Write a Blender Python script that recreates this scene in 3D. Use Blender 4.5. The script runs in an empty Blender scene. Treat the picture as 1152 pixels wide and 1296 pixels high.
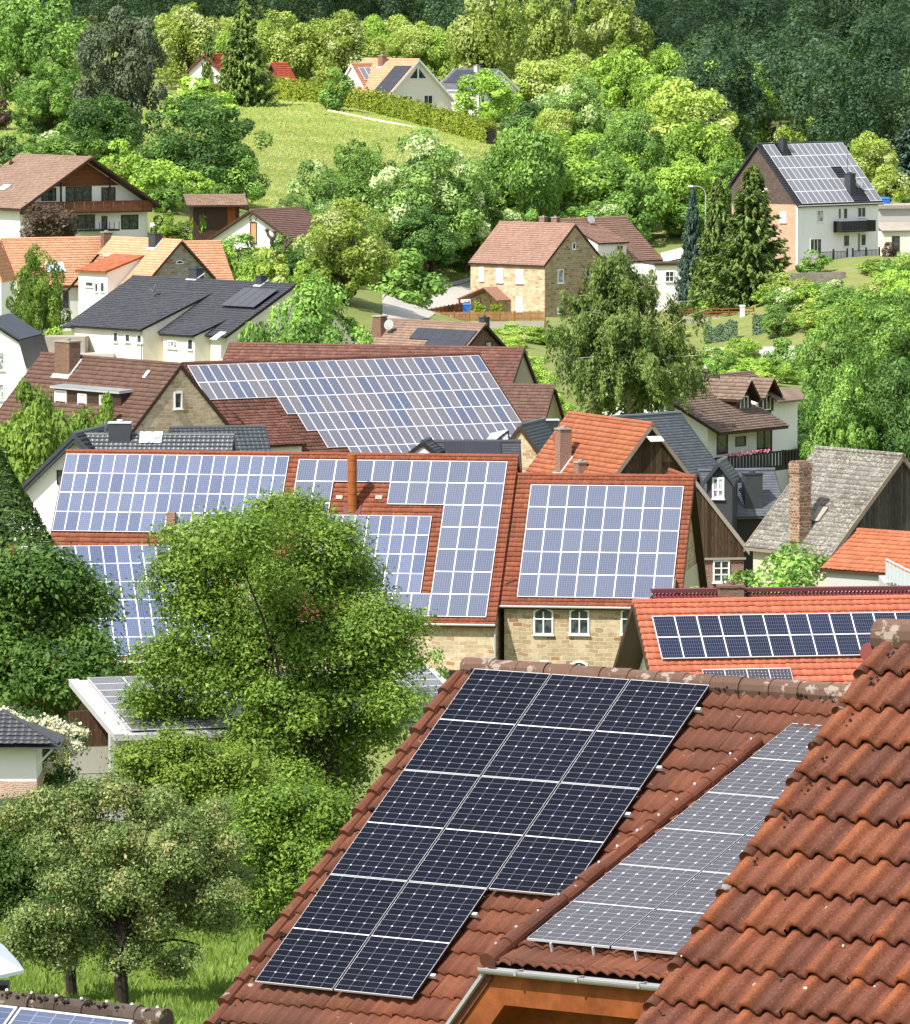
import bpy, math, random
import numpy as np

# ------------------------------------------------------------------ camera model (photo pixels 1152 x 1296)
FPX, HORIZ = 8500.0, -20.0
CX, CY = 576.0, 648.0
PITCH = math.atan((CY - HORIZ) / FPX)
CP, SP = math.cos(PITCH), math.sin(PITCH)
scene = bpy.context.scene
col = scene.collection
D2R = math.radians


def ray(px, py):
    dx = (px - CX) / FPX
    du = (CY - py) / FPX
    return np.array([dx, CP + du * SP, -SP + du * CP])


def at(px, py, Y):
    d = ray(px, py)
    return d * (Y / d[1])


# ------------------------------------------------------------------ terrain height
_ctl = []


def _c(px, py, Y):
    p = at(px, py, Y)
    _ctl.append((p[0], p[1], p[2]))


for x in (-60, 0, 60):
    _ctl += [(x, -40, -3), (x, 0, -4.5), (x, 42, -9.5), (x, 75, -15), (x, 140, -26), (x, 200, -34.5)]
for X in (-40, 0, 40):
    _ctl += [(X, 305, -39.6), (X, 390, -40.6), (X, 460, -40), (X, 540, -39.5)]
for a in ((150, 1280, 248), (0, 1280, 248), (300, 1275, 250), (0, 412, 690), (100, 410, 690), (230, 430, 640), (-60, 300, 777), (150, 303, 770), (280, 262, 800),
          (320, 337, 728), (400, 330, 735), (540, 401, 738), (590, 357, 815), (500, 411, 690), (594, 397, 767), (545, 367, 800), (500, 381, 772), (450, 393, 742), (570, 413, 705), (640, 398, 765), (740, 396, 775), (860, 397, 785), (900, 396, 762),
          (1010, 333, 772), (1100, 325, 777), (1160, 325, 780), (1000, 372, 745), (950, 416, 735), (950, 446, 715), (1080, 420, 715), (640, 450, 690), (760, 450, 690),
          (950, 470, 690), (1100, 480, 690), (330, 258, 830), (470, 218, 870), (600, 186, 905), (700, 225, 880), (300, 128, 965), (450, 142, 950), (0, 195, 860), (30, 165, 900),
          (-80, 130, 960), (560, 150, 975), (700, 190, 950), (850, 240, 880), (950, 225, 930), (1050, 225, 990), (1200, 225, 990), (200, 120, 1010), (420, 118, 1010), (600, 110, 1060), (800, 170, 1040),
          (0, 60, 1200), (300, 62, 1200), (600, 70, 1180), (900, 120, 1150), (1200, 130, 1150), (0, 0, 1400), (600, 0, 1400), (1200, 20, 1400),
          (0, -70, 1700), (600, -70, 1700), (1200, -70, 1700), (0, -150, 2100), (600, -150, 2100), (1200, -150, 2100)):
    _c(*a)
_ctl = np.array(_ctl)
_sc = np.array([1.6, 1.0])
_P = _ctl[:, :2] * _sc
_R = np.sqrt(((_P[:, None] - _P[None]) ** 2).sum(-1) + 20.0 ** 2)
_Wt = np.linalg.solve(_R - np.eye(len(_P)) * 1.0, _ctl[:, 2] + 30)


def tz(x, y):
    q = np.stack([np.asarray(x, float) * _sc[0], np.asarray(y, float) * _sc[1]], -1)
    r = np.sqrt(((q[..., None, :] - _P) ** 2).sum(-1) + 400.0)
    return r @ _Wt - 30


# ------------------------------------------------------------------ materials
def nn(nt, t, **kw):
    n = nt.nodes.new(t)
    for k, v in kw.items():
        if k.startswith('i_'):
            key = k[2:]
            key = int(key) if key.isdigit() else key.replace('_', ' ')
            n.inputs[key].default_value = v
        else:
            setattr(n, k, v)
    return n


def base_mat(name, rough=0.8, spec=0.3):
    m = bpy.data.materials.new(name)
    m.use_nodes = True
    nt = m.node_tree
    b = nt.nodes['Principled BSDF']
    b.inputs['Roughness'].default_value = rough
    b.inputs['Specular IOR Level'].default_value = spec
    return m, nt, b


def c4(c):
    return (c[0], c[1], c[2], 1.0)


def lk(nt, a, b):
    nt.links.new(a, b)


def mixc(nt, fac, a, b, mode='MIX'):
    n = nt.nodes.new('ShaderNodeMix')
    n.data_type = 'RGBA'
    n.blend_type = mode
    for sock, v in ((n.inputs[0], fac), (n.inputs[6], a), (n.inputs[7], b)):
        if hasattr(v, 'is_linked') or hasattr(v, 'node'):
            lk(nt, v, sock)
        elif isinstance(v, (int, float)):
            sock.default_value = v
        else:
            sock.default_value = c4(v)
    return n.outputs[2]


def noise(nt, scale, detail=4, vec=None, rough=0.55):
    n = nn(nt, 'ShaderNodeTexNoise')
    n.inputs['Scale'].default_value = scale
    n.inputs['Detail'].default_value = detail
    n.inputs['Roughness'].default_value = rough
    if vec is not None:
        lk(nt, vec, n.inputs['Vector'])
    return n.outputs['Fac']


def ramp(nt, fac, stops):
    r = nn(nt, 'ShaderNodeValToRGB')
    e = r.color_ramp.elements
    while len(e) < len(stops):
        e.new(0.5)
    for el, (p, c) in zip(e, stops):
        el.position = p
        el.color = c4(c) if len(c) == 3 else c
    lk(nt, fac, r.inputs['Fac'])
    return r.outputs['Color']


def thr(nt, fac, lo, hi):
    n = nn(nt, 'ShaderNodeMapRange')
    n.inputs['From Min'].default_value = lo
    n.inputs['From Max'].default_value = hi
    lk(nt, fac, n.inputs['Value'])
    return n.outputs['Result']


def bump(nt, b, h, strength=0.3, dist=0.02):
    n = nn(nt, 'ShaderNodeBump')
    n.inputs['Strength'].default_value = strength
    n.inputs['Distance'].default_value = dist
    lk(nt, h, n.inputs['Height'])
    lk(nt, n.outputs['Normal'], b.inputs['Normal'])


def objco(nt):
    return nn(nt, 'ShaderNodeTexCoord').outputs['Object']


def uvco(nt):
    return nn(nt, 'ShaderNodeTexCoord').outputs['UV']


def m_plain(name, c, rough=0.7, var=0.15, scale=1.5, spec=0.3, metal=0.0, fine=20):
    m, nt, b = base_mat(name, rough, spec)
    v = objco(nt)
    n1 = noise(nt, scale, 5, v)
    n2 = noise(nt, fine, 3, v)
    k = mixc(nt, n1, [x * (1 - var) for x in c], [min(1, x * (1 + var)) for x in c])
    k = mixc(nt, 0.25 * 1.0, k, mixc(nt, n2, [x * (1 - var) for x in c], [min(1, x * (1 + var)) for x in c]))
    lk(nt, k, b.inputs['Base Color'])
    b.inputs['Metallic'].default_value = metal
    bump(nt, b, n2, 0.15, 0.01)
    return m


def m_plaster(name, c, dirt=(0.35, 0.33, 0.28), amt=0.25):
    m, nt, b = base_mat(name, 0.9, 0.15)
    v = objco(nt)
    n1 = noise(nt, 0.6, 6, v)
    mp = nn(nt, 'ShaderNodeMapping')
    mp.inputs['Scale'].default_value = (2.5, 2.5, 0.25)
    lk(nt, v, mp.inputs['Vector'])
    n2 = noise(nt, 1.0, 5, mp.outputs['Vector'])
    f = nn(nt, 'ShaderNodeMath', operation='MULTIPLY')
    lk(nt, thr(nt, n1, 0.45, 0.8), f.inputs[0])
    lk(nt, thr(nt, n2, 0.45, 0.75), f.inputs[1])
    g = nn(nt, 'ShaderNodeMath', operation='MULTIPLY')
    lk(nt, f.outputs[0], g.inputs[0])
    g.inputs[1].default_value = amt
    k = mixc(nt, g.outputs[0], c, dirt)
    lk(nt, k, b.inputs['Base Color'])
    bump(nt, b, noise(nt, 12, 4, v), 0.2, 0.01)
    return m


def m_tile(name, c1, c2, c3, dirt=(0.06, 0.05, 0.045), dirt_amt=0.5, lichen=None, lich_amt=0.62, rough=0.75, spec=0.3, fine=30, crest=None, specks=0.0):
    """clay tiles: one random tint per tile (UV holds tile numbers), weather stains in object space"""
    m, nt, b = base_mat(name, rough, spec)
    uv = uvco(nt)
    fl = nn(nt, 'ShaderNodeVectorMath', operation='FLOOR')
    lk(nt, uv, fl.inputs[0])
    wn = nn(nt, 'ShaderNodeTexWhiteNoise', noise_dimensions='2D')
    lk(nt, fl.outputs[0], wn.inputs['Vector'])
    k = ramp(nt, wn.outputs['Value'], [(0.0, c1), (0.55, c2), (1.0, c3)])
    v = objco(nt)
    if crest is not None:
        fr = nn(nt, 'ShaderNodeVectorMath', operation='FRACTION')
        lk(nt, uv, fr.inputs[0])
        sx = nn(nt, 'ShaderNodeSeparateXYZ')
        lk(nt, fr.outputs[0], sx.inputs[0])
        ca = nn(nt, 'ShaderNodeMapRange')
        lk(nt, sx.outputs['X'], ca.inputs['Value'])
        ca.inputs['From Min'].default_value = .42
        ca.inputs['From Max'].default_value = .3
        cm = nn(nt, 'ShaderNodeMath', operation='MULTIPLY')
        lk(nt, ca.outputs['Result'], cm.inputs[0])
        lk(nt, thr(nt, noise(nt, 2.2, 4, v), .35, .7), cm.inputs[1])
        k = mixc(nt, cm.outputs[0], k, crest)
    n1 = noise(nt, 0.35, 6, v, 0.65)
    n2 = noise(nt, fine, 5, v)
    f = nn(nt, 'ShaderNodeMath', operation='MULTIPLY')
    lk(nt, thr(nt, n1, 0.42, 0.75), f.inputs[0])
    f.inputs[1].default_value = dirt_amt
    k = mixc(nt, f.outputs[0], k, dirt)
    f2 = nn(nt, 'ShaderNodeMath', operation='MULTIPLY')
    lk(nt, thr(nt, n2, 0.35, 0.7), f2.inputs[0])
    f2.inputs[1].default_value = 0.35
    k = mixc(nt, f2.outputs[0], k, [x * 0.55 for x in c1])
    if specks:
        n5 = noise(nt, 85, 2, v, .6)
        f5 = nn(nt, 'ShaderNodeMath', operation='MULTIPLY')
        lk(nt, thr(nt, n5, .56, .66), f5.inputs[0])
        f5.inputs[1].default_value = specks
        k = mixc(nt, f5.outputs[0], k, [x * .3 for x in c1])
        n6 = noise(nt, 60, 2, v, .6)
        f6 = nn(nt, 'ShaderNodeMath', operation='MULTIPLY')
        lk(nt, thr(nt, n6, .6, .68), f6.inputs[0])
        f6.inputs[1].default_value = specks * .5
        k = mixc(nt, f6.outputs[0], k, [min(1, x * 1.9 + .03) for x in c3])
    if lichen is not None:
        n3 = noise(nt, 7, 4, v, 0.6)
        n4 = noise(nt, 1.1, 3, v)
        f3 = nn(nt, 'ShaderNodeMath', operation='ADD')
        lk(nt, n3, f3.inputs[0])
        g3 = nn(nt, 'ShaderNodeMath', operation='MULTIPLY')
        lk(nt, n4, g3.inputs[0])
        g3.inputs[1].default_value = 0.35
        lk(nt, g3.outputs[0], f3.inputs[1])
        k = mixc(nt, thr(nt, f3.outputs[0], lich_amt + 0.2, lich_amt + 0.24), k, lichen)
    lk(nt, k, b.inputs['Base Color'])
    bump(nt, b, n2, 0.3, 0.006)
    return m


def m_stone(name, c1, c2, c3, mortar, bw=0.55, bh=0.24, rust=(0.3, 0.12, 0.04)):
    m, nt, b = base_mat(name, 0.92, 0.15)
    uv = uvco(nt)
    # wobble the courses
    nz = nn(nt, 'ShaderNodeTexNoise')
    nz.inputs['Scale'].default_value = 1.3
    lk(nt, uv, nz.inputs['Vector'])
    off = nn(nt, 'ShaderNodeVectorMath', operation='SCALE')
    lk(nt, nz.outputs['Color'], off.inputs[0])
    off.inputs['Scale'].default_value = 0.34
    ad = nn(nt, 'ShaderNodeVectorMath', operation='ADD')
    lk(nt, uv, ad.inputs[0])
    lk(nt, off.outputs[0], ad.inputs[1])
    br = nn(nt, 'ShaderNodeTexBrick')
    lk(nt, ad.outputs[0], br.inputs['Vector'])
    br.inputs['Scale'].default_value = 1.0
    br.inputs['Brick Width'].default_value = bw
    br.inputs['Row Height'].default_value = bh
    br.inputs['Mortar Size'].default_value = 0.014
    br.inputs['Bias'].default_value = 0.0
    br.inputs['Color1'].default_value = (0, 0, 0, 1)
    br.inputs['Color2'].default_value = (1, 1, 1, 1)
    br.inputs['Mortar'].default_value = (0.5, 0.5, 0.5, 1)
    br.offset = 0.45
    k = ramp(nt, br.outputs['Color'], [(0.0, c1), (0.35, c2), (0.6, c3), (0.86, c2), (0.95, rust)])
    n1 = noise(nt, 1.1, 6, uv, 0.7)
    k = mixc(nt, thr(nt, n1, 0.4, 0.75), k, [x * 0.55 for x in c2])
    n2 = noise(nt, 9, 4, uv)
    k = mixc(nt, 0.5, k, mixc(nt, n2, k, [x * 0.6 for x in c1]))
    k = mixc(nt, br.outputs['Fac'], k, mortar)
    lk(nt, k, b.inputs['Base Color'])
    h = nn(nt, 'ShaderNodeMath', operation='SUBTRACT')
    lk(nt, n2, h.inputs[0])
    lk(nt, br.outputs['Fac'], h.inputs[1])
    bump(nt, b, h.outputs[0], 0.6, 0.03)
    return m


def m_planks(name, c1, c2, w=0.16, horizontal=False, dark=(0.02, 0.015, 0.01)):
    m, nt, b = base_mat(name, 0.85, 0.2)
    uv = uvco(nt)
    sx = nn(nt, 'ShaderNodeSeparateXYZ')
    lk(nt, uv, sx.inputs[0])
    ax, ay = (sx.outputs['Y'], sx.outputs['X']) if horizontal else (sx.outputs['X'], sx.outputs['Y'])
    d = nn(nt, 'ShaderNodeMath', operation='DIVIDE')
    lk(nt, ax, d.inputs[0])
    d.inputs[1].default_value = w
    fl = nn(nt, 'ShaderNodeMath', operation='FLOOR')
    lk(nt, d.outputs[0], fl.inputs[0])
    fr = nn(nt, 'ShaderNodeMath', operation='FRACT')
    lk(nt, d.outputs[0], fr.inputs[0])
    wn = nn(nt, 'ShaderNodeTexWhiteNoise', noise_dimensions='1D')
    lk(nt, fl.outputs[0], wn.inputs['W'])
    k = mixc(nt, wn.outputs['Value'], c1, c2)
    cm = nn(nt, 'ShaderNodeCombineXYZ')
    lk(nt, d.outputs[0], cm.inputs['X'])
    s = nn(nt, 'ShaderNodeMath', operation='MULTIPLY')
    lk(nt, ay, s.inputs[0])
    s.inputs[1].default_value = 0.6
    lk(nt, s.outputs[0], cm.inputs['Y'])
    n1 = noise(nt, 3.0, 6, cm.outputs[0], 0.7)
    k = mixc(nt, thr(nt, n1, 0.35, 0.75), k, [x * 0.35 for x in c1])
    gap = nn(nt, 'ShaderNodeMath', operation='LESS_THAN')
    lk(nt, fr.outputs[0], gap.inputs[0])
    gap.inputs[1].default_value = 0.09
    k = mixc(nt, gap.outputs[0], k, dark)
    lk(nt, k, b.inputs['Base Color'])
    h = nn(nt, 'ShaderNodeMath', operation='SUBTRACT')
    lk(nt, n1, h.inputs[0])
    lk(nt, gap.outputs[0], h.inputs[1])
    bump(nt, b, h.outputs[0], 0.5, 0.02)
    return m


def m_leaf(name, dark, mid, light, trans=0.3, pale=None, pale_at=0.86):
    """uv.x = random per leaf, uv.y = random per leaf clump"""
    m = bpy.data.materials.new(name)
    m.use_nodes = True
    nt = m.node_tree
    nt.nodes.clear()
    out = nn(nt, 'ShaderNodeOutputMaterial')
    uv = uvco(nt)
    sx = nn(nt, 'ShaderNodeSeparateXYZ')
    lk(nt, uv, sx.inputs[0])
    a = ramp(nt, sx.outputs['X'], [(0.0, dark), (0.5, mid), (1.0, light)])
    stops = [(0.0, dark), (0.45, mid), (0.8, light)]
    if pale is not None:
        stops = [(0.0, dark), (0.4, mid), (pale_at - 0.06, light), (pale_at, pale)]
    b2 = ramp(nt, sx.outputs['Y'], stops)
    k = mixc(nt, 0.55, a, b2)
    oi = nn(nt, 'ShaderNodeObjectInfo')
    hs = nn(nt, 'ShaderNodeHueSaturation')
    mr = nn(nt, 'ShaderNodeMapRange')
    lk(nt, oi.outputs['Random'], mr.inputs['Value'])
    mr.inputs['To Min'].default_value = 0.8
    mr.inputs['To Max'].default_value = 1.2
    lk(nt, mr.outputs['Result'], hs.inputs['Value'])
    lk(nt, k, hs.inputs['Color'])
    df = nn(nt, 'ShaderNodeBsdfPrincipled')
    df.inputs['Roughness'].default_value = 0.55
    df.inputs['Specular IOR Level'].default_value = 0.25
    lk(nt, hs.outputs['Color'], df.inputs['Base Color'])
    tr = nn(nt, 'ShaderNodeBsdfTranslucent')
    lk(nt, mixc(nt, 0.5, hs.outputs['Color'], (0.25, 0.4, 0.03), 'MIX'), tr.inputs['Color'])
    mx = nn(nt, 'ShaderNodeMixShader')
    mx.inputs[0].default_value = trans
    lk(nt, df.outputs[0], mx.inputs[1])
    lk(nt, tr.outputs[0], mx.inputs[2])
    lk(nt, mx.outputs[0], out.inputs['Surface'])
    return m


def m_cells(name, base, base2, line, nx, ny, lw=0.05, lw2=None, dots=0.0, rough=0.2, spec=0.5, mid=None, w=1.0, l=1.7, linec2=None, jit=0.3):
    """photovoltaic cells: grid in the panel's own object space; a random tint per panel"""
    m, nt, b = base_mat(name, rough, spec)
    v = objco(nt)
    s = nn(nt, 'ShaderNodeSeparateXYZ')
    lk(nt, v, s.inputs[0])

    def grid(o, size, n, width):
        d = nn(nt, 'ShaderNodeMath', operation='MULTIPLY')
        lk(nt, o, d.inputs[0])
        d.inputs[1].default_value = n / size
        f = nn(nt, 'ShaderNodeMath', operation='FRACT')
        lk(nt, d.outputs[0], f.inputs[0])
        p = nn(nt, 'ShaderNodeMath', operation='SUBTRACT')
        lk(nt, f.outputs[0], p.inputs[0])
        p.inputs[1].default_value = 0.5
        q = nn(nt, 'ShaderNodeMath', operation='ABSOLUTE')
        lk(nt, p.outputs[0], q.inputs[0])
        return q.outputs[0]          # 0.5 on the line

    gx = grid(s.outputs['X'], w, nx, lw)
    gy = grid(s.outputs['Y'], l, ny, lw)

    def on(g, width):
        c = nn(nt, 'ShaderNodeMath', operation='GREATER_THAN')
        lk(nt, g, c.inputs[0])
        c.inputs[1].default_value = 0.5 - width
        return c.outputs[0]
    mx = nn(nt, 'ShaderNodeMath', operation='MAXIMUM')
    lk(nt, on(gx, lw), mx.inputs[0])
    lk(nt, on(gy, lw2 or lw), mx.inputs[1])
    oi = nn(nt, 'ShaderNodeObjectInfo')
    fl = nn(nt, 'ShaderNodeVectorMath', operation='MULTIPLY')
    lk(nt, v, fl.inputs[0])
    fl.inputs[1].default_value = (nx / w, ny / l, 0)
    fl2 = nn(nt, 'ShaderNodeVectorMath', operation='FLOOR')
    lk(nt, fl.outputs[0], fl2.inputs[0])
    wn = nn(nt, 'ShaderNodeTexWhiteNoise', noise_dimensions='4D')
    lk(nt, fl2.outputs[0], wn.inputs['Vector'])
    lk(nt, oi.outputs['Random'], wn.inputs['W'])
    fr = nn(nt, 'ShaderNodeMath', operation='MULTIPLY_ADD')
    lk(nt, wn.outputs['Value'], fr.inputs[0])
    fr.inputs[1].default_value = jit
    lk(nt, oi.outputs['Random'], fr.inputs[2])
    k = mixc(nt, thr(nt, fr.outputs[0], 0.0, 1.0 + jit), base, base2)
    k = mixc(nt, mx.outputs[0], k, line)
    if dots:
        ad = nn(nt, 'ShaderNodeMath', operation='ADD')
        lk(nt, gx, ad.inputs[0])
        g2 = grid(s.outputs['Y'], l, ny / 2, lw)
        h = nn(nt, 'ShaderNodeMath', operation='MULTIPLY')
        lk(nt, g2, h.inputs[0])
        h.inputs[1].default_value = 1.0
        lk(nt, h.outputs[0], ad.inputs[1])
        c = nn(nt, 'ShaderNodeMath', operation='GREATER_THAN')
        lk(nt, ad.outputs[0], c.inputs[0])
        c.inputs[1].default_value = 1.0 - dots
        k = mixc(nt, c.outputs[0], k, linec2 or (0.8, 0.8, 0.85))
    if mid is not None:
        dm = nn(nt, 'ShaderNodeMath', operation='SUBTRACT')
        lk(nt, s.outputs['Y' if mid[0] == 'y' else 'X'], dm.inputs[0])
        dm.inputs[1].default_value = mid[1]
        da = nn(nt, 'ShaderNodeMath', operation='ABSOLUTE')
        lk(nt, dm.outputs[0], da.inputs[0])
        dl = nn(nt, 'ShaderNodeMath', operation='LESS_THAN')
        lk(nt, da.outputs[0], dl.inputs[0])
        dl.inputs[1].default_value = mid[2]
        k = mixc(nt, dl.outputs[0], k, (0.75, 0.75, 0.8))
    lk(nt, k, b.inputs['Base Color'])
    return m


def m_glass(name, c=(0.015, 0.02, 0.025), rough=0.05):
    m, nt, b = base_mat(name, rough, 0.6)
    n = noise(nt, 2.5, 2, objco(nt))
    lk(nt, mixc(nt, thr(nt, n, 0.4, 0.62), c, [x * 3.2 + 0.02 for x in c]), b.inputs['Base Color'])
    return m


M = {}


def make_materials():
    M['white'] = m_plaster('white_plaster', (0.80, 0.79, 0.76), amt=0.3)
    M['cream'] = m_plaster('cream_plaster', (0.78, 0.73, 0.62), amt=0.35)
    M['oldplaster'] = m_plaster('old_plaster', (0.5, 0.44, 0.34), amt=0.8)
    M['greywall'] = m_plaster('grey_render', (0.42, 0.41, 0.40), amt=0.5)
    M['whitefade'] = m_plaster('pale_grey_plaster', (0.82, 0.8, 0.82), amt=0.3)
    M['stone'] = m_stone('sandstone', (0.36, 0.26, 0.155), (0.50, 0.39, 0.25), (0.6, 0.5, 0.35), (0.55, 0.48, 0.37))
    M['stonepale'] = m_stone('pale_sandstone', (0.48, 0.36, 0.22), (0.60, 0.48, 0.31), (0.7, 0.6, 0.44), (0.6, 0.53, 0.42), rust=(0.4, 0.2, 0.09))
    M['stonegrey'] = m_stone('grey_masonry', (0.25, 0.22, 0.19), (0.33, 0.29, 0.25), (0.42, 0.38, 0.33), (0.4, 0.37, 0.33))
    M['brick'] = m_stone('red_brick', (0.22, 0.075, 0.05), (0.28, 0.10, 0.06), (0.34, 0.13, 0.08), (0.36, 0.3, 0.25), 0.25, 0.08, rust=(0.16, 0.05, 0.04))
    M['brickpale'] = m_stone('pale_brick', (0.42, 0.24, 0.17), (0.50, 0.31, 0.22), (0.58, 0.40, 0.3), (0.55, 0.46, 0.4), 0.25, 0.08, rust=(0.3, 0.14, 0.1))
    M['brickbrown'] = m_stone('brown_brick', (0.17, 0.085, 0.055), (0.22, 0.115, 0.075), (0.27, 0.15, 0.1), (0.2, 0.15, 0.12), 0.25, 0.08, rust=(0.13, 0.06, 0.04))
    M['shingle'] = m_stone('brown_shingle', (0.115, 0.085, 0.07), (0.14, 0.105, 0.09), (0.16, 0.125, 0.105), (0.07, 0.055, 0.05), 0.4, 0.2, rust=(0.1, 0.08, 0.07))
    M['peach'] = m_stone('peach_clinker', (0.58, 0.33, 0.20), (0.64, 0.39, 0.25), (0.7, 0.46, 0.31), (0.6, 0.45, 0.36), 0.25, 0.08, rust=(0.5, 0.27, 0.16))
    M['wooddark'] = m_planks('weathered_boards', (0.055, 0.032, 0.018), (0.13, 0.085, 0.05), .2)
    M['woodgrey'] = m_planks('grey_boards', (0.065, 0.057, 0.052), (0.14, 0.125, 0.115), 0.2)
    M['woodred'] = m_planks('red_brown_boards', (0.20, 0.07, 0.03), (0.27, 0.11, 0.05), 0.14, True)
    M['woodorange'] = m_planks('orange_stained_boards', (0.33, 0.095, 0.028), (0.36, 0.11, 0.032), 1.3, False, (0.25, 0.07, 0.02))
    M['woodfence'] = m_planks('fence_wood', (0.33, 0.16, 0.07), (0.45, 0.25, 0.12), 0.12)
    M['blackwood'] = m_plain('black_stained_wood', (0.018, 0.016, 0.015), 0.6)
    M['brownwood'] = m_plain('dark_brown_wood', (0.05, 0.026, 0.016), 0.6)
    M['t_red'] = m_tile('red_clay_tiles', (0.1860, 0.0465, 0.0198), (0.2294, 0.0620, 0.0279), (0.2666, 0.0837, 0.0372), dirt_amt=0.35)
    M['t_orange'] = m_tile('orange_clay_tiles', (0.3096, 0.0936, 0.0418), (0.3528, 0.1152, 0.0540), (0.3888, 0.1440, 0.0720), dirt=(0.25, 0.09, 0.05), dirt_amt=0.4)
    M['t_salmon'] = m_tile('salmon_tiles', (0.58, 0.28, 0.155), (0.63, 0.33, 0.195), (0.67, 0.38, 0.24), dirt=(0.42, 0.23, 0.15), dirt_amt=0.3)
    M['t_brick'] = m_tile('bright_red_tiles', (0.40, 0.108, 0.06), (0.45, 0.13, 0.072), (0.49, 0.158, 0.092), dirt=(0.3, 0.1, 0.06), dirt_amt=0.35)
    M['t_brown'] = m_tile('brown_concrete_tiles', (0.105, 0.055, 0.04), (0.13, 0.07, 0.052), (0.155, 0.09, 0.068), dirt_amt=0.3)
    M['t_maroon'] = m_tile('maroon_tiles', (0.1170, 0.0450, 0.0324), (0.1530, 0.0612, 0.0450), (0.1980, 0.0900, 0.0675), dirt_amt=0.4)
    M['t_taupe'] = m_tile('faded_brown_tiles', (0.2112, 0.1364, 0.1012), (0.2552, 0.1672, 0.1232), (0.2992, 0.2068, 0.1584), dirt=(0.12, 0.08, 0.06), dirt_amt=0.4)
    M['t_pink'] = m_tile('faded_red_tiles', (0.2720, 0.1573, 0.1190), (0.3145, 0.1870, 0.1403), (0.3570, 0.2210, 0.1700), dirt=(0.2, 0.12, 0.09), dirt_amt=0.4)
    M['t_black'] = m_tile('anthracite_tiles', (0.026, 0.028, 0.036), (0.034, 0.036, 0.046), (0.043, 0.046, 0.057), dirt=(0.06, 0.06, 0.065), dirt_amt=0.3, rough=0.5, spec=0.5)
    M['t_glazed'] = m_tile('glazed_slate_blue_tiles', (0.045, 0.055, 0.065), (0.058, 0.07, 0.08), (0.072, 0.085, 0.097), dirt=(0.04, 0.05, 0.055), dirt_amt=0.3, rough=0.4, spec=0.6)
    M['t_slate'] = m_tile('slate_shingles', (0.095, 0.105, 0.125), (0.115, 0.128, 0.15), (0.14, 0.152, 0.175), dirt=(0.075, 0.08, 0.09), dirt_amt=0.4, rough=0.55, spec=0.4)
    M['t_eternit'] = m_tile('grey_fibre_cement', (0.1615, 0.1487, 0.1318), (0.1913, 0.1742, 0.1573), (0.2210, 0.2040, 0.1827), dirt=(0.075, 0.062, 0.05), dirt_amt=0.9, rough=0.9, fine=9, lichen=(0.3, 0.28, 0.25), lich_amt=0.5)
    M['t_near'] = m_tile('weathered_red_pantiles', (0.155, 0.05, 0.026), (0.2, 0.063, 0.031), (0.25, 0.083, 0.04), dirt=(0.07, 0.04, 0.03), dirt_amt=0.7, lichen=(0.42, 0.38, 0.33), lich_amt=0.66, specks=.4)
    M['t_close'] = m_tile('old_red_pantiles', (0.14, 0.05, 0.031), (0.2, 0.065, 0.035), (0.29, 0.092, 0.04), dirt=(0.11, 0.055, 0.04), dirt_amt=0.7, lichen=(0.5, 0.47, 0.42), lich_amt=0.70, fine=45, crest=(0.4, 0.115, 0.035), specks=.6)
    M['t_ridge'] = m_tile('lichen_ridge_tiles', (0.16, 0.09, 0.06), (0.2, 0.11, 0.075), (0.25, 0.15, 0.1), dirt=(0.05, 0.03, 0.025), dirt_amt=0.7, lichen=(0.33, 0.26, 0.22), lich_amt=0.56)
    M['t_mossridge'] = m_tile('mossy_grey_ridge_tiles', (0.09, 0.065, 0.05), (0.12, 0.085, 0.065), (0.15, 0.11, 0.085), dirt=(0.03, 0.022, 0.015), dirt_amt=0.9, lichen=(0.3, 0.26, 0.2), lich_amt=0.62)
    M['moss'] = m_plain('dark_moss', (0.035, 0.025, 0.018), 1.0, 0.6, 20)
    M['alu'] = m_plain('aluminium_frame', (0.62, 0.62, 0.65), 0.4, 0.05, spec=0.5)
    M['blackalu'] = m_plain('dark_frame', (0.03, 0.03, 0.04), 0.4, 0.1)
    M['zinc'] = m_plain('zinc_sheet', (0.38, 0.375, 0.39), 0.5, 0.2, spec=0.5)
    M['leadblack'] = m_plain('dark_slate_cladding', (0.045, 0.05, 0.058), 0.5, 0.3)
    M['metalred'] = m_plain('dark_red_sheet_metal', (0.12, 0.028, 0.034), 0.5, 0.2)
    M['rust'] = m_plain('rusty_steel', (0.27, 0.085, 0.022), 0.85, 0.45, 2.5)
    M['whitepaint'] = m_plain('white_window_frame', (0.8, 0.8, 0.8), 0.5, 0.04)
    M['brownframe'] = m_plain('brown_window_frame', (0.06, 0.035, 0.025), 0.5, 0.1)
    M['shutter'] = m_plain('lowered_white_blind', (0.78, 0.77, 0.74), 0.6, 0.04)
    M['glass'] = m_glass('window_glass')
    M['glasspale'] = m_glass('curtained_glass', (0.16, 0.17, 0.18), 0.1)
    M['skylight'] = m_glass('skylight_glass', (0.22, 0.26, 0.31), 0.15)
    M['soil'] = m_plain('bare_soil', (0.16, 0.11, 0.07), 1.0, 0.4, 1.0)
    M['asphalt'] = m_plain('pale_old_asphalt', (0.38, 0.355, 0.32), 0.95, 0.12, 0.5)
    M['concrete'] = m_plain('weathered_concrete', (0.30, 0.27, 0.23), 0.95, 0.35, 0.7)
    M['bark'] = m_plain('bark', (0.085, 0.062, 0.045), 1.0, 0.5, 4)
    M['barkdark'] = m_plain('dark_bark', (0.035, 0.028, 0.02), 1.0, 0.5, 4)
    M['barkbirch'] = m_plain('birch_bark', (0.42, 0.37, 0.31), 0.9, 0.5, 3)
    M['blue'] = m_plain('blue_plastic', (0.02, 0.13, 0.5), 0.5)
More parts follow.
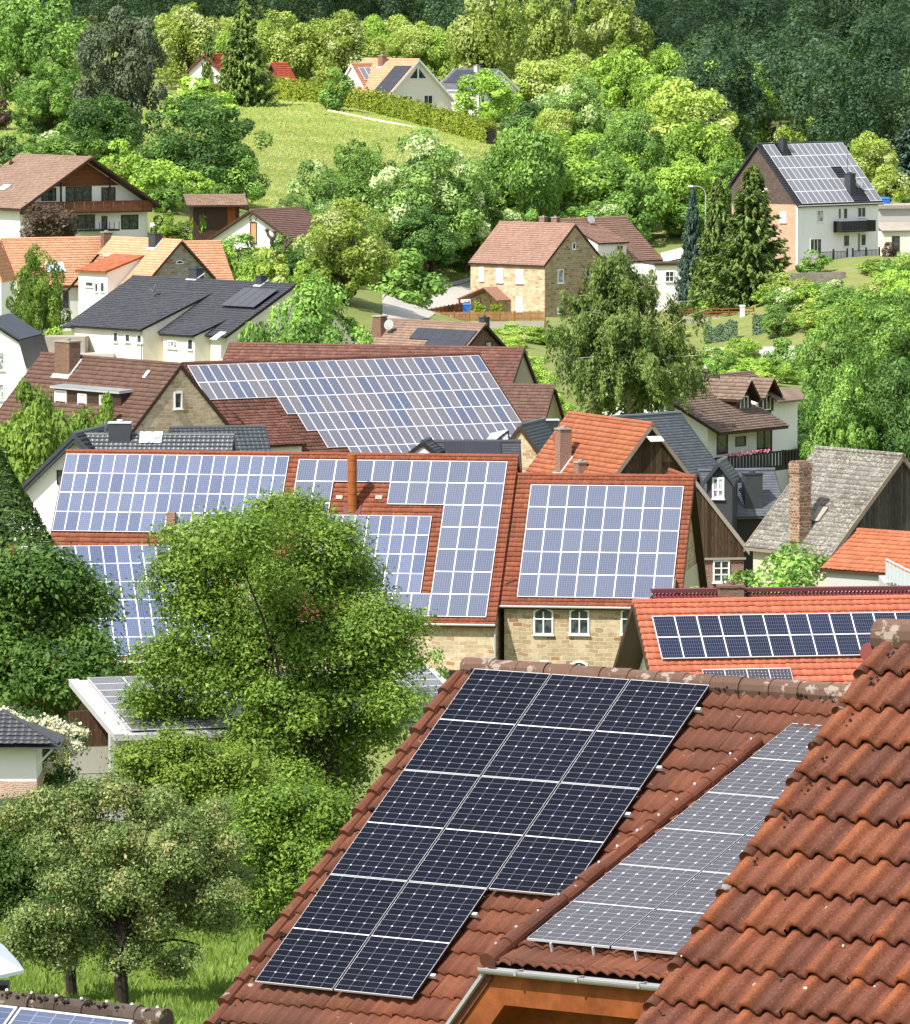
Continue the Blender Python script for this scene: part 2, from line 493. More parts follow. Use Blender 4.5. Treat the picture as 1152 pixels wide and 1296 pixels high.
    M['sheetpale'] = m_plain('pale_blue_grey_sheet', (0.48, 0.52, 0.56), 0.35, 0.1, spec=0.5)
    M['dish'] = m_plain('grey_dish', (0.32, 0.33, 0.34), 0.5)
    M['dishred'] = m_plain('red_brown_dish', (0.17, 0.04, 0.035), 0.5)
    M['flowers'] = m_plain('pink_geraniums', (0.6, 0.16, 0.25), 0.8, 0.5, 6)
    # leaves: (dark, mid, light)
    M['l_yellow'] = m_leaf('leaf_yellow_green', (0.168, 0.246, 0.029), (0.332, 0.443, 0.068), (0.540, 0.619, 0.181), 0.3, (0.669, 0.696, 0.347))
    M['l_lime'] = m_leaf('leaf_lime', (0.115, 0.208, 0.029), (0.259, 0.431, 0.059), (0.521, 0.750, 0.125), 0.28)
    M['l_mid'] = m_leaf('leaf_mid_green', (0.059, 0.126, 0.027), (0.147, 0.284, 0.054), (0.315, 0.521, 0.109), 0.28)
    M['l_cream'] = m_leaf('leaf_green_with_blossom', (0.074, 0.148, 0.038), (0.168, 0.300, 0.066), (0.350, 0.524, 0.132), 0.25, (0.830, 0.896, 0.524), 0.82)
    M['l_dark'] = m_leaf('leaf_dark_green', (0.025, 0.061, 0.018), (0.064, 0.140, 0.034), (0.154, 0.289, 0.066), 0.22)
    M['l_grey'] = m_leaf('needles_grey_green', (0.061, 0.086, 0.045), (0.104, 0.135, 0.072), (0.165, 0.204, 0.114), 0.1)
    M['l_spruce'] = m_leaf('needles_green', (0.045, 0.09, 0.02), (0.115, 0.19, 0.04), (0.27, 0.35, 0.085), 0.15)
    M['l_bluespruce'] = m_leaf('needles_blue_green', (0.033, 0.068, 0.045), (0.060, 0.112, 0.083), (0.105, 0.173, 0.128), 0.1)
    M['l_birch'] = m_leaf('leaf_birch', (0.048, 0.081, 0.019), (0.114, 0.170, 0.039), (0.239, 0.323, 0.084), 0.25)
    M['l_walnut'] = m_leaf('leaf_fresh_green', (0.054, 0.106, 0.013), (0.122, 0.215, 0.027), (0.269, 0.403, 0.065), 0.3)
    M['l_apple'] = m_leaf('leaf_olive', (0.088, 0.134, 0.039), (0.183, 0.259, 0.076), (0.381, 0.479, 0.178), 0.25, (0.608, 0.506, 0.227), 0.9)
    M['l_forest'] = m_leaf('leaf_forest', (0.014, 0.036, 0.021), (0.034, 0.075, 0.036), (0.075, 0.13, 0.055), 0.2)
    M['l_copper'] = m_leaf('leaf_copper', (0.045, 0.022, 0.018), (0.09, 0.05, 0.04), (0.15, 0.1, 0.075), 0.15)
    M['l_thuja'] = m_leaf('leaf_thuja', (0.018, 0.046, 0.010), (0.043, 0.094, 0.020), (0.101, 0.182, 0.041), 0.1)
    M['l_rose'] = m_leaf('leaf_rose', (0.03, 0.07, 0.02), (0.05, 0.11, 0.03), (0.09, 0.16, 0.045), 0.25)
    M['petal'] = m_leaf('rose_petals', (0.6, 0.55, 0.36), (0.75, 0.72, 0.52), (0.85, 0.83, 0.68), 0.3)
    M['l_grass'] = m_leaf('grass_blades', (0.075, 0.13, 0.016), (0.13, 0.21, 0.026), (0.21, 0.29, 0.055), 0.3)
    M['l_reed'] = m_leaf('leaf_reed', (0.12, 0.2, 0.11), (0.18, 0.28, 0.16), (0.27, 0.37, 0.22), 0.2)


# ------------------------------------------------------------------ mesh building
def new_obj(name, me, parent=None):
    o = bpy.data.objects.new(name, me)
    col.objects.link(o)
    if parent is not None:
        o.parent = parent
    return o


def tag(o, label=None, cat=None, group=None, kind=None):
    if label:
        o['label'] = label
    if cat:
        o['category'] = cat
    if group:
        o['group'] = group
    if kind:
        o['kind'] = kind
    return o


def empty(name, loc, rz=0.0, label=None, cat=None, group=None):
    o = bpy.data.objects.new(name, None)
    col.objects.link(o)
    o.location = tuple(float(v) for v in loc)
    o.rotation_euler = (0, 0, rz)
    o.empty_display_size = 0.3
    return tag(o, label, cat, group)


def raw_mesh(name, V, Q, UV=None, mats=(), midx=None, smooth=False):
    """quads/tris with numpy; V (n,3), Q (m,k), UV (m*k,2)"""
    me = bpy.data.meshes.new(name)
    V = np.asarray(V, np.float32)
    Q = np.asarray(Q, np.int32)
    m, k = Q.shape
    me.vertices.add(len(V))
    me.vertices.foreach_set('co', V.ravel())
    me.loops.add(m * k)
    me.loops.foreach_set('vertex_index', Q.ravel())
    me.polygons.add(m)
    me.polygons.foreach_set('loop_start', np.arange(0, m * k, k, dtype=np.int32))
    me.polygons.foreach_set('loop_total', np.full(m, k, np.int32))
    if UV is not None:
        l = me.uv_layers.new(name='UVMap')
        l.data.foreach_set('uv', np.asarray(UV, np.float32).ravel())
    for mt in mats:
        me.materials.append(mt)
    if midx is not None:
        me.polygons.foreach_set('material_index', np.asarray(midx, np.int32))
    if smooth:
        me.polygons.foreach_set('use_smooth', np.ones(m, dtype=bool))
    me.update()
    me.validate()
    return me


def nrm(v):
    v = np.asarray(v, float)
    return v / (np.linalg.norm(v) + 1e-12)


class MB:
    """collects boxes, prisms and tubes and links them as ONE mesh object (planar UVs in metres)"""

    def __init__(s):
        s.v = []
        s.f = []
        s.m = []

    def face(s, pts, m=0):
        b = len(s.v)
        s.v += [tuple(float(c) for c in p) for p in pts]
        s.f.append(list(range(b, b + len(pts))))
        s.m.append(m)

    def hull8(s, p, m=0):
        """p: 4 bottom points then 4 top points, both counter-clockwise seen from above"""
        b = len(s.v)
        s.v += [tuple(float(c) for c in q) for q in p]
        for q in ((3, 2, 1, 0), (4, 5, 6, 7), (0, 1, 5, 4), (1, 2, 6, 5), (2, 3, 7, 6), (3, 0, 4, 7)):
            s.f.append([b + i for i in q])
            s.m.append(m)

    def box(s, x0, x1, y0, y1, z0, z1, m=0):
        s.hull8([(x0, y0, z0), (x1, y0, z0), (x1, y1, z0), (x0, y1, z0), (x0, y0, z1), (x1, y0, z1), (x1, y1, z1), (x0, y1, z1)], m)

    def obox(s, o, a, b, c, m=0):
        """box from corner o along vectors a, b, c"""
        o, a, b, c = (np.asarray(q, float) for q in (o, a, b, c))
        if np.dot(np.cross(a, b), c) < 0:
            a, b = b, a
        s.hull8([o, o + a, o + a + b, o + b, o + c, o + a + c, o + a + b + c, o + b + c], m)

    def prism(s, poly, ext, m=0):
        """planar polygon swept along ext"""
        poly = [np.asarray(q, float) for q in poly]
        ext = np.asarray(ext, float)
        n = np.zeros(3)
        for i in range(len(poly)):
            n += np.cross(poly[i], poly[(i + 1) % len(poly)])
        if np.dot(n, ext) > 0:
            poly = poly[::-1]
        s.face(poly, m)
        s.face([q + ext for q in poly[::-1]], m)
        for i in range(len(poly)):
            a, b = poly[i], poly[(i + 1) % len(poly)]
            s.face([b, a, a + ext, b + ext], m)

    def tube(s, pts, radii, n=8, m=0, caps=True):
        pts = [np.asarray(q, float) for q in pts]
        if not hasattr(radii, '__len__'):
            radii = [radii] * len(pts)
        rings = []
        up = None
        for i, p in enumerate(pts):
            d = nrm(pts[min(i + 1, len(pts) - 1)] - pts[max(i - 1, 0)])
            if up is None:
                up = np.array([0, 0, 1.0]) if abs(d[2]) < 0.9 else np.array([1.0, 0, 0])
            a = nrm(np.cross(d, up))
            b = np.cross(a, d)
            up = b
            base = len(s.v)
            for k in range(n):
                t = 2 * math.pi * k / n
                s.v.append(tuple(p + (a * math.cos(t) + b * math.sin(t)) * radii[i]))
            rings.append(base)
        for i in range(len(rings) - 1):
            for k in range(n):
                k2 = (k + 1) % n
                s.f.append([rings[i] + k, rings[i + 1] + k, rings[i + 1] + k2, rings[i] + k2][::-1])
                s.m.append(m)
        if caps:
            s.f.append([rings[0] + k for k in range(n)])
            s.m.append(m)
            s.f.append([rings[-1] + k for k in range(n)][::-1])
            s.m.append(m)

    def cyl(s, c, r, h, n=16, m=0, r2=None):
        c = np.asarray(c, float)
        s.tube([c, c + np.array([0, 0, h])], [r, r if r2 is None else r2], n, m)

    def disc(s, c, nrmv, r, depth=0.1, n=16, m=0):
        """shallow dish"""
        c = np.asarray(c, float)
        d = nrm(nrmv)
        s.tube([c - d * depth, c - d * depth * 0.6, c, c + d * 0.012], [r * 0.15, r * 0.65, r, r * 0.97], n, m)

    def build(s, name, mats, parent=None, smooth=False, loc=None):
        me = bpy.data.meshes.new(name)
        me.from_pydata(s.v, [], s.f)
        if not isinstance(mats, (list, tuple)):
            mats = [mats]
        for mt in mats:
            me.materials.append(mt)
        me.polygons.foreach_set('material_index', s.m)
        l = me.uv_layers.new(name='UVMap')
        V = np.array(s.v)
        uv = np.zeros((len(me.loops), 2), np.float32)
        li = 0
        for f in s.f:
            p = V[f]
            n = np.zeros(3)
            for i in range(len(p)):
                n += np.cross(p[i], p[(i + 1) % len(p)])
            n = nrm(n)
            if abs(n[2]) > 0.95:
                u, w = np.array([1.0, 0, 0]), np.array([0, 1.0, 0])
            else:
                u = nrm(np.cross((0, 0, 1.0), n))
                w = np.cross(n, u)
            uv[li:li + len(f), 0] = p @ u
            uv[li:li + len(f), 1] = p @ w
            li += len(f)
        l.data.foreach_set('uv', uv.ravel())
        if smooth:
            me.polygons.foreach_set('use_smooth', [True] * len(s.f))
        me.update()
        o = new_obj(name, me, parent)
        if loc is not None:
            o.location = tuple(float(c) for c in loc)
        return o


# ------------------------------------------------------------------ tiles
def prof_pan(t):           # two rolls per 0.3 m tile
    return 0.5 + 0.5 * np.cos(2 * np.pi * (t * 2))


def prof_roll(t):
    return np.abs(np.cos(np.pi * (t * 2 - 0.3))) ** 1.3


def prof_s(t):             # one rounded roll per tile
    return np.maximum(0.0, np.cos(2 * np.pi * (t - 0.3))) ** 0.8


def prof_close(t):         # high round roll, flat pan, second lower roll with the interlocking rib
    a = np.exp(-((t - 0.22) / 0.15) ** 4) + 0.78 * np.exp(-((t - 0.70) / 0.14) ** 4) + 0.14 * np.exp(-((t - 0.70) / 0.03) ** 2)
    return a


def tile_arrays(O, U, D, N, L, S, tw, course, amp, step, k=4, prof=prof_pan, mask=None, jit=0.006, seed=1, thick=0.02, clip=True, uoff=None):
    """every tile is its own little wavy sheet; returns V, Q, UV"""
    rng = np.random.default_rng(seed)
    O, U, D, N = (np.asarray(q, float) for q in (O, U, D, N))
    nu = int(math.ceil(L / tw - 1e-6))
    ns = int(math.ceil(S / course - 1e-6))
    I, J = np.meshgrid(np.arange(ns), np.arange(nu), indexing='ij')
    I = I.ravel()
    J = J.ravel()
    uc = (J + 0.5) * tw
    sc = (I + 0.5) * course
    keep = np.ones(len(I), bool)
    if mask is not None:
        keep &= mask(uc, sc)
    I, J = I[keep], J[keep]
    n = len(I)
    kk = np.arange(k + 1) / k
    u = J[:, None] * tw + kk[None] * tw
    if clip:
        u = np.minimum(u, L)
    s0 = (I * course - 0.04)[:, None] + 0 * u
    s1 = np.minimum((I + 1) * course, S)[:, None] + 0 * u
    h = amp * prof((u / tw) % 1.0 if prof is prof_pan else np.broadcast_to(kk[None], u.shape))
    tl = rng.normal(0, jit, (n, 1))
    tr = rng.normal(0, jit, (n, 1))
    ds = rng.normal(0, jit * 1.2, (n, 1))
    hb = step + h + tl * (1 - kk[None]) + tr * kk[None] + 0 * u
    ht = h * 0.9 + 0.002
    hb = np.maximum(hb, 0.004)

    def P(u, s, hh):
        return O + u[..., None] * U + s[..., None] * D + hh[..., None] * N
    a = P(u, s0, ht)
    b = P(u, s1 + ds, hb)
    c = P(u, s1 + ds - 0.004, np.maximum(hb - thick - step * 0.35, -0.01))
    V = np.stack([a, b, c], 1)                      # n,3,k+1,3
    idx = np.arange(n * 3 * (k + 1)).reshape(n, 3, k + 1)
    q1 = np.stack([idx[:, 1, :-1], idx[:, 1, 1:], idx[:, 0, 1:], idx[:, 0, :-1]], -1)
    q2 = np.stack([idx[:, 2, :-1], idx[:, 2, 1:], idx[:, 1, 1:], idx[:, 1, :-1]], -1)
    Q = np.concatenate([q1, q2], 1).reshape(-1, 4)
    ku = .02 + .96 * kk
    pair = np.stack([ku[:-1], ku[1:], ku[1:], ku[:-1]], -1)            # k,4
    uu = (J + seed * 7.0)[:, None, None] + np.concatenate([pair, pair], 0)[None]
    UV = np.stack([uu, np.broadcast_to((I + 0.5)[:, None, None], uu.shape)], -1).reshape(-1, 2)
    return V.reshape(-1, 3), Q, UV


SPEC = {                     # tile width, course, roll height, step, samples, profile, jitter
    'pan': (0.30, 0.34, 0.042, 0.045, 12, prof_roll, 0.005),
    'farpan': (0.30, 0.36, 0.03, 0.05, 4, prof_s, 0.008),
    'flat': (0.24, 0.30, 0.0, 0.03, 1, prof_s, 0.006),
    'slate': (0.3, 0.24, 0.0, 0.014, 1, prof_s, 0.004),
    'eternit': (0.4, 0.33, 0.0, 0.014, 1, prof_s, 0.009),
}


def tile_obj(name, spec, mat, parent, O, U, D, N, L, S, mask=None, seed=1, extra=None):
    tw, co, amp, step, k, prof, jit = SPEC[spec] if isinstance(spec, str) else spec
    V, Q, UV = tile_arrays(O, U, D, N, L, S, tw, co, amp, step, k, prof, mask, jit, seed)
    if extra:
        for (v2, q2, u2) in extra:
            Q = np.concatenate([Q, q2 + len(V)])
            V = np.concatenate([V, v2])
            UV = np.concatenate([UV, u2])
    return new_obj(name, raw_mesh(name, V, Q, UV, [mat], smooth=False), parent)


def ridge_caps(mb, p0, p1, r=0.11, seg=0.38, n=8, flare=1.12, m=0, rng=None):
    p0, p1 = np.asarray(p0, float), np.asarray(p1, float)
    Ld = np.linalg.norm(p1 - p0)
    k = max(1, int(round(Ld / seg)))
    d = (p1 - p0) / k
    for i in range(k):
        w = np.zeros(3) if rng is None else rng.normal(0, 0.006, 3)
        mb.tube([p0 + d * i + w, p0 + d * (i + 1.06) + w], [r, r * flare], n, m)


# ------------------------------------------------------------------ houses
class House:
    """local frame: +x along the ridge (photo left to right), -y towards the viewer, z up from the ground"""

    def __init__(s, name, label, cat, V, zg, group=None):
        x, Y, z, psi, s.L, s.w, s.wb, th = V
        s.O = np.array([x, Y, zg])
        s.a = D2R(psi)
        s.zr = z - zg
        s.th = D2R(th)
        s.t, s.c, s.sn = math.tan(s.th), math.cos(s.th), math.sin(s.th)
        s.root = empty(name, s.O, s.a, label, cat, group)
        s.og, s.of, s.ob = 0.3, 0.35, 0.35

    def loc(s, px, py):
        d = ray(px, py)
        ca, sa = math.cos(s.a), math.sin(s.a)
        o = -s.O
        f = lambda q: np.array([q[0] * ca + q[1] * sa, -q[0] * sa + q[1] * ca, q[2]])
        return f(o), f(d)

    def hit(s, px, py, n, c):
        o, d = s.loc(px, py)
        n = np.asarray(n, float)
        t = (c - o @ n) / (d @ n)
        return o + d * t

    def front(s, px, py):                        # -> (u, slope distance from ridge)
        p = s.hit(px, py, (0, -s.t, 1), s.zr)
        return p[0], -p[1] / s.c

    def fp(s, u, sl, h=0.0):                     # point on front slope
        return np.array([u, -sl * s.c - h * s.sn, s.zr - sl * s.sn + h * s.c])

    def wallf(s, px, py, v=None):
        p = s.hit(px, py, (0, 1, 0), -(s.w - s.of if v is None else v))
        return p

    def gab(s, px, py, u):
        return s.hit(px, py, (1, 0, 0), u)

    # -- shell
    def roof(s, mat, spec='farpan', og=0.3, of=0.35, ob=0.35, trim=None, back=True, mask=None, ridge=True, ridge_mat=None, thick=0.16, seed=1, rr=0.12, smax=None, vend=None):
        s.og, s.of, s.ob = og, of, ob
        S = s.w / s.c if smax is None else smax
        ex = []
        if back:
            tw, co, amp, step, k, prof, jit = SPEC[spec]
            ex.append(tile_arrays((s.L, 0, s.zr), (-1, 0, 0), (0, s.c, -s.sn), (0, s.sn, s.c), s.L, s.wb / s.c, tw, co, amp, step, min(k, 2), prof, None, jit, seed + 50))
        s.ro = tile_obj('roof', spec, mat, s.root, (0, 0, s.zr), (1, 0, 0), (0, -s.c, -s.sn), (0, -s.sn, s.c), s.L, S, mask, seed, ex)
        if ridge:
            mb = MB()
            ridge_caps(mb, (-0.02, 0, s.zr + 0.0), (s.L + 0.02, 0, s.zr + 0.0), rr)
            V = np.array(mb.v)
            mb.build('ridge_tiles', ridge_mat or mat, s.ro)
        t = thick
        mb = MB()
        # roof boards under the tiles, then verge boards
        e = 0.012
        ch = lambda u0, u1, m, up, dn, f0, f1: mb.prism([(u0, -f0, s.zr - f0 * s.t - up), (u0, 0, s.zr - up), (u0, f1, s.zr - f1 * s.t - up), (u0, f1, s.zr - f1 * s.t - dn), (u0, 0, s.zr - dn), (u0, -f0, s.zr - f0 * s.t - dn)], (u1 - u0, 0, 0), m)
        ww = (S * s.c) - 0.03
        if mask is None:
            ch(0.05, s.L - 0.05, 0, 0.02 / s.c + 0.01, t / s.c, ww, s.wb - 0.03)
        else:
            mb.prism([(0.05, 0, s.zr - 0.05), (0.05, s.wb - 0.03, s.zr - (s.wb - .03) * s.t - 0.05), (0.05, s.wb - 0.03, s.zr - (s.wb - .03) * s.t - t / s.c), (0.05, 0, s.zr - t / s.c)], (s.L - 0.1, 0, 0), 0)
        for u0, u1 in ((-0.015, 0.05), (s.L - 0.05, s.L + 0.015)):
            ch(u0, u1, 0, -0.045, 0.2 / s.c, (vend if vend and u0 > 1 else ww + 0.03), s.wb)
        mb.build('verge_trim', trim or M['brownwood'], s.ro)
        return s.ro

    def walls(s, mat, z0=-1.5, gable_mat=None, gz=None, name='wall'):
        """pentagon prism; gable_mat clads the gables above gz"""
        u0, u1 = s.og, s.L - s.og
        yf, yb = -(s.w - s.of), s.wb - s.ob
        d = 0.17 / s.c
        zt = s.zr - d
        poly = [(u0, yf, z0), (u0, yb, z0), (u0, yb, zt - yb * s.t), (u0, 0, zt), (u0, yf, zt + yf * s.t)]
        mb = MB()
        mb.prism(poly, (u1 - u0, 0, 0))
        s.wa = mb.build(name, mat, s.root)
        s.yf, s.yb, s.u0, s.u1 = yf, yb, u0, u1
        if gable_mat is not None:
            for uu, ex in ((u0 - 0.04, 0.05), (u1 - 0.01, 0.05)):
                mb = MB()
                za = gz
                fa = max(yf, -(zt - za) / s.t)
                fb = min(yb, (zt - za) / s.t)
                pl = [(uu, fa, za), (uu, fb, za)]
                if fb == yb:
                    pl.append((uu, yb, zt - yb * s.t))
                pl.append((uu, 0, zt))
                if fa == yf:
                    pl.append((uu, yf, zt + yf * s.t))
                mb.prism(pl, (ex, 0, 0))
                mb.build('gable_cladding', gable_mat, s.root)
        return s.wa

    def gutter(s, mat=None, r=0.07):
        mb = MB()
        y, z = -s.w - 0.04, s.zr - s.w * s.t - 0.04
        mb.tube([(0, y, z), (s.L, y, z)], r, 8)
        mb.build('gutter', mat or M['zinc'], s.root)

    # -- openings given by two photo pixels (top-left, bottom-right) on a wall plane
    def win(s, face, a, b, style='white', bars=1, hbar=None, arch=False, v=None, sill=True, glass=None, name='window', depth=0.07, fw=None, parent=None, off=0.0):
        if face == 'f':
            vv = s.w - s.of if v is None else v
            p, q = s.wallf(*a, vv), s.wallf(*b, vv)
            o, ax, n = np.array([0, -vv, 0.0]), np.array([1.0, 0, 0]), np.array([0, -1.0, 0])
            h0, h1 = p[0], q[0]
        else:
            uu = (s.L - s.og) if face == 'B' else s.og
            if v is not None:
                uu = v
            p, q = s.gab(*a, uu), s.gab(*b, uu)
            o = np.array([uu, 0, 0.0])
            if face == 'B':
                ax, n = np.array([0, 1.0, 0]), np.array([1.0, 0, 0])
                h0, h1 = p[1], q[1]
            else:
                ax, n = np.array([0, -1.0, 0]), np.array([-1.0, 0, 0])
                h0, h1 = -p[1], -q[1]
        o = o + n * off
        if h1 < h0:
            h0, h1 = h1, h0
        z1, z0 = max(p[2], q[2]), min(p[2], q[2])
        return window(parent or s.root, o, ax, n, h0, h1, z0, z1, style, bars, hbar, arch, sill, glass, name, depth, fw)

    # -- solar array
    def array(s, tl, br, cols, rows, kind, skip=None, frame=0.045, lift=0.1, gap=0.0, by=None, parent_part=True, sub=False, uv=None, thick=0.04):
        if uv is None:
            u0, s0 = s.front(*tl)
            u1, s1 = s.front(*br)
        else:
            u0, s0, u1, s1 = uv
        w = (u1 - u0) / cols
        l = (s1 - s0) / rows
        me = panel_mesh(kind, w - gap, l - gap, frame, thick)
        fme = panel_frame(kind, w - gap, l - gap, frame, thick) if sub else None
        for j in range(rows):
            for i in range(cols):
                if skip and skip(i, j):
                    continue
                o = new_obj('solar_panel', me, s.ro)
                p = s.fp(u0 + i * w + gap / 2, s0 + (j + 1) * l - gap / 2, lift)
                o.location = tuple(p)
                o.rotation_euler = (s.th, 0, 0)
        return w, l

    def chimney(s, px, py, w, d, h, mat, cap=None, capmat=None, flash=True, z_extra=0.5, name='chimney', cover=None):
        """base centre given by a photo pixel on the front slope"""
        u, sl = s.front(px, py)
        p = s.fp(u, sl)
        return chimney_at(s.root, p, w, d, h, mat, capmat, cover, s, flash)


def chimney_at(parent, p, w, d, h, mat, capmat=None, cover=None, house=None, flash=True):
    mb = MB()
    x, y, z = p
    mb.box(x - w / 2, x + w / 2, y - d / 2, y + d / 2, z - 0.9, z + h, 0)
    mb.box(x - w / 2 - 0.05, x + w / 2 + 0.05, y - d / 2 - 0.05, y + d / 2 + 0.05, z + h, z + h + 0.1, 1)
    if cover == 'plate':
        for a in (-1, 1):
            for b in (-1, 1):
                mb.box(x + a * w * 0.4 - 0.03, x + a * w * 0.4 + 0.03, y + b * d * 0.4 - 0.03, y + b * d * 0.4 + 0.03, z + h + 0.1, z + h + 0.3, 1)
        mb.box(x - w / 2 - 0.1, x + w / 2 + 0.1, y - d / 2 - 0.1, y + d / 2 + 0.1, z + h + 0.3, z + h + 0.36, 1)
    else:
        mb.cyl((x, y, z + h + 0.1), min(w, d) * 0.25, 0.14, 10, 1)
    c = mb.build('chimney', [mat, capmat or M['concrete']], parent)
    if flash and house is not None:
        mb = MB()
        t, cc, sn = house.t, house.c, house.sn
        mb.obox((x - w / 2 - 0.14, y - d / 2 - 0.22, z - (d / 2 + 0.22) * t + 0.06), (w + 0.28, 0, 0), (0, 0.24, 0.24 * t), (0, -0.05 * sn, 0.05 * cc))
        mb.obox((x + w / 2 + 0.004, y - d / 2 - 0.02, z - (d / 2 + 0.02) * t + 0.055), (0.14, 0, 0), (0, d + 0.1, (d + 0.1) * t), (0, -0.05 * sn, 0.05 * cc))
        mb.build('flashing', M['sheetpale'], c)
    return c


def window(parent, o, ax, n, h0, h1, z0, z1, style='white', bars=1, hbar=None, arch=False, sill=True, glass=None, name='window', depth=0.07, fw=None):
    """frame proud of the wall; pane is its own sub-part"""
    fm = {'white': M['whitepaint'], 'brown': M['brownframe'], 'black': M['blackwood'], 'blind': M['whitepaint'], 'wood': M['woodorange']}[style]
    zv = np.array([0, 0, 1.0])
    W, Hh = h1 - h0, z1 - z0
    f = fw or max(0.05, min(0.09, W * 0.09))
    P = lambda h, z, d=0.0: o + ax * h + zv * z + n * d
    mb = MB()
    bx = lambda a, b, c, d, d0=-0.03, d1=depth: mb.obox(P(a, c, d0), ax * (b - a), zv * (d - c), n * (d1 - d0))
    bx(h0 - f, h0, z0 - f, z1 + f)
    bx(h1, h1 + f, z0 - f, z1 + f)
    bx(h0, h1, z0 - f, z0)
    if arch:
        k = 7
        rise = W * 0.18
        pts_o = [(h0 + W * i / k, z1 + rise * math.sin(math.pi * i / k) + f) for i in range(k + 1)]
        pts_i = [(h0 + W * i / k, z1 - f * 0.3 + (rise) * math.sin(math.pi * i / k)) for i in range(k + 1)]
        for i in range(k):
            mb.prism([P(*pts_i[i], -0.03), P(*pts_i[i + 1], -0.03), P(*pts_o[i + 1], -0.03), P(*pts_o[i], -0.03)], n * (depth + 0.03))
    else:
        bx(h0, h1, z1, z1 + f)
    for i in range(1, bars + 1):
        h = h0 + W * i / (bars + 1)
        bx(h - f * 0.4, h + f * 0.4, z0, z1, -0.02, depth - 0.012)
    for z in (hbar or []):
        zz = z0 + Hh * z
        bx(h0, h1, zz - f * 0.35, zz + f * 0.35, -0.02, depth - 0.015)
    if sill:
        mb.obox(P(h0 - f - 0.06, z0 - f - 0.06, -0.03), ax * (W + 2 * f + 0.12), zv * 0.055, n * (depth + 0.12))
    fo = mb.build(name, fm, parent)
    mb = MB()
    top = z1 + (W * 0.17 if arch else 0)
    if arch:
        k = 7
        pl = [P(h0, z0, 0.012), P(h1, z0, 0.012)] + [P(h1 - W * i / k, z1 + W * 0.17 * math.sin(math.pi * i / k), 0.012) for i in range(k + 1)]
        mb.face(pl)
    else:
        mb.face([P(h0, z0, 0.012), P(h1, z0, 0.012), P(h1, z1, 0.012), P(h0, z1, 0.012)])
    mb.build('pane' if style != 'blind' else 'blind', M['shutter'] if style == 'blind' else (glass or M['glass']), fo)
    return fo


_pm = {}


def panel_mesh(kind, w, l, fr, th):
    key = (kind, round(w, 3), round(l, 3), fr)
    if key in _pm:
        return _pm[key]
    mb = MB()
    fm = M['alu']
    k = kind
    if kind == 'poly_blue':
        cm = m_cells('cells_blue_%d' % len(_pm), (0.042, 0.062, 0.125), (0.098, 0.122, 0.2), (0.22, 0.24, 0.37), 6, 10, 0.03, None, w=w, l=l, rough=0.3)  # cell blue, with the reflected sky put into the base colour
    elif kind == 'poly_lilac':
        cm = m_cells('cells_lilac_%d' % len(_pm), (0.056, 0.072, 0.12), (0.08, 0.097, 0.148), (0.17, 0.185, 0.27), 8, 10, 0.06, 0.03, w=w, l=l, rough=0.3)  # lilac base colour also carries the sky reflection
    elif kind == 'poly_grey':
        cm = m_cells('cells_grey_%d' % len(_pm), (0.055, 0.08, 0.15), (0.15, 0.135, 0.14), (0.19, 0.2, 0.25), 6, 10, 0.025, None, w=w, l=l, rough=0.3, jit=0.35)
    elif kind == 'pale':
        cm = m_cells('cells_pale_%d' % len(_pm), (0.14, 0.15, 0.17), (0.2, 0.205, 0.225), (0.3, 0.3, 0.33), 6, 10, 0.03, None, w=w, l=l, rough=0.3)
    elif kind == 'dull':
        cm = m_cells('cells_dull_%d' % len(_pm), (0.11, 0.11, 0.12), (0.145, 0.145, 0.155), (0.2, 0.2, 0.21), 10, 6, 0.03, None, w=w, l=l, rough=0.3)
    elif kind == 'mono':
        cm = m_cells('cells_mono_%d' % len(_pm), (0.005, 0.006, 0.011), (0.008, 0.009, 0.016), (0.1, 0.1, 0.13), 6, 20, 0.024, 0.05, dots=0.07, w=w, l=l, rough=0.12, spec=0.18, mid=('y', l / 2, 0.008))
    elif kind == 'mono_grey':
        cm = m_cells('cells_monogrey_%d' % len(_pm), (0.03, 0.028, 0.038), (0.038, 0.035, 0.046), (0.19, 0.18, 0.22), 6, 20, 0.026, 0.05, dots=0.1, w=w, l=l, rough=0.22, mid=('y', l / 2, 0.008))
    elif kind == 'mono_land':
        cm = m_cells('cells_monoland_%d' % len(_pm), (0.005, 0.007, 0.02), (0.011, 0.015, 0.045), (0.10, 0.11, 0.15), 20, 6, 0.06, 0.03, w=w, l=l, rough=0.2, mid=('x', w / 2, 0.022))
    else:
        cm = m_cells('cells_black_%d' % len(_pm), (0.022, 0.024, 0.032), (0.03, 0.032, 0.042), (0.05, 0.05, 0.06), 6, 10, 0.03, None, w=w, l=l, rough=0.25)
        fm = M['blackalu']
    mb.box(0, w, 0, fr, 0, th, 0)
    mb.box(0, w, l - fr, l, 0, th, 0)
    mono = k.startswith('mono') and k != 'mono_land'
    fs = fr * (0.55 if mono else 1.0)
    for x0 in (0, w - fs):
        if mono:
            mb.box(x0, x0 + fs, fr, l - fr, 0, th - 0.004, 2)
            mb.box(x0, x0 + fs, fr, l - fr, th - 0.0039, th, 0)
        else:
            mb.box(x0, x0 + fs, fr, l - fr, 0, th, 0)
    mb.box(fs, w - fs, fr, l - fr, 0.004, th - 0.006, 1)
    o = mb.build('solar_panel', [fm, cm, M['blackalu']])
    me = o.data
    bpy.data.objects.remove(o)
    _pm[key] = me
    return me


def panel_frame(*a):
    return None


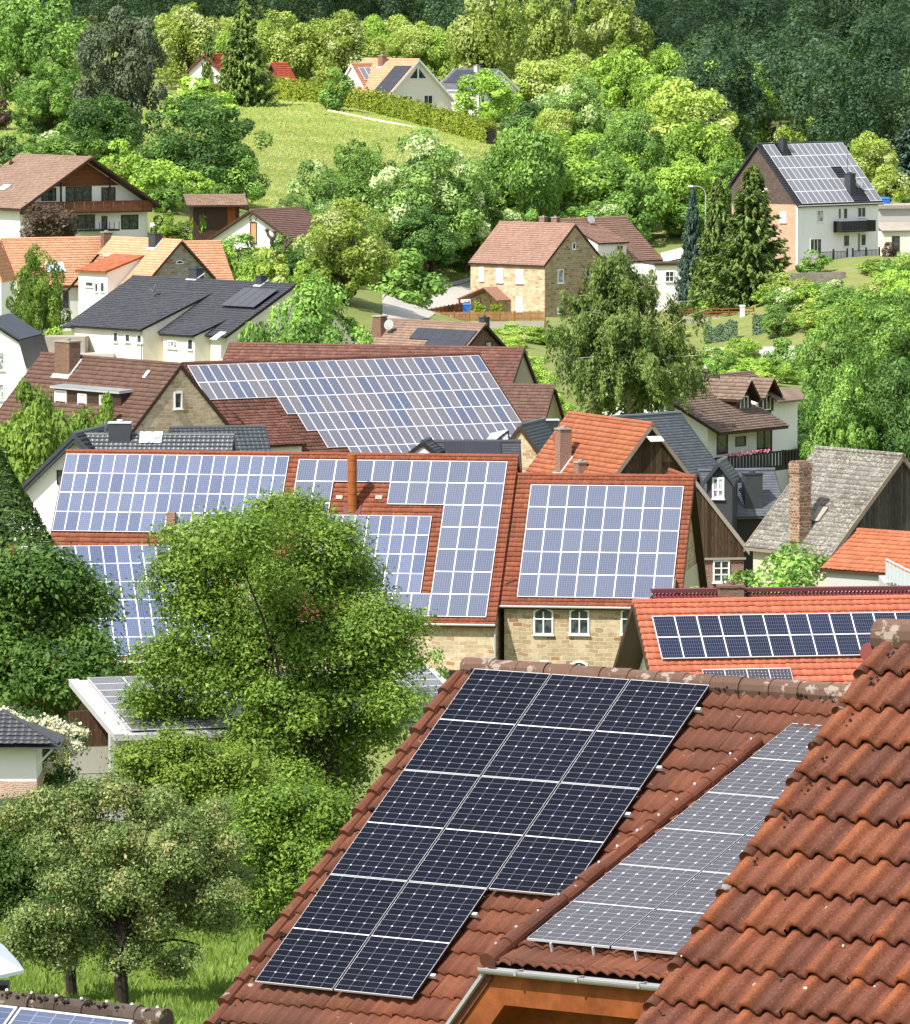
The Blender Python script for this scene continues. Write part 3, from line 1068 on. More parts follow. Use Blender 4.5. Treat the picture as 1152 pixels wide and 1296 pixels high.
def dish(parent, p, n, r, mat, arm=True):
    mb = MB()
    p = np.asarray(p, float)
    n = nrm(n)
    mb.disc(p, n, r, r * 0.35, 18)
    mb.tube([p - n * r * 0.3, p - n * r * 0.5 - np.array([0, 0, r * 0.2]), p - n * r * 0.55 - np.array([0, 0, r * 1.6])], 0.035, 6)
    mb.tube([p - np.array([0, 0, r * 0.9]), p + n * r * 0.8 - np.array([0, 0, r * 0.35])], 0.02, 5)
    return mb.build('satellite_dish', mat, parent, smooth=False)


def slab(parent, name, pts, th, mat, down=True):
    """flat roof slab from its top outline"""
    mb = MB()
    mb.prism(pts, (0, 0, -th))
    return mb.build(name, mat, parent)


def shiftV(V, du, L=None, w=None, wb=None):
    a = D2R(V[3])
    return [V[0] + du * math.cos(a), V[1] + du * math.sin(a), V[2], V[3], V[4] - du if L is None else L, V[5] if w is None else w, V[6] if wb is None else wb, V[7]]


def wing(h, u0, u1, vt, th2, ve, roofmat, wallmat, spec='farpan', oe=0.3, zbase=None, name='dormer', trim=None, og=0.15, seed=3, cheek=None):
    """shed-roofed dormer or wing in house space; returns (wall object, front wall v)"""
    t2, c2, s2 = math.tan(D2R(th2)), math.cos(D2R(th2)), math.sin(D2R(th2))
    zt = h.zr - vt * h.t
    vf = ve - oe
    mb = MB()
    n = 0.14
    top = lambda v: zt - (v - vt) * t2 - n
    if zbase is None:
        pl = [(0, -(vt + 0.2), h.zr - (vt + 0.2) * h.t - 0.35), (0, -vf, h.zr - vf * h.t - 0.35), (0, -vf, top(vf)), (0, -(vt + 0.2), top(vt + 0.2))]
    else:
        pl = [(0, -(vt + 0.2), zbase), (0, -vf, zbase), (0, -vf, top(vf)), (0, -(vt + 0.2), top(vt + 0.2))]
    pl = [(u0 + og, p[1], p[2]) for p in pl]
    mb.prism(pl, (u1 - u0 - 2 * og, 0, 0))
    wo = mb.build(name, wallmat, h.root)
    ro = tile_obj(name + '_roof', spec, roofmat, wo, (u0, -vt, zt), (1, 0, 0), (0, -c2, -s2), (0, -s2, c2), u1 - u0, (ve - vt) / c2, None, seed)
    mb = MB()
    mb.prism([(u0 - 0.012, -vt, zt - 0.02), (u0 - 0.012, -ve, zt - (ve - vt) * t2 - 0.02), (u0 - 0.012, -ve, zt - (ve - vt) * t2 - 0.15), (u0 - 0.012, -vt, zt - 0.15)], (u1 - u0 + 0.024, 0, 0))
    mb.build('verge_trim', trim or M['brownwood'], wo)
    return wo, vf, (lambda px, py: h.hit(px, py, (0, -t2, 1), zt + vt * t2))


def plane_on(h, vt, th2):
    t2 = math.tan(D2R(th2))
    zt = h.zr - vt * h.t
    return lambda px, py: h.hit(px, py, (0, -t2, 1), zt + vt * t2)


VV = {"rightbarn": [3.33, 388.57, -28.36, -8.7, 10.64, 6.67, 6.67, 46.43], "midbarn": [-22.83, 393.5, -27.34, -9.3, 26.86, 8.55, 8.0, 46.5],
      "lowwing": [-24.51, 364.29, -30.61, 7.96, 12.37, 8.9, 4.0, 30.75], "orangesolar": [6.88, 258.64, -23.83, 10.01, 13.5, 4.3, 4.3, 37.53],
      "brownhouse": [-27.7, 449.29, -24.66, -52.71, 16.33, 4.6, 4.6, 46.79], "solarbarn": [-19.01, 467.5, -26.35, 32.24, 24.5, 8.38, 8.38, 38.82],
      "darkhouse": [-27.98, 582.86, -25.28, -48.73, 21.99, 10.92, 8.0, 28.19], "orangeL": [-46.0, 680.0, -25.72, 25.55, 12.4, 5.09, 5.09, 42.32],
      "orangeR": [-34.72, 680.0, -25.52, -50.06, 11.59, 6.21, 4.29, 42.21], "chalet": [-50.46, 777.14, -19.6, -55.33, 16.13, 9.45, 9.4, 31.03],
      "whitebrown": [-22.24, 728.57, -24.43, 60.04, 10.83, 5.58, 5.8, 30.63], "stone": [5.15, 777.14, -27.39, -43.43, 11.89, 5.29, 5.29, 40.99],
      "stonerear": [12.25, 800.36, -27.94, 46.18, 12.08, 5.99, 5.99, 39.82], "whitesolar": [34.89, 777.14, -18.42, 46.78, 15.28, 6.36, 4.5, 47.69],
      "brownchim": [-7.13, 631.43, -31.39, -44.72, 14.08, 3.9, 6.3, 39.26], "orangebarn": [7.19, 425.0, -27.09, -64.89, 11.79, 3.2, 3.2, 50.54],
      "slate": [10.44, 439.57, -28.3, 46.14, 6.46, 3.2, 3.2, 44.28], "greybarn": [19.63, 364.29, -25.12, -53.55, 7.35, 5.01, 5.01, 45.79],
      "near": [0.14, 75.29, -7.72, -34.83, 8.5, 5.4, 4.72, 36.08], "whitegable": [-13.11, 971.43, -10.69, -50.5, 12.67, 7.05, 6.63, 41.75],
      "greygable": [-0.12, 1007.86, -12.62, -47.91, 10.01, 4.11, 4.11, 36.24], "redgable": [-27.57, 1007.86, -11.8, 42.41, 3.3, 4.0, 4.0, 49.14]}


def zground(V):
    a = D2R(V[3])
    return float(tz(V[0] + math.cos(a) * V[4] / 2, V[1] + math.sin(a) * V[4] / 2 - 2))


def barns():
    V = VV['midbarn']
    # --- left barn wing with the blue array
    h = House('solar_barn', 'red tiled barn wing with four rows of blue panels, left end of the long roof', 'barn', V, -41.0)
    uB, _ = h.front(367, 574)
    _, sL = h.front(61.5, 691)
    bpy.data.objects.remove(h.root)
    Vl = shiftV(V, 0, uB, sL * math.cos(D2R(V[7])), 5.0)
    h = House('solar_barn', 'red tiled barn wing with four rows of blue panels, left end of the long roof', 'barn', Vl, -41.0)
    h.roof(M['t_red'], 'farpan', 0.2, 0.3, 0.3, M['brownwood'], seed=2)
    h.walls(M['oldplaster'])
    h.array((84.6, 575.8), (366, 579), 18, 4, 'poly_blue', frame=0.03, uv=(*[h.front(84.6, 576)[0]], h.front(84.6, 576)[1], h.front(366.5, 579)[0], h.front(65, 673.5)[1]))
    h.gutter()
    mb = MB()
    u, sl = h.front(217, 668)
    p = h.fp(u, sl)
    mb.box(p[0] - .25, p[0] + .25, p[1] - .25, p[1] + .25, p[2] - .6, p[2] + .9)
    mb.build('chimney', M['brick'], h.root)
    # --- middle barn
    Vm = shiftV(V, uB)
    h = House('stone_barn', 'tall middle barn with lilac solar panels stepped round bare tiles and a rusty flue pipe', 'barn', Vm, -41.0)
    h.roof(M['t_red'], 'farpan', 0.12, 0.35, 0.35, M['t_red'], seed=3)
    h.walls(M['stonepale'])
    u0, s0 = h.front(379, 583)
    u1, _ = h.front(643, 583.3)
    _, s1 = h.front(619.5, 783)
    keep = lambda i, j: (j == 0) or (j == 1 and (i < 2 or i > 4)) or (2 <= j <= 5 and i > 7) or (j == 6 and i > 3) or (j == 2 and i < 2)
    h.array(None, None, 11, 7, 'poly_lilac', lambda i, j: not keep(i, j), 0.036, uv=(u0, s0, u1, s1))
    ua, sa = h.front(547, 655)
    _, sb = h.front(532, 752.5)
    w16 = (h.front(547, 655)[0] - h.front(467, 652.9)[0]) / 5
    h.array(None, None, 9, 4, 'poly_blue', None, 0.03, uv=(ua - 9 * w16, sa, ua, sb))
    h.gutter()
    # flue
    u, sl = h.front(446, 646)
    p = h.fp(u, sl)
    mb = MB()
    top = h.hit(446, 575, (0, 1, 0), p[1])
    mb.tube([p - np.array([0, 0, 1.2]), (p[0], p[1], top[2])], 0.27, 14)
    for k in range(5):
        z = p[2] + (top[2] - p[2]) * (0.1 + 0.2 * k)
        mb.tube([(p[0], p[1], z), (p[0], p[1], z + 0.035)], 0.29, 14)
    mb.build('flue_pipe', M['rust'], h.root, smooth=False)
    mb = MB()
    mb.obox(h.fp(u - .5, sl + .45, .05), (1.0, 0, 0), h.fp(0, 0) - h.fp(0, .9), h.fp(0, 0, .02) - h.fp(0, 0))
    mb.build('flue_collar', M['metalred'], h.root)
    mb = MB()
    mb.tube([(h.u1 + 0.06, h.yf - 0.08, h.zr - h.w * h.t - 0.1), (h.u1 + 0.06, h.yf - 0.08, -1)], 0.06, 8)
    mb.build('downpipe', M['zinc'], h.root)
    # dark opening and ivy side is the ground floor door
    a, b = h.wallf(568, 848), h.wallf(588, 905)
    mb = MB()
    mb.box(a[0], b[0], h.yf - 0.03, h.yf + 0.2, b[2], a[2])
    mb.build('barn_opening', M['blackwood'], h.root)
    for px in (425, 475):
        pp = h.fp(*h.front(px, 633), 0.05)
        mb = MB()
        mb.obox(pp, (.4, 0, 0), h.fp(0, 0) - h.fp(0, .3), h.fp(0, 0, .06) - h.fp(0, 0))
        mb.build('vent_tile', M['concrete'], h.ro)
    # --- right barn
    V = VV['rightbarn']
    h = House('farmhouse', 'sandstone farmhouse with arched white windows under a red roof with eight columns of lilac panels', 'house', V, -41.0)
    h.roof(M['t_red'], 'farpan', 0.45, 0.35, 0.35, M['brownwood'], seed=4)
    h.walls(M['stone'])
    h.array(None, None, 8, 5, 'poly_lilac', None, 0.036, uv=(*h.front(672.5, 615), h.front(866, 615.6)[0], h.front(654.4, 757)[1]))
    h.gutter()
    for x0, x1 in ((677.5, 698.5), (723, 744), (788, 808)):
        h.win('f', (x0, 774), (x1, 801.5), 'white', 1, [0.66], True, fw=0.09)
    for x0, x1 in ((680, 698), (724, 742)):
        h.win('f', (x0, 841), (x1, 868), 'white', 1, [0.66], True, fw=0.09)
    mb = MB()
    mb.box(h.u1 + .005, h.u1 + 0.03, h.yf, h.yb, -1, 7.2)
    mb.build('gable_plaster', M['oldplaster'], h.root)
    mb = MB()
    p, q = h.fp(*h.front(640, 740), .06), h.fp(*h.front(655, 734), .16)
    mb.tube([p, q], 0.03, 5)
    mb.build('cable', M['blackwood'], h.root)
    # --- timber gabled lean-to house to the right of it
    P = at(880, 607, 397)
    V = [P[0], P[1], P[2], 99, 8.0, 3.3, 3.0, 52]
    h = House('timber_gable_house', 'dark timber gable above red brick wall with one white window, tucked beside the farmhouse', 'house', V, -41.0)
    h.roof(M['t_red'], 'farpan', 0.2, 0.3, 0.3, M['concrete'], seed=5)
    zc = h.gab(900, 706, 0.2)[2]
    h.walls(M['brick'], gable_mat=M['wooddark'], gz=zc)
    h.win('A', (904.5, 711), (921.5, 735), 'white', 1, [0.33, 0.66], fw=0.1)
    mb = MB()
    mb.box(h.u0 - 0.14, h.u0 + 0.02, h.yf - 0.1, h.yb + 0.1, zc - 0.12, zc)
    mb.build('cornice_board', M['concrete'], h.root)
    # --- low wing in front, left
    V = VV['lowwing']
    h = House('solar_wing', 'lower red roofed wing half hidden by trees, roof filled with six rows of blue panels', 'barn', V, -41.0)
    h.roof(M['t_red'], 'farpan', 0.2, 0.3, 0.3, M['whitepaint'], seed=6)
    h.walls(M['brownwood'])
    u0, s0 = h.front(78, 693.5)
    u1, _ = h.front(213, 692.3)
    _, s1 = h.front(168, 832.5)
    w = (u1 - u0) / 8
    h.array(None, None, 14, 6, 'poly_blue', None, 0.034, uv=(u0 - 3 * w, s0, u0 + 11 * w, s1))


def orange_solar_house():
    V = VV['orangesolar']
    h = House('orange_house', 'bright orange-red roofed house with a double row of dark solar panels', 'house', V, -34.5)
    h.roof(M['t_brick'], 'farpan', 1.0, 0.5, 0.5, M['brownwood'], seed=7)
    h.walls(M['white'])
    u0, s0 = h.front(824.6, 784)
    u1, _ = h.front(1104.6, 782.5)
    _, s1 = h.front(836.8, 837.8)
    w = (u1 - u0) / 5
    h.array(None, None, 7, 2, 'mono_land', None, 0.028, uv=(u0, s0, u0 + 7 * w, s1), lift=0.14)
    ua, sa = h.front(888, 850.5)
    ub, _ = h.front(1000, 849.5)
    h.array(None, None, 4, 1, 'mono_grey', None, 0.03, uv=(ua, sa, ub, sa + 1.75))
    p = h.fp(*h.front(1099, 838), 0.5)
    dish(h.root, p, (-0.1, -1, 0.35), 0.4, M['dishred'])
    # building behind with dark red trapezoid sheet roof
    P = at(826, 752, 275)
    V2 = [P[0], P[1], P[2], 7, 14.0, 2.6, 4.0, 16]
    h2 = House('metal_roof_shed', 'long low shed with dark red corrugated sheet roof directly behind the orange house', 'shed', V2, -35.5)
    mb = MB()
    n = 90
    for k in range(n):
        u = 14.0 * k / n
        mb.obox((u, -2.6, h2.zr - 2.6 * h2.t), (14.0 / n * 0.45, 0, 0), (0, 2.6, 2.6 * h2.t), (0, 0, 0.09))
    mb.obox((0, -2.6, h2.zr - 2.6 * h2.t - .05), (14.0, 0, 0), (0, 2.6, 2.6 * h2.t), (0, 0, 0.05))
    mb.obox((0, 0.0, h2.zr - 0.06), (14.0, 0, 0), (0, 4, -4 * h2.t), (0, 0, 0.06))
    mb.box(-0.05, 14.05, -0.25, 0.2, h2.zr + 0.06, h2.zr + 0.22)
    ro = mb.build('roof', M['metalred'], h2.root)
    h2.ro = ro
    h2.walls(M['oldplaster'])
    a = h2.hit(924, 752, (0, 1, 0), -0.3)
    chimney_at(h2.root, (a[0], -0.5, h2.zr - 0.3), 1.0, 0.7, 0.6, M['brickbrown'], M['brickbrown'], None)


def brown_house():
    V = VV['brownhouse']
    h = House('brown_house', 'dark brown tiled house with sandstone gable and a wide flat-topped dormer', 'house', V, -40.2)
    h.roof(M['t_brown'], 'farpan', 0.12, 0.3, 0.3, seed=8)
    h.walls(M['brownwood'])
    mb = MB()
    zt = h.zr - 0.27
    mb.prism([(h.u1 + 0.005, h.yf, -1), (h.u1 + 0.005, h.yb, -1), (h.u1 + 0.005, h.yb, zt - h.yb * h.t), (h.u1 + 0.005, 0, zt), (h.u1 + 0.005, h.yf, zt + h.yf * h.t)], (0.06, 0, 0))
    mb.build('stone_gable', M['stonepale'], h.root)
    h.win('B', (221.6, 498), (228.8, 515.5), 'white', 0, None, v=h.u1 + 0.065, fw=0.1)
    # dormer
    tl = h.front(66, 484)
    vt = tl[1] * h.c
    pl = plane_on(h, vt, 4)
    e0, e1 = pl(60, 486), pl(143, 494.5)
    r1 = h.front(176, 487)
    u0, u1 = h.front(88, 480)[0], r1[0]
    ve = -pl(120, 493)[1]
    wo, vf, _ = wing(h, u0, u1, vt, 4, ve, M['sheetdull'], M['brownwood'], 'slate', oe=0.25, name='dormer', trim=M['zinc'])
    for a, b in (((71, 495), (84, 520)), ((100, 499), (109.5, 520)), ((127.5, 501), (139, 515))):
        h.win('f', a, b, 'blind', 0, None, v=vf, parent=wo, sill=False)
    h.chimney(85.5, 466, 1.75, 0.9, 1.75, M['brickbrown'], capmat=M['concrete'])
    mb = MB()
    p = h.fp(*h.front(181, 479), .08)
    mb.obox(p, (.35, 0, 0), h.fp(0, 0) - h.fp(0, .6), (0, 0, .05))
    mb.build('roof_hatch', M['sheetpale'], h.ro)


def solar_barn():
    V = VV['solarbarn']
    h = House('panel_roof_barn', 'large barn whose wide roof is covered by slanting rows of grey-blue solar panels', 'barn', V, -40.5)
    h.roof(M['t_maroon'], 'farpan', 0.2, 0.35, 0.35, seed=9)
    h.walls(M['stone'])
    u0, s0 = h.front(236.7, 464.4)
    u1, _ = h.front(607.7, 455)
    _, s5 = h.front(416.9, 568.1)
    l = (s5 - s0) / 5
    w = (u1 - u0) / 30
    st = [0, 0] + [int(round((h.front(*q)[0] - u0) / w)) for q in ((353.3, 507), (379.4, 527.5), (404.4, 548.3), (446, 568.5))]
    lo = [30, 30, 30, 30, 30, 26]
    cells = [(i, j) for j in range(6) for i in range(st[j], lo[j])]
    me = panel_mesh('poly_grey', w, l, 0.034, 0.04)
    rest = []
    cells.sort(key=lambda q: (q[1], -q[0]))
    for k, (i, j) in enumerate(cells):
        p = h.fp(u0 + i * w, s0 + (j + 1) * l, 0.1)
        if k < 100:
            o = new_obj('solar_panel', me, h.ro)
            o.location = tuple(p)
            o.rotation_euler = (h.th, 0, 0)
        else:
            rest.append((i, j))
    if rest:
        Vm = np.array([v.co for v in me.vertices])
        Vs, Fs, Ms = [], [], []
        for (i, j) in rest:
            b = len(Vs) * len(Vm)
            p = h.fp(u0 + i * w, s0 + (j + 1) * l, 0.1) - h.fp(u0, s0, 0.1)
            # panel space: x along ridge, y up the slope
            Vs.append(Vm + np.array([(i) * w, (5 - j) * l, 0]))
            for pg in me.polygons:
                Fs.append([b + q for q in pg.vertices])
                Ms.append(pg.material_index)
        m2 = bpy.data.meshes.new('solar_panel')
        m2.from_pydata([tuple(q) for q in np.concatenate(Vs)], [], Fs)
        for mt in me.materials:
            m2.materials.append(mt)
        m2.polygons.foreach_set('material_index', Ms)
        o = new_obj('solar_panel', m2, h.ro)
        o['kind'] = 'stuff'
        o.location = tuple(h.fp(u0, s0 + 6 * l, 0.1))
        o.rotation_euler = (h.th, 0, 0)
    # lower shed roof with small white wall on the left part of the slope
    t = h.front(343, 519)
    vt = t[1] * h.c
    pl = plane_on(h, vt, 26)
    ve = -pl(384, 562)[1]
    u0, u1 = h.front(296, 521)[0], h.front(343, 519)[0] + 0.3
    wing(h, u0, u1, vt, 26, ve, M['t_maroon'], M['white'], 'farpan', oe=0.45, name='dormer')
    # long maroon roof behind
    P = at(290, 434.5, 520)
    V2 = [P[0], P[1], P[2], -18, 24.0, 3.6, 3.6, 40]
    h2 = House('long_shed', 'long maroon roofed shed whose ridge shows just behind the panel roof barn', 'shed', V2, -39.5)
    h2.roof(M['t_maroon'], 'farpan', 0.2, 0.3, 0.3, seed=10)
    h2.walls(M['oldplaster'])
    # lower brown roof to the right, behind the barn
    P = at(634, 487, 505)
    V3 = [P[0], P[1], P[2], -15, 4.2, 3.2, 3.2, 40]
    h3 = House('small_shed', 'little taupe roofed outbuilding between the panel roof barn and the birch', 'shed', V3, -39.8)
    h3.roof(M['t_brown'], 'farpan', 0.2, 0.3, 0.3, seed=11)
    h3.walls(M['oldplaster'])


def glazed_house():
    P = at(92.7, 549.8, 415)
    V = [P[0], P[1], P[2], -4, 10.0, 4.2, 3.0, 40]
    h = House('anthracite_house', 'white house with shiny blue-black tiled roof and gable verge peeking over the left solar barn', 'house', V, -41)
    h.roof(M['t_glazed'], 'farpan', 0.7, 0.3, 0.3, M['leadblack'], seed=12)
    h.walls(M['white'])
    mb = MB()
    h.chimney(152, 553, 1.35, 0.8, 0.85, M['leadblack'], capmat=M['sheetpale'], flash=False)
    mb = MB()
    p = h.fp(*h.front(176, 562), .07)
    mb.obox(p, (1.4, 0, 0), h.fp(0, 0) - h.fp(0, 1.0), h.fp(0, 0, .06) - h.fp(0, 0))
    mb.build('skylight', M['skylight'], h.ro)
    mb = MB()
    ps = [h.fp(*h.front(132 + 5 * k, 549 + 1.5 * k), .1) for k in range(6)]
    for p in ps:
        mb.obox(p, (0.1, 0, 0), h.fp(0, 0) - h.fp(0, 1.2), (0, 0, .06))
    mb.build('snow_guard', M['leadblack'], h.ro)
    # white gable and long left verge: cross roof running away to the left
    P = at(93, 549, 413)
    V2 = [P[0], P[1], P[2], 78, 9.0, 3.2, 4.6, 44]
    h2 = House('gable_wing', 'white rendered gable with a thick dark verge left of the blue solar array', 'house', V2, -41)
    h2.roof(M['t_glazed'], 'farpan', 0.6, 0.3, 0.4, M['leadblack'], seed=13, thick=0.4)
    h2.walls(M['white'])
    h2.win('A', (73, 596), (78.5, 612), 'black', 0, None, sill=False)
    P = at(215, 542, 428)
    V3 = [P[0], P[1], P[2], 14, 6.2, 3.3, 3.0, 38]
    h3 = House('glazed_roof_annex', 'annex with grey-blue glazed tiles sloping behind the anthracite house', 'house', V3, -41)
    h3.roof(M['t_glazed'], 'farpan', 0.2, 0.3, 0.3, M['leadblack'], seed=14)
    h3.walls(M['white'])


def dark_house():
    V = list(VV['darkhouse'])
    V[5] = 7.6
    h = House('anthracite_roof_house', 'white house with broad anthracite tiled roof, stepped shed wings and a solar thermal collector', 'house', V, -38.5)
    h.roof(M['t_black'], 'farpan', 0.4, 0.5, 0.5, M['blackwood'], seed=15)
    h.walls(M['cream'])
    h.gutter(M['blackalu'])
    # big wing
    t0, t1 = h.front(167, 365), h.front(256, 370)
    vt = (t0[1] + t1[1]) / 2 * h.c
    pl = plane_on(h, vt, 20)
    e0, e1 = pl(102, 413), pl(191, 418.5)
    ve = -(e0[1] + e1[1]) / 2
    u0, u1 = (t0[0] + e0[0]) / 2, (t1[0] + e1[0]) / 2
    wo, vf, pf = wing(h, u0, u1, vt, 20, ve, M['t_black'], M['cream'], 'farpan', 0.4, -1.5, 'wing', M['blackwood'])
    for a, b in (((144.5, 421), (149, 432)), ((159.5, 423.5), (164.5, 432)), ((174.5, 424.5), (179.5, 433.5))):
        h.win('f', a, b, 'white', 0, None, v=vf, parent=wo, fw=0.08)
    p = pf(195, 376)
    dish(wo, (p[0], p[1], p[2] + 0.75), (-0.6, -0.7, 0.4), 0.42, M['dish'])
    mb = MB()
    mb.tube([(u1 - .3, -(vf + .08), pf(191, 419)[2] - .2), (u1 - .3, -(vf + .08), -1)], .05, 6)
    mb.build('downpipe', M['zinc'], wo)
    # small wing
    t0, t1 = h.front(239.5, 401.5), h.front(278, 405)
    vt = (t0[1] + t1[1]) / 2 * h.c
    pl = plane_on(h, vt, 18)
    e0, e1 = pl(208, 422.5), pl(251.5, 426)
    ve = -(e0[1] + e1[1]) / 2
    u0, u1 = (t0[0] + e0[0]) / 2, (t1[0] + e1[0]) / 2
    wo, vf, pf = wing(h, u0, u1, vt, 18, ve, M['t_black'], M['cream'], 'farpan', 0.35, -1.5, 'wing', M['blackwood'])
    h.win('f', (213, 432), (224, 440), 'white', 2, None, v=vf, parent=wo, glass=M['glasspale'])
    h.win('f', (238.5, 430), (244, 442), 'white', 0, None, v=vf, parent=wo)
    # collector
    u0, s0 = h.front(311, 367)
    u1, _ = h.front(354.5, 369)
    _, s1 = h.front(297.5, 391)
    h.array(None, None, 4, 1, 'black', None, 0.04, uv=(u0, s0, u1, s1), lift=0.25)
    h.chimney(248, 350.5, 1.1, 0.8, 0.7, M['leadblack'], capmat=M['leadblack'])
    h.chimney(331, 359, 0.7, 0.7, 0.6, M['leadblack'], capmat=M['leadblack'])
    mb = MB()
    mb.obox(h.fp(*h.front(266, 431), .06), (.9, 0, 0), h.fp(0, 0) - h.fp(0, 1.3), h.fp(0, 0, .08) - h.fp(0, 0))
    mb.build('skylight', M['skylight'], h.ro)


def orange_house_left():
    V = VV['orangeL']
    h = House('salmon_roof_house', 'white house with long salmon pantiled roof, brick chimney and skylight', 'house', V, -36.5)
    h.roof(M['t_salmon'], 'farpan', 0.15, 0.4, 0.4, M['woodorange'], seed=16)
    h.walls(M['white'])
    mb = MB()
    u, sl = h.front(70, 340)
    mb.obox(h.fp(u - 1.0, sl + .6, .08), (2.0, 0, 0), h.fp(0, 0) - h.fp(0, 1.35), h.fp(0, 0, .08) - h.fp(0, 0))
    mb.build('skylight', M['skylight'], h.ro)
    h.win('f', (80, 368), (86, 388), 'brown', 0)
    h.win('f', (44, 370), (60, 388), 'brown', 1)
    h.chimney(135, 318, 0.95, 0.85, 1.9, M['brickbrown'])
    # left white gablet
    P = at(2, 309, 668)
    Vg = [P[0] - 1.5, P[1], P[2], 78, 5.0, 1.55, 2.2, 66]
    g = House('gable_dormer_house', 'white gable end with steep salmon verge at the left picture edge', 'house', Vg, -36.5)
    g.roof(M['t_salmon'], 'farpan', 0.1, 0.1, 0.1, M['t_salmon'], seed=17)
    g.walls(M['white'])
    V = VV['orangeR']
    h = House('stone_gable_house', 'salmon roofed house with rough sandstone gable, small fan window and projecting white dormer wing', 'house', V, -37.0)
    t0, t1 = h.front(147, 320), h.front(180, 323.5)
    vt = (t0[1] + t1[1]) / 2 * h.c
    pl = plane_on(h, vt, 17)
    e0, e1 = pl(96, 341), pl(134.5, 345)
    ve = -(e0[1] + e1[1]) / 2
    u0, u1 = (t0[0] + e0[0]) / 2, (t1[0] + e1[0]) / 2
    sw = vt / h.c + .4
    h.roof(M['t_salmon'], 'farpan', 0.3, 0.3, 0.3, M['brownwood'], seed=18, mask=lambda u, s: (u > u1 - .1) | (s < sw))
    mb = MB()
    mb.prism([(u1, 0, h.zr - .05), (u1, -h.w + .03, h.zr - (h.w - .03) * h.t - .05), (u1, -h.w + .03, h.zr - (h.w - .03) * h.t - .2), (u1, 0, h.zr - .22)], (h.L - u1 - .05, 0, 0))
    mb.build('roof_boards', M['brownwood'], h.ro)
    h.og, h.of, h.ob = .3, .3, .3
    mb = MB()
    yf, yb, zt = -(h.w - .3), h.wb - .3, h.zr - .25
    h.u1, h.u0 = h.L - .3, .3
    mb.prism([(u1 - .2, yf, -1.5), (u1 - .2, yb, -1.5), (u1 - .2, yb, zt - yb * h.t), (u1 - .2, 0, zt), (u1 - .2, yf, zt + yf * h.t)], (h.u1 - u1 + .2, 0, 0))
    h.wa = mb.build('wall', M['white'], h.root)
    mb = MB()
    mb.prism([(h.u1, yf, -1.5), (h.u1, yb, -1.5), (h.u1, yb, zt - yb * h.t), (h.u1, 0, zt), (h.u1, yf, zt + yf * h.t)], (.06, 0, 0))
    mb.build('stone_gable', M['stonegrey'], h.root)
    h.win('B', (223.5, 331.5), (231, 333), 'white', 0, None, True, v=h.u1 + .065, fw=0.06, sill=False)
    h.chimney(196.5, 309, 1.1, 0.9, 1.0, M['leadblack'], capmat=M['leadblack'])
    wo, vf, pf = wing(h, u0, u1, vt, 17, ve, M['t_orange'], M['white'], 'farpan', 0.35, -1.5, 'wing', M['woodorange'])
    h.win('f', (109, 357), (118, 362), 'white', 0, None, v=vf, parent=wo)
    h.win('f', (121, 359), (124, 369), 'white', 0, None, v=vf, parent=wo)
    h.win('f', (128, 358), (132, 369), 'white', 0, None, v=vf, parent=wo)
    # roof strip right of the stone gable
    P = at(229, 306, 697)
    V4 = [P[0], P[1], P[2], 22, 4.4, 4.2, 4, 44]
    h4 = House('orange_annex', 'narrow orange pantiled annex roof rising right behind the stone gable', 'house', V4, -36.5)
    h4.roof(M['t_salmon'], 'farpan', 0.1, 0.2, 0.2, M['woodorange'], seed=19)
    h4.walls(M['white'])


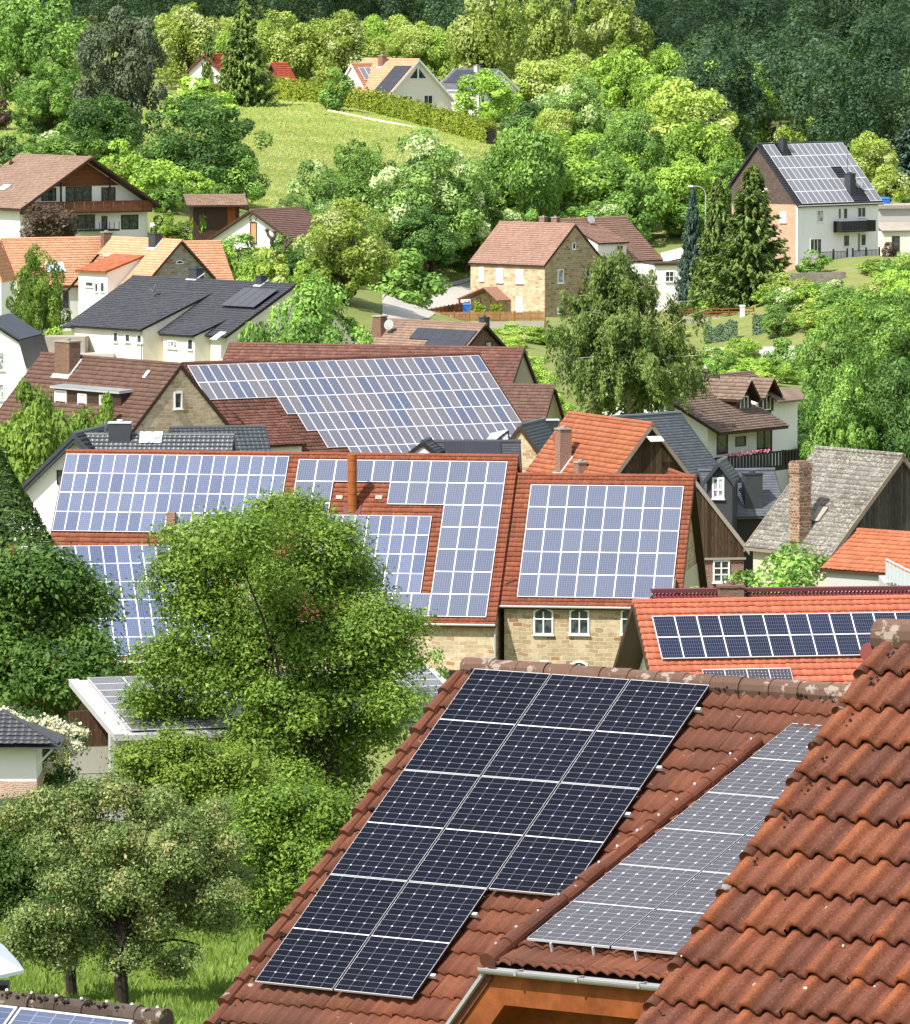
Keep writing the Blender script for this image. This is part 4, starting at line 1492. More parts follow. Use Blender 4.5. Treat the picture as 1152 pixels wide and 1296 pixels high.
def chalet():
    V = VV['chalet']
    zg = -30.0
    h = House('chalet_house', 'alpine style white house with wide brown roof, carved wooden balcony and timber gable', 'house', V, zg)
    h.roof(M['t_taupe'], 'farpan', 1.7, 0.9, 0.9, M['brownwood'], seed=20, thick=0.28)
    h.walls(M['white'])
    uB = h.u1
    # timber gable field
    zt = h.zr - 0.45
    za = h.gab(116, 235, uB)[2]
    f = (zt - za) / h.t
    mb = MB()
    mb.prism([(uB + 0.01, -f, za), (uB + 0.01, f, za), (uB + 0.01, 0, zt)], (0.06, 0, 0))
    mb.build('gable_cladding', M['woodred'], h.root)
    # balcony
    zb, zb2 = h.gab(116, 267, uB)[2], h.gab(116, 255, uB)[2]
    y0, y1 = h.gab(32, 260, uB + 1.2)[1], h.gab(192, 262, uB + 1.2)[1]
    mb = MB()
    mb.box(uB - 0.05, uB + 1.3, y0, y1, zb - 0.2, zb, 0)
    bal = mb.build('balcony', [M['brownwood']], h.root)
    mb = MB()
    n = 13
    for k in range(n):
        ya = y0 + (y1 - y0) * k / n
        mb.box(uB + 1.22, uB + 1.28, ya + 0.06, ya + (y1 - y0) / n - 0.06, zb + 0.1, zb2, 0)
    mb.box(uB + 1.18, uB + 1.32, y0, y1, zb2, zb2 + 0.1, 0)
    mb.box(uB + 1.2, uB + 1.3, y0, y1, zb + 0.02, zb + 0.1, 0)
    for k in range(7):
        ya = y0 + (y1 - y0) * k / 6
        mb.box(uB + 1.2, uB + 1.31, ya - 0.06, ya + 0.06, zb - 0.15, zb2 + 0.1, 0)
    mb.build('railing', M['woodred'], bal)
    mb = MB()
    for yy in (h.gab(77, 240, uB + 1.1)[1], h.gab(139, 240, uB + 1.1)[1]):
        zz = h.zr - abs(yy) * h.t - 0.4
        mb = MB()
        mb.box(uB + 1.05, uB + 1.2, yy - 0.09, yy + 0.09, zb, zz)
        mb.build('balcony_post', M['blackwood'], bal)
    for a, b, br in (((53, 239), (70, 253), 1), ((84, 237), (115, 254), 2), ((129, 238), (145, 254), 1), ((88, 273), (119, 288), 2), ((154, 273), (174, 289), 1)):
        h.win('B', a, b, 'black', br, None, sill=False)
    h.win('B', (129, 274), (135, 292), 'black', 0, None, sill=False, name='door')
    mb = MB()
    zz = h.gab(140, 290, uB + .1)[2]
    mb.box(uB + 0.02, uB + 1.4, h.gab(100, 290, uB + .1)[1], h.gab(144, 290, uB + .1)[1], zz - .15, zz + .06)
    for k in range(8):
        ya = h.gab(100 + 6.2 * k, 290, uB + .1)[1]
        mb.box(uB + 1.3, uB + 1.36, ya, ya + .06, zz, zz + .9)
    mb.build('terrace_railing', M['blackwood'], h.root)
    p = h.fp(*h.front(15, 207), 0.4)
    dish(h.root, p, (-0.5, -0.8, 0.4), 0.45, M['dishred'])
    mb = MB()
    mb.obox(h.fp(*h.front(-3, 241), .07), (1.6, 0, 0), h.fp(0, 0) - h.fp(0, 1.1), h.fp(0, 0, .08) - h.fp(0, 0))
    mb.build('skylight', M['skylight'], h.ro)


def white_brown_house():
    V = VV['whitebrown']
    h = House('white_gable_house', 'white house with plum-brown roof, gable loft door and a bare pollarded tree in front', 'house', V, -31.5)
    h.roof(M['t_maroon2'], 'farpan', 0.6, 0.4, 0.4, M['brownwood'], seed=21)
    h.walls(M['white'])
    h.win('A', (317.5, 282), (324.5, 307), 'brown', 0, None, sill=True, glass=M['oak'], name='loft_door', fw=0.1)
    for a, b in (((270, 314), (293, 330)), ((307, 315), (336, 330)), ((352, 317), (373, 335))):
        h.win('A', a, b, 'brown', 0, None, sill=False, glass=M['oak'] if a[0] > 300 else M['glass'], name='garage_opening', fw=0.15)
    mb = MB()
    c = h.gab(320.5, 276, h.u0)
    for k in range(12):
        t = 2 * math.pi * k / 12
        mb.obox((c[0] - 0.06, c[1] + 0.4 * math.cos(t) - .06, c[2] + 0.4 * math.sin(t) - .06), (0.06, 0, 0), (0, 0.12, 0), (0, 0, 0.12))
    mb.build('wheel_ornament', M['brownwood'], h.root)


def stone_house():
    V = VV['stone']
    zg = -39.5
    h = House('sandstone_house', 'two-storey pale sandstone house with faded red roof beside the road', 'house', V, zg)
    h.roof(M['t_pink'], 'farpan', 0.15, 0.25, 0.25, M['brownwood'], seed=22)
    h.walls(M['stonepale'])
    mb = MB()
    mb.prism([(h.u1 + 0.004, h.yf + .02, -1), (h.u1 + 0.004, h.yb, -1), (h.u1 + 0.004, h.yb, h.zr - .25 - h.yb * h.t), (h.u1 + 0.004, 0, h.zr - .25), (h.u1 + 0.004, h.yf + .02, h.zr - .25 + h.yf * h.t)], (0.05, 0, 0))
    mb.build('rubble_gable', M['stone'], h.root)
    for a, b in (((607.5, 338.5), (612, 355)), ((629, 340), (636.5, 357)), ((654, 341.5), (662, 358))):
        h.win('f', a, b, 'blind', 0, None, fw=0.08)
    h.win('f', (654, 377), (661.5, 395), 'blind', 0, None, fw=0.08)
    h.win('B', (725, 308), (728, 314.5), 'white', 0, None, v=h.u1 + .056, fw=0.1)
    h.win('B', (706.5, 342), (712.5, 357), 'white', 0, None, v=h.u1 + .056, glass=M['glasspale'], fw=0.12)
    h.win('B', (742, 342), (746, 350), 'white', 0, None, v=h.u1 + .056)
    h.win('B', (706.5, 389), (711.5, 396), 'white', 0, None, v=h.u1 + .056)
    for a, b in (((704, 340), (716, 342)), ((701.5, 355), (704, 357)), ((713, 343), (717, 345.5))):
        pass
    # porch
    vf = -h.yf
    zr = h.wallf(632, 364)[2]
    a0, a1 = h.wallf(596, 372)[0], h.wallf(646, 372)[0]
    um = h.wallf(631, 364)[0]
    ze = h.wallf(620, 376)[2]
    mb = MB()
    d = 2.2
    mb.prism([(a0 - .1, -vf, ze - .3), (um - .3, -vf, zr), (um - .3, -vf, zr + .12), (a0 - .2, -vf, ze - .18)], (0, -d, 0))
    mb.prism([(um - .3, -vf, zr), (a1, -vf, ze - .3), (a1 + .1, -vf, ze - .18), (um - .3, -vf, zr + .12)], (0, -d, 0))
    po = mb.build('porch_roof', M['t_porch'], h.root)
    for uu in (a0 + .1, um - 1.0, um + .6, a1 - .2):
        mb = MB()
        mb.box(uu - .08, uu + .08, -vf - d + .1, -vf - d + .26, -1, ze - .1)
        mb.build('porch_post', M['woodred'], po)
    mb = MB()
    mb.box(um - .9, um + .5, -vf - d + .12, -vf - d + .2, 0, 2.1)
    mb.build('porch_door', M['woodred'], po)
    for px in (683.5, 699.5):
        u, _ = h.front(px, 284)
        chimney_at(h.root, (u, 0.4, h.zr - 0.2), 0.85, 0.6, 0.85, M['brick'], M['concrete'])
    # rear house
    V = VV['stonerear']
    h = House('rear_house', 'brown roofed white house with low dormer behind the sandstone house', 'house', V, -38.5)
    h.roof(M['t_pink'], 'farpan', 0.15, 0.35, 0.35, M['brownwood'], seed=23)
    h.walls(M['white'])
    t0, t1 = h.front(730, 285), h.front(760, 283)
    vt = (t0[1] + t1[1]) / 2 * h.c
    pl = plane_on(h, vt, 22)
    e0, e1 = pl(749, 309), pl(793, 306)
    u0, u1 = (t0[0] + e0[0]) / 2, (t1[0] + e1[0]) / 2
    wo, vf, pf = wing(h, u0, u1, vt, 22, -(e0[1] + e1[1]) / 2, M['t_pink'], M['white'], 'farpan', 0.35, None, 'dormer')
    h.win('f', (781, 311), (788, 318), 'white', 1, None, v=vf, parent=wo)
    p = pf(748.5, 285)
    dish(wo, (p[0], p[1], p[2] + .7), (-0.3, -0.9, 0.35), 0.5, M['dish'])
    # white annex
    P = at(829, 336, 790)
    e = empty('white_annex', (P[0], P[1], -38.6), D2R(14), 'flat roofed white annex with one white casement window right of the birch', 'annex')
    hgt = P[2] + 38.6
    mb = MB()
    mb.box(-1.6, 4.15, 0, 5, -1, hgt)
    wa = mb.build('wall', M['whitefade'], e)
    mb = MB()
    mb.box(-0.1, 4.4, -0.25, 5.2, hgt + .004, hgt + 0.28)
    mb.build('roof', M['brownwood'], e)
    window(e, np.array([0, 0, 0.0]), np.array([1.0, 0, 0]), np.array([0, -1.0, 0]), 1.35, 2.25, hgt - 1.85, hgt - 0.75, 'white', 1, [0.5])


def white_solar_house():
    V = VV['whitesolar']
    zg = -33.5
    h = House('white_solar_house', 'tall white three-storey house with peach gable, brown shingle gable top and pale solar roof', 'house', V, zg)
    h.roof(M['t_black'], 'farpan', 0.35, 0.45, 0.45, M['blackalu'], seed=24)
    h.walls(M['whitefade'])
    zm = h.gab(995, 258, h.u0)[2]
    mb = MB()
    mb.box(h.u0 - 0.06, h.u0 + 0.01, h.yf + .25, h.yb, -1, zm)
    mb.build('gable_brickwork', M['peach'], h.root)
    zt = h.zr - 0.3
    mb = MB()
    fa = max(h.yf, -(zt - zm) / h.t)
    mb.prism([(h.u0 - .1, fa, zm), (h.u0 - .1, h.yb, zm), (h.u0 - .1, h.yb, zt - h.yb * h.t), (h.u0 - .1, 0, zt)], (0.1, 0, 0))
    mb.build('gable_cladding', M['shingle'], h.root)
    for a, b in (((956.5, 214), (960, 218.5)), ((966, 238.5), (971, 242))):
        h.win('A', a, b, 'white', 0, None, v=h.u0 - .1, glass=M['skylight'], fw=0.06)
    h.win('A', (988, 269), (995, 281), 'white', 0, None, v=h.u0 - .06, glass=M['shutter'])
    u0, s0 = h.front(964.5, 184)
    u1, _ = h.front(1065, 180)
    _, s1 = h.front(1013, 258.5)
    w, l = (u1 - u0) / 14, (s1 - s0) / 5
    ca = h.front(1000, 198)
    na, nb = h.front(1057, 219), h.front(1104, 256)

    def skip(i, j):
        uc, sc = u0 + (i + .5) * w, s0 + (j + .5) * l
        if j == 0 and i in (2, 3):
            return True
        return (j == 2 and i in (9, 10)) or (j >= 3 and i in (9, 10, 11) and not (j == 3 and i == 9))
    h.array(None, None, 14, 5, 'pale', skip, 0.05, uv=(u0, s0, u1, s1))
    h.chimney(991, 190, 0.8, 0.8, 1.3, M['leadblack'], capmat=M['leadblack'], flash=False)
    h.chimney(1076, 243, 0.95, 0.9, 2.1, M['leadblack'], capmat=M['leadblack'], flash=False)
    p = h.fp(*h.front(1084, 237), .6)
    dish(h.root, p, (-.4, -.9, .3), .45, M['dish'])
    mb = MB()
    p = h.fp(*h.front(1073, 228))
    mb.tube([p, p + np.array([0, 0, 3.2])], .03, 5)
    mb.build('aerial', M['blackwood'], h.root)
    h.gutter()
    F = lambda a, b, **k: h.win('f', a, b, **k)
    F((1034.5, 267), (1041.5, 280), style='white', bars=0, glass=M['glasspale'])
    F((1026, 303), (1039, 320), style='white', bars=2, sill=False, name='terrace_door')
    F((1061.5, 264), (1064, 276), style='white', bars=0, sill=False)
    F((1068, 264), (1072, 276), style='white', bars=0, sill=False)
    F((1086, 263), (1095, 274), style='white', bars=1)
    F((1068, 298), (1074.5, 311), style='white', bars=0)
    F((1086, 296), (1088, 318), style='white', bars=0, sill=False, name='door')
    F((1090, 297), (1095.5, 310), style='white', bars=0)
    # upper balcony
    a, b = h.wallf(1055, 292), h.wallf(1098, 290)
    z0, z1 = h.wallf(1075, 291.5)[2], h.wallf(1075, 279)[2]
    y = h.yf
    mb = MB()
    mb.box(a[0], b[0], y - 1.3, y + .05, z0 - .15, z0)
    bal = mb.build('balcony', M['blackwood'], h.root)
    mb = MB()
    n = 22
    for k in range(n):
        x = a[0] + (b[0] - a[0]) * k / n
        mb.box(x + .02, x + (b[0] - a[0]) / n * .8, y - 1.28, y - 1.23, z0 + .08, z1 - .08)
    mb.box(a[0], b[0], y - 1.32, y - 1.2, z1 - .08, z1)
    mb.box(a[0], a[0] + .06, y - 1.28, y, z0, z1)
    mb.box(b[0] - .06, b[0], y - 1.28, y, z0, z1)
    mb.build('railing', M['blackwood'], bal)
    # lower terrace on a retaining wall
    a, b = h.wallf(1011, 331), h.wallf(1090, 326)
    z0 = h.wallf(1050, 328)[2]
    mb = MB()
    mb.box(a[0] + .2, b[0], y - 3.0, y - .005, -3.5, z0)
    te = mb.build('terrace', M['concrete'], h.root)
    mb = MB()
    for x0, x1 in ((a[0] + .25, a[0] + 5.2), (a[0] + 6.2, b[0] - .2)):
        n = 20
        for k in range(n + 1):
            x = x0 + (x1 - x0) * k / n
            mb.box(x - .02, x + .02, y - 2.95, y - 2.91, z0, z0 + 1)
        mb.box(x0, x1, y - 2.97, y - 2.89, z0 + 1, z0 + 1.06)
        for x in (x0, (x0 + x1) / 2, x1):
            mb.box(x - .08, x + .08, y - 3.0, y - 2.86, z0, z0 + 1.35)
    mb.build('terrace_railing', M['blackwood'], te)
    mb = MB()
    xa = h.hit(1023, 345, (0, 1, 0), y - 3.02)
    mb.box(xa[0], xa[0] + 1.8, y - 3.06, y - 2.9, -2.2, z0 - .6)
    mb.build('cellar_opening', M['blackwood'], te)
    # low flat building right
    P = at(1113, 264, 800)
    e = empty('flat_garage', (P[0], P[1], -31.5), D2R(12), 'flat roofed grey garage and beige lean-to right of the tall white house', 'garage')
    hg = P[2] + 31.5
    mb = MB()
    mb.box(0, 12, 0, 7, -2, hg, 0)
    mb.build('wall', M['greywall'], e)
    mb = MB()
    mb.box(-.2, 12.2, -.4, 7.2, hg + .004, hg + .4)
    mb.build('roof', M['concrete'], e)
    mb = MB()
    z2 = at(1113, 292, 800)[2] + 31.5
    mb.box(-.5, 12, -3, -.004, -2, z2)
    lt = mb.build('lean_to', M['cream'], e)
    mb = MB()
    mb.obox((-.6, -3.3, z2 + .05), (12.7, 0, 0), (0, 3.2, .9), (0, 0, .12))
    mb.build('lean_to_roof', M['concrete'], lt)
    for x0, wd in ((0.8, .8), (3.0, .6), (4.3, 1.0)):
        window(lt, np.array([0, -3.0, 0]), np.array([1.0, 0, 0]), np.array([0, -1.0, 0]), x0, x0 + wd, z2 - 2.2, z2 - .6, 'white' if wd != .8 else 'brown', 0)


def brown_chimney_house():
    V = VV['brownchim']
    h = House('brick_gable_house', 'brown brick house with speckled taupe roof, black solar panels and tapered chimney', 'house', V, -39.0)
    h.roof(M['t_taupe'], 'farpan', 0.5, 0.4, 0.5, M['blackwood'], seed=25)
    h.walls(M['brickbrown'])
    u0, s0 = h.front(529.6, 416)
    u1, _ = h.front(605.5, 418.8)
    _, sr = h.front(514, 429.3)
    l = sr - s0
    h.array(None, None, 6, 3, 'black', lambda i, j: i < 2 and j > 0, 0.02, uv=(u0, s0, u1, s0 + 3 * l))
    u, sl = h.front(481, 421)
    p = h.fp(u, sl)
    mb = MB()
    k = .75
    mb.hull8([(p[0] - k, p[1] - .6, p[2] - 1), (p[0] + k, p[1] - .6, p[2] - 1), (p[0] + k, p[1] + .6, p[2] - 1), (p[0] - k, p[1] + .6, p[2] - 1),
              (p[0] - .5, p[1] - .42, p[2] + 1.5), (p[0] + .5, p[1] - .42, p[2] + 1.5), (p[0] + .5, p[1] + .42, p[2] + 1.5), (p[0] - .5, p[1] + .42, p[2] + 1.5)])
    mb.box(p[0] - .6, p[0] + .6, p[1] - .5, p[1] + .5, p[2] + 1.5, p[2] + 1.62, 1)
    mb.build('chimney', [M['brickbrown'], M['concrete']], h.root)
    q = h.fp(*h.front(497, 419), .8)
    dish(h.root, q, (.3, -1, .25), .5, M['dish'])
    h.win('B', (615, 433.5), (622, 449), 'brown', 0, None, fw=0.12, glass=M['glasspale'])
    u, _ = h.front(628, 410)
    chimney_at(h.root, (h.L - 1.2, 1.0, h.zr - .7), .7, .7, 1.2, M['leadblack'], M['leadblack'])


def left_white_house():
    P = at(-16, 405, 560)
    e = empty('mansard_house', (P[0], P[1], -38.5), D2R(-8), 'white mansard gable house cut by the left picture edge', 'house')
    hz = P[2] + 38.5
    k = 560 / FPX
    y = lambda py: hz - (py - 405) * k
    x = lambda px: (px + 16) * k
    prof = [(x(24.7) + 0, y(431)), (x(34), y(465)), (x(35), -1), (x(-67), -1), (x(-66), y(465)), (x(-57), y(431)), (0, hz)]
    mb = MB()
    mb.prism([(q[0], 0, q[1] - .15) for q in prof], (0, 9, 0))
    mb.build('wall', M['white'], e)
    mb = MB()
    pr = [(x(-68), y(466)), (x(-58), y(431)), (0, hz), (x(26), y(430.5)), (x(36.5), y(466))]
    for a, b in zip(pr[:-1], pr[1:]):
        d = nrm((b[0] - a[0], 0, b[1] - a[1]))
        n = np.array([-d[2], 0, d[0]]) * .14
        mb.prism([np.array([a[0], -.4, a[1]]), np.array([b[0], -.4, b[1]]), np.array([b[0], -.4, b[1]]) + n, np.array([a[0], -.4, a[1]]) + n], (0, 9.6, 0))
    mb.build('roof', M['t_black'], e)
    for p0, p1, q0, q1 in ((-3, 5, 447, 468), (-3, 4.5, 487, 506)):
        window(e, np.array([0, 0, 0.0]), np.array([1.0, 0, 0]), np.array([0, -1.0, 0]), x(p0), x(p1), y(q1), y(q0), 'white', 0, None, glass=M['glasspale'])


def middle_group():
    # orange barn with timber gable
    V = VV['orangebarn']
    h = House('orange_barn', 'steep bright orange roof with weathered timber gable and two brick chimneys', 'barn', V, -41)
    h.roof(M['t_orange'], 'farpan', 0.35, 0.25, 0.25, M['oldwood'], seed=26)
    zc = h.gab(820, 606, h.L - .35)[2]
    h.walls(M['oldplaster'], gable_mat=M['wooddark'], gz=zc - 2)
    c = h.chimney(713, 590, 0.75, 0.8, 2.3, M['brick'])
    p = h.fp(*h.front(717, 562), .7)
    dish(h.root, p, (.55, -.8, .3), .45, M['dishred'])
    h.chimney(735, 600, 0.6, 0.6, 0.7, M['brick'], flash=False)
    q = h.gab(830, 553, h.L + .15)
    mb = MB()
    mb.obox(q + np.array([0, -.6, 0]), (0.5, 0, -.25), (0, .95, 0), (0, 0, .05))
    mb.build('gable_lamp_panel', M['whitepaint'], h.root)
    # slate house behind it
    V = VV['slate']
    h = House('slate_house', 'blue-grey slate roofed house behind the orange barn with a small hooded dormer', 'house', V, -41)
    h.roof(M['t_slate'], 'slate', 0.3, 0.3, 0.3, M['leadblack'], seed=27, smax=7.2)
    h.walls(M['leadblack'])
    P = at(914, 632, 419)
    g = House('slate_dormer', 'tall dark slate dormer with white framed window between slate roofs', 'dormer', [P[0] - .2, P[1], at(909, 584, 419)[2], 80, 3.2, 1.0, 1.0, 52], -41)
    g.roof(M['t_slate'], 'slate', 0.3, 0.2, 0.2, M['leadblack'], seed=28)
    g.walls(M['leadblack'])
    g.win('A', (904, 606.5), (914.5, 629), 'white', 1, [0.4], glass=M['glasspale'], fw=0.12)
    # low slate roof with chimney
    P = at(896, 596, 424)
    V = [P[0] - 0.6, P[1], P[2], 14, 5.0, 3.3, 3.0, 39]
    h = House('low_slate_house', 'lower slate roof with a broad slate-clad chimney in front of the balcony house', 'house', V, -41)
    h.roof(M['t_slate'], 'slate', 0.2, 0.4, 0.3, M['leadblack'], seed=29)
    h.walls(M['blackwood'])
    c = h.chimney(952, 637, 1.15, 0.8, 1.85, M['leadblack'], capmat=M['leadblack'], flash=False)
    mb = MB()
    u, sl = h.front(951, 632)
    for k in range(9):
        mb.obox(h.fp(u - .95 + k * .04, sl - .75 + k * .18, .03), (.28, 0, 0), h.fp(0, 0) - h.fp(0, .12), h.fp(0, 0, .05) - h.fp(0, 0))
    mb.build('flashing', M['sheetpale'], c)
    # small dark glazed annex + stone gable between the barns
    P = at(658, 538, 436)
    V = [P[0], P[1], P[2], 74, 6.0, 2.55, 1.95, 53]
    h = House('stone_outbuilding', 'small sandstone gabled outbuilding with slate roof wedged between barn roofs', 'outbuilding', V, -41)
    h.roof(M['t_slate'], 'slate', 0.15, 0.2, 0.2, M['brownwood'], seed=33)
    h.walls(M['stonepale'])
    P = at(697, 560, 443)
    e = empty('slate_chimney', (P[0], P[1], -41), D2R(4), 'broad standing-seam clad chimney behind the stone outbuilding', 'chimney')
    mb = MB()
    z1 = at(697, 532, 443)[2] + 41
    mb.box(-.5, .5, -.4, .4, -1, z1)
    for k in range(6):
        mb.box(-.5 + k * .2 - .012, -.5 + k * .2 + .012, -.43, -.4, -1, z1)
    mb.build('shaft', M['leadblack'], e)
    mb = MB()
    mb.box(-.56, .56, -.46, .46, z1, z1 + .08)
    mb.build('cap', M['sheetpale'], e)
    P = at(540, 559, 400)
    V = [P[0], P[1], P[2], 2, 5.6, 2.2, 2.0, 35]
    h = House('glass_annex', 'low annex with black glazed roof and white gablet just above the middle barn ridge', 'annex', V, -41)
    h.roof(M['t_black'], 'slate', 0.2, 0.2, 0.2, M['blackwood'], seed=34)
    h.walls(M['white'])
    h.array(None, None, 3, 1, 'black', None, .03, uv=(1.0, .15, 4.4, 2.0))
    P = at(535, 562, 396)
    g = House('white_gablet', 'tiny white gablet with black verge at the left end of the black roof annex', 'gablet', [P[0], P[1], at(535, 559, 396)[2], 80, 2.5, .9, .9, 38], -41)
    g.roof(M['t_black'], 'slate', 0.1, 0.1, 0.1, M['blackwood'], seed=35)
    g.walls(M['white'])
    # roof lantern leaning against the stone outbuilding
    P = at(640, 545, 402)
    e = empty('roof_lantern', (P[0], P[1], -41), D2R(10), 'slanted glass roof lantern with dark frame beside the stone outbuilding', 'skylight')
    z1 = P[2] + 41
    mb = MB()
    mb.hull8([(-2.4, -1, z1 - 2.2), (.2, -1, z1 - 1.9), (.4, 1.2, z1 - 1.9), (-2.2, 1.2, z1 - 2.2), (-.9, -.6, z1 - .7), (.1, -.3, z1), (.3, 1, z1), (-.7, 1, z1 - .2)])
    mb.build('glazing', M['skylight'], e)
    mb = MB()
    L3 = [((-2.4, -1.02, z1 - 2.2), (-.9, -.62, z1 - .7)), ((-.9, -.62, z1 - .7), (.1, -.32, z1)), ((.1, -.32, z1), (.2, -1.02, z1 - 1.9)), ((-1.2, -1.02, z1 - 2.05), (-.4, -.5, z1 - .35)), ((-2.4, -1.02, z1 - 2.2), (.2, -1.02, z1 - 1.9))]
    for a, b in L3:
        mb.tube([a, b], .06, 6)
    mb.box(-2.3, .1, -.9, 1.1, -1, z1 - 2.25)
    mb.build('frame', M['blackwood'], e)


def grey_barn():
    V = VV['greybarn']
    h = House('grey_barn', 'old barn with weathered grey fibre-cement roof, grey timber gable and crumbling brick chimney', 'barn', V, -40)
    h.roof(M['t_eternit'], 'eternit', 0.3, 0.4, 0.4, M['oldwood'], seed=36)
    zc = h.hit(1100, 690, (1, 0, 0), h.L - .3)[2]
    h.walls(M['oldplaster'], gable_mat=M['woodgrey'], gz=zc)
    u, sl = h.front(1013, 680)
    p = h.fp(u, sl)
    top = h.hit(1015, 588, (0, 1, 0), p[1])
    rng = np.random.default_rng(3)
    mb = MB()
    z = p[2] - 1
    w = .42
    while z < top[2]:
        j = rng.normal(0, .012, 2)
        k = w * (1 + (.08 if z > top[2] - .5 else 0))
        mb.box(p[0] - k + j[0], p[0] + k + j[0], p[1] - k + j[1], p[1] + k + j[1], z, z + .158)
        z += .16
    for k in range(5):
        mb.box(p[0] - .45 + k * .18, p[0] - .45 + k * .18 + .15, p[1] - .42, p[1] + .4, z, z + .03 + .14 * rng.random())
    mb.build('chimney', M['brickold'], h.root)
    mb = MB()
    mb.obox(h.fp(*h.front(1026, 660), .05), (.75, 0, 0), h.fp(0, 0) - h.fp(0, 1.0), h.fp(0, 0, .07) - h.fp(0, 0))
    mb.build('roof_hatch', M['concrete'], h.ro)
    # small orange roof in front of it
    P = at(1086, 671, 336)
    V = [P[0], P[1], P[2], -42, 6.0, 3.0, 3.0, 30]
    h = House('small_orange_shed', 'small shed with orange pantiles below the grey barn gable', 'shed', V, -39.5)
    h.roof(M['t_orange'], 'farpan', 0.2, 0.25, 0.25, seed=37)
    h.walls(M['greywall'])
    # balustrade far right
    a, b = at(1122, 708, 318), at(1160, 727, 310)
    e = empty('balustrade', (a[0], a[1], -39), 0, 'pale metal balustrade with plants at right picture edge', 'railing')
    z0, z1 = at(1122, 735, 318)[2] + 39, a[2] + 39
    d = b - a
    mb = MB()
    for k in range(9):
        q = d * k / 8
        mb.box(q[0] - .03, q[0] + .03, q[1] - .03, q[1] + .03, z0 + q[2] * .6, z1 + q[2])
        if k < 8:
            g = d / 8
            mb.prism([(q[0] + g[0] * .12, q[1] + g[1] * .12, z0 + .1 + q[2] * .6), (q[0] + g[0] * .88, q[1] + g[1] * .88, z0 + .1 + q[2] * .6), (q[0] + g[0] * .88, q[1] + g[1] * .88, z1 - .15 + q[2]), (q[0] + g[0] * .12, q[1] + g[1] * .12, z1 - .15 + q[2])], (0.01, .03, 0))
    mb.tube([(0, 0, z1), (d[0], d[1], z1 + d[2])], .05, 6)
    mb.build('rail', M['sheetpale'], e)
    mb = MB()
    mb.box(-.1, d[0] + 2, 0.1, 4, -2, z0 - .1)
    mb.build('plinth', M['greywall'], e)


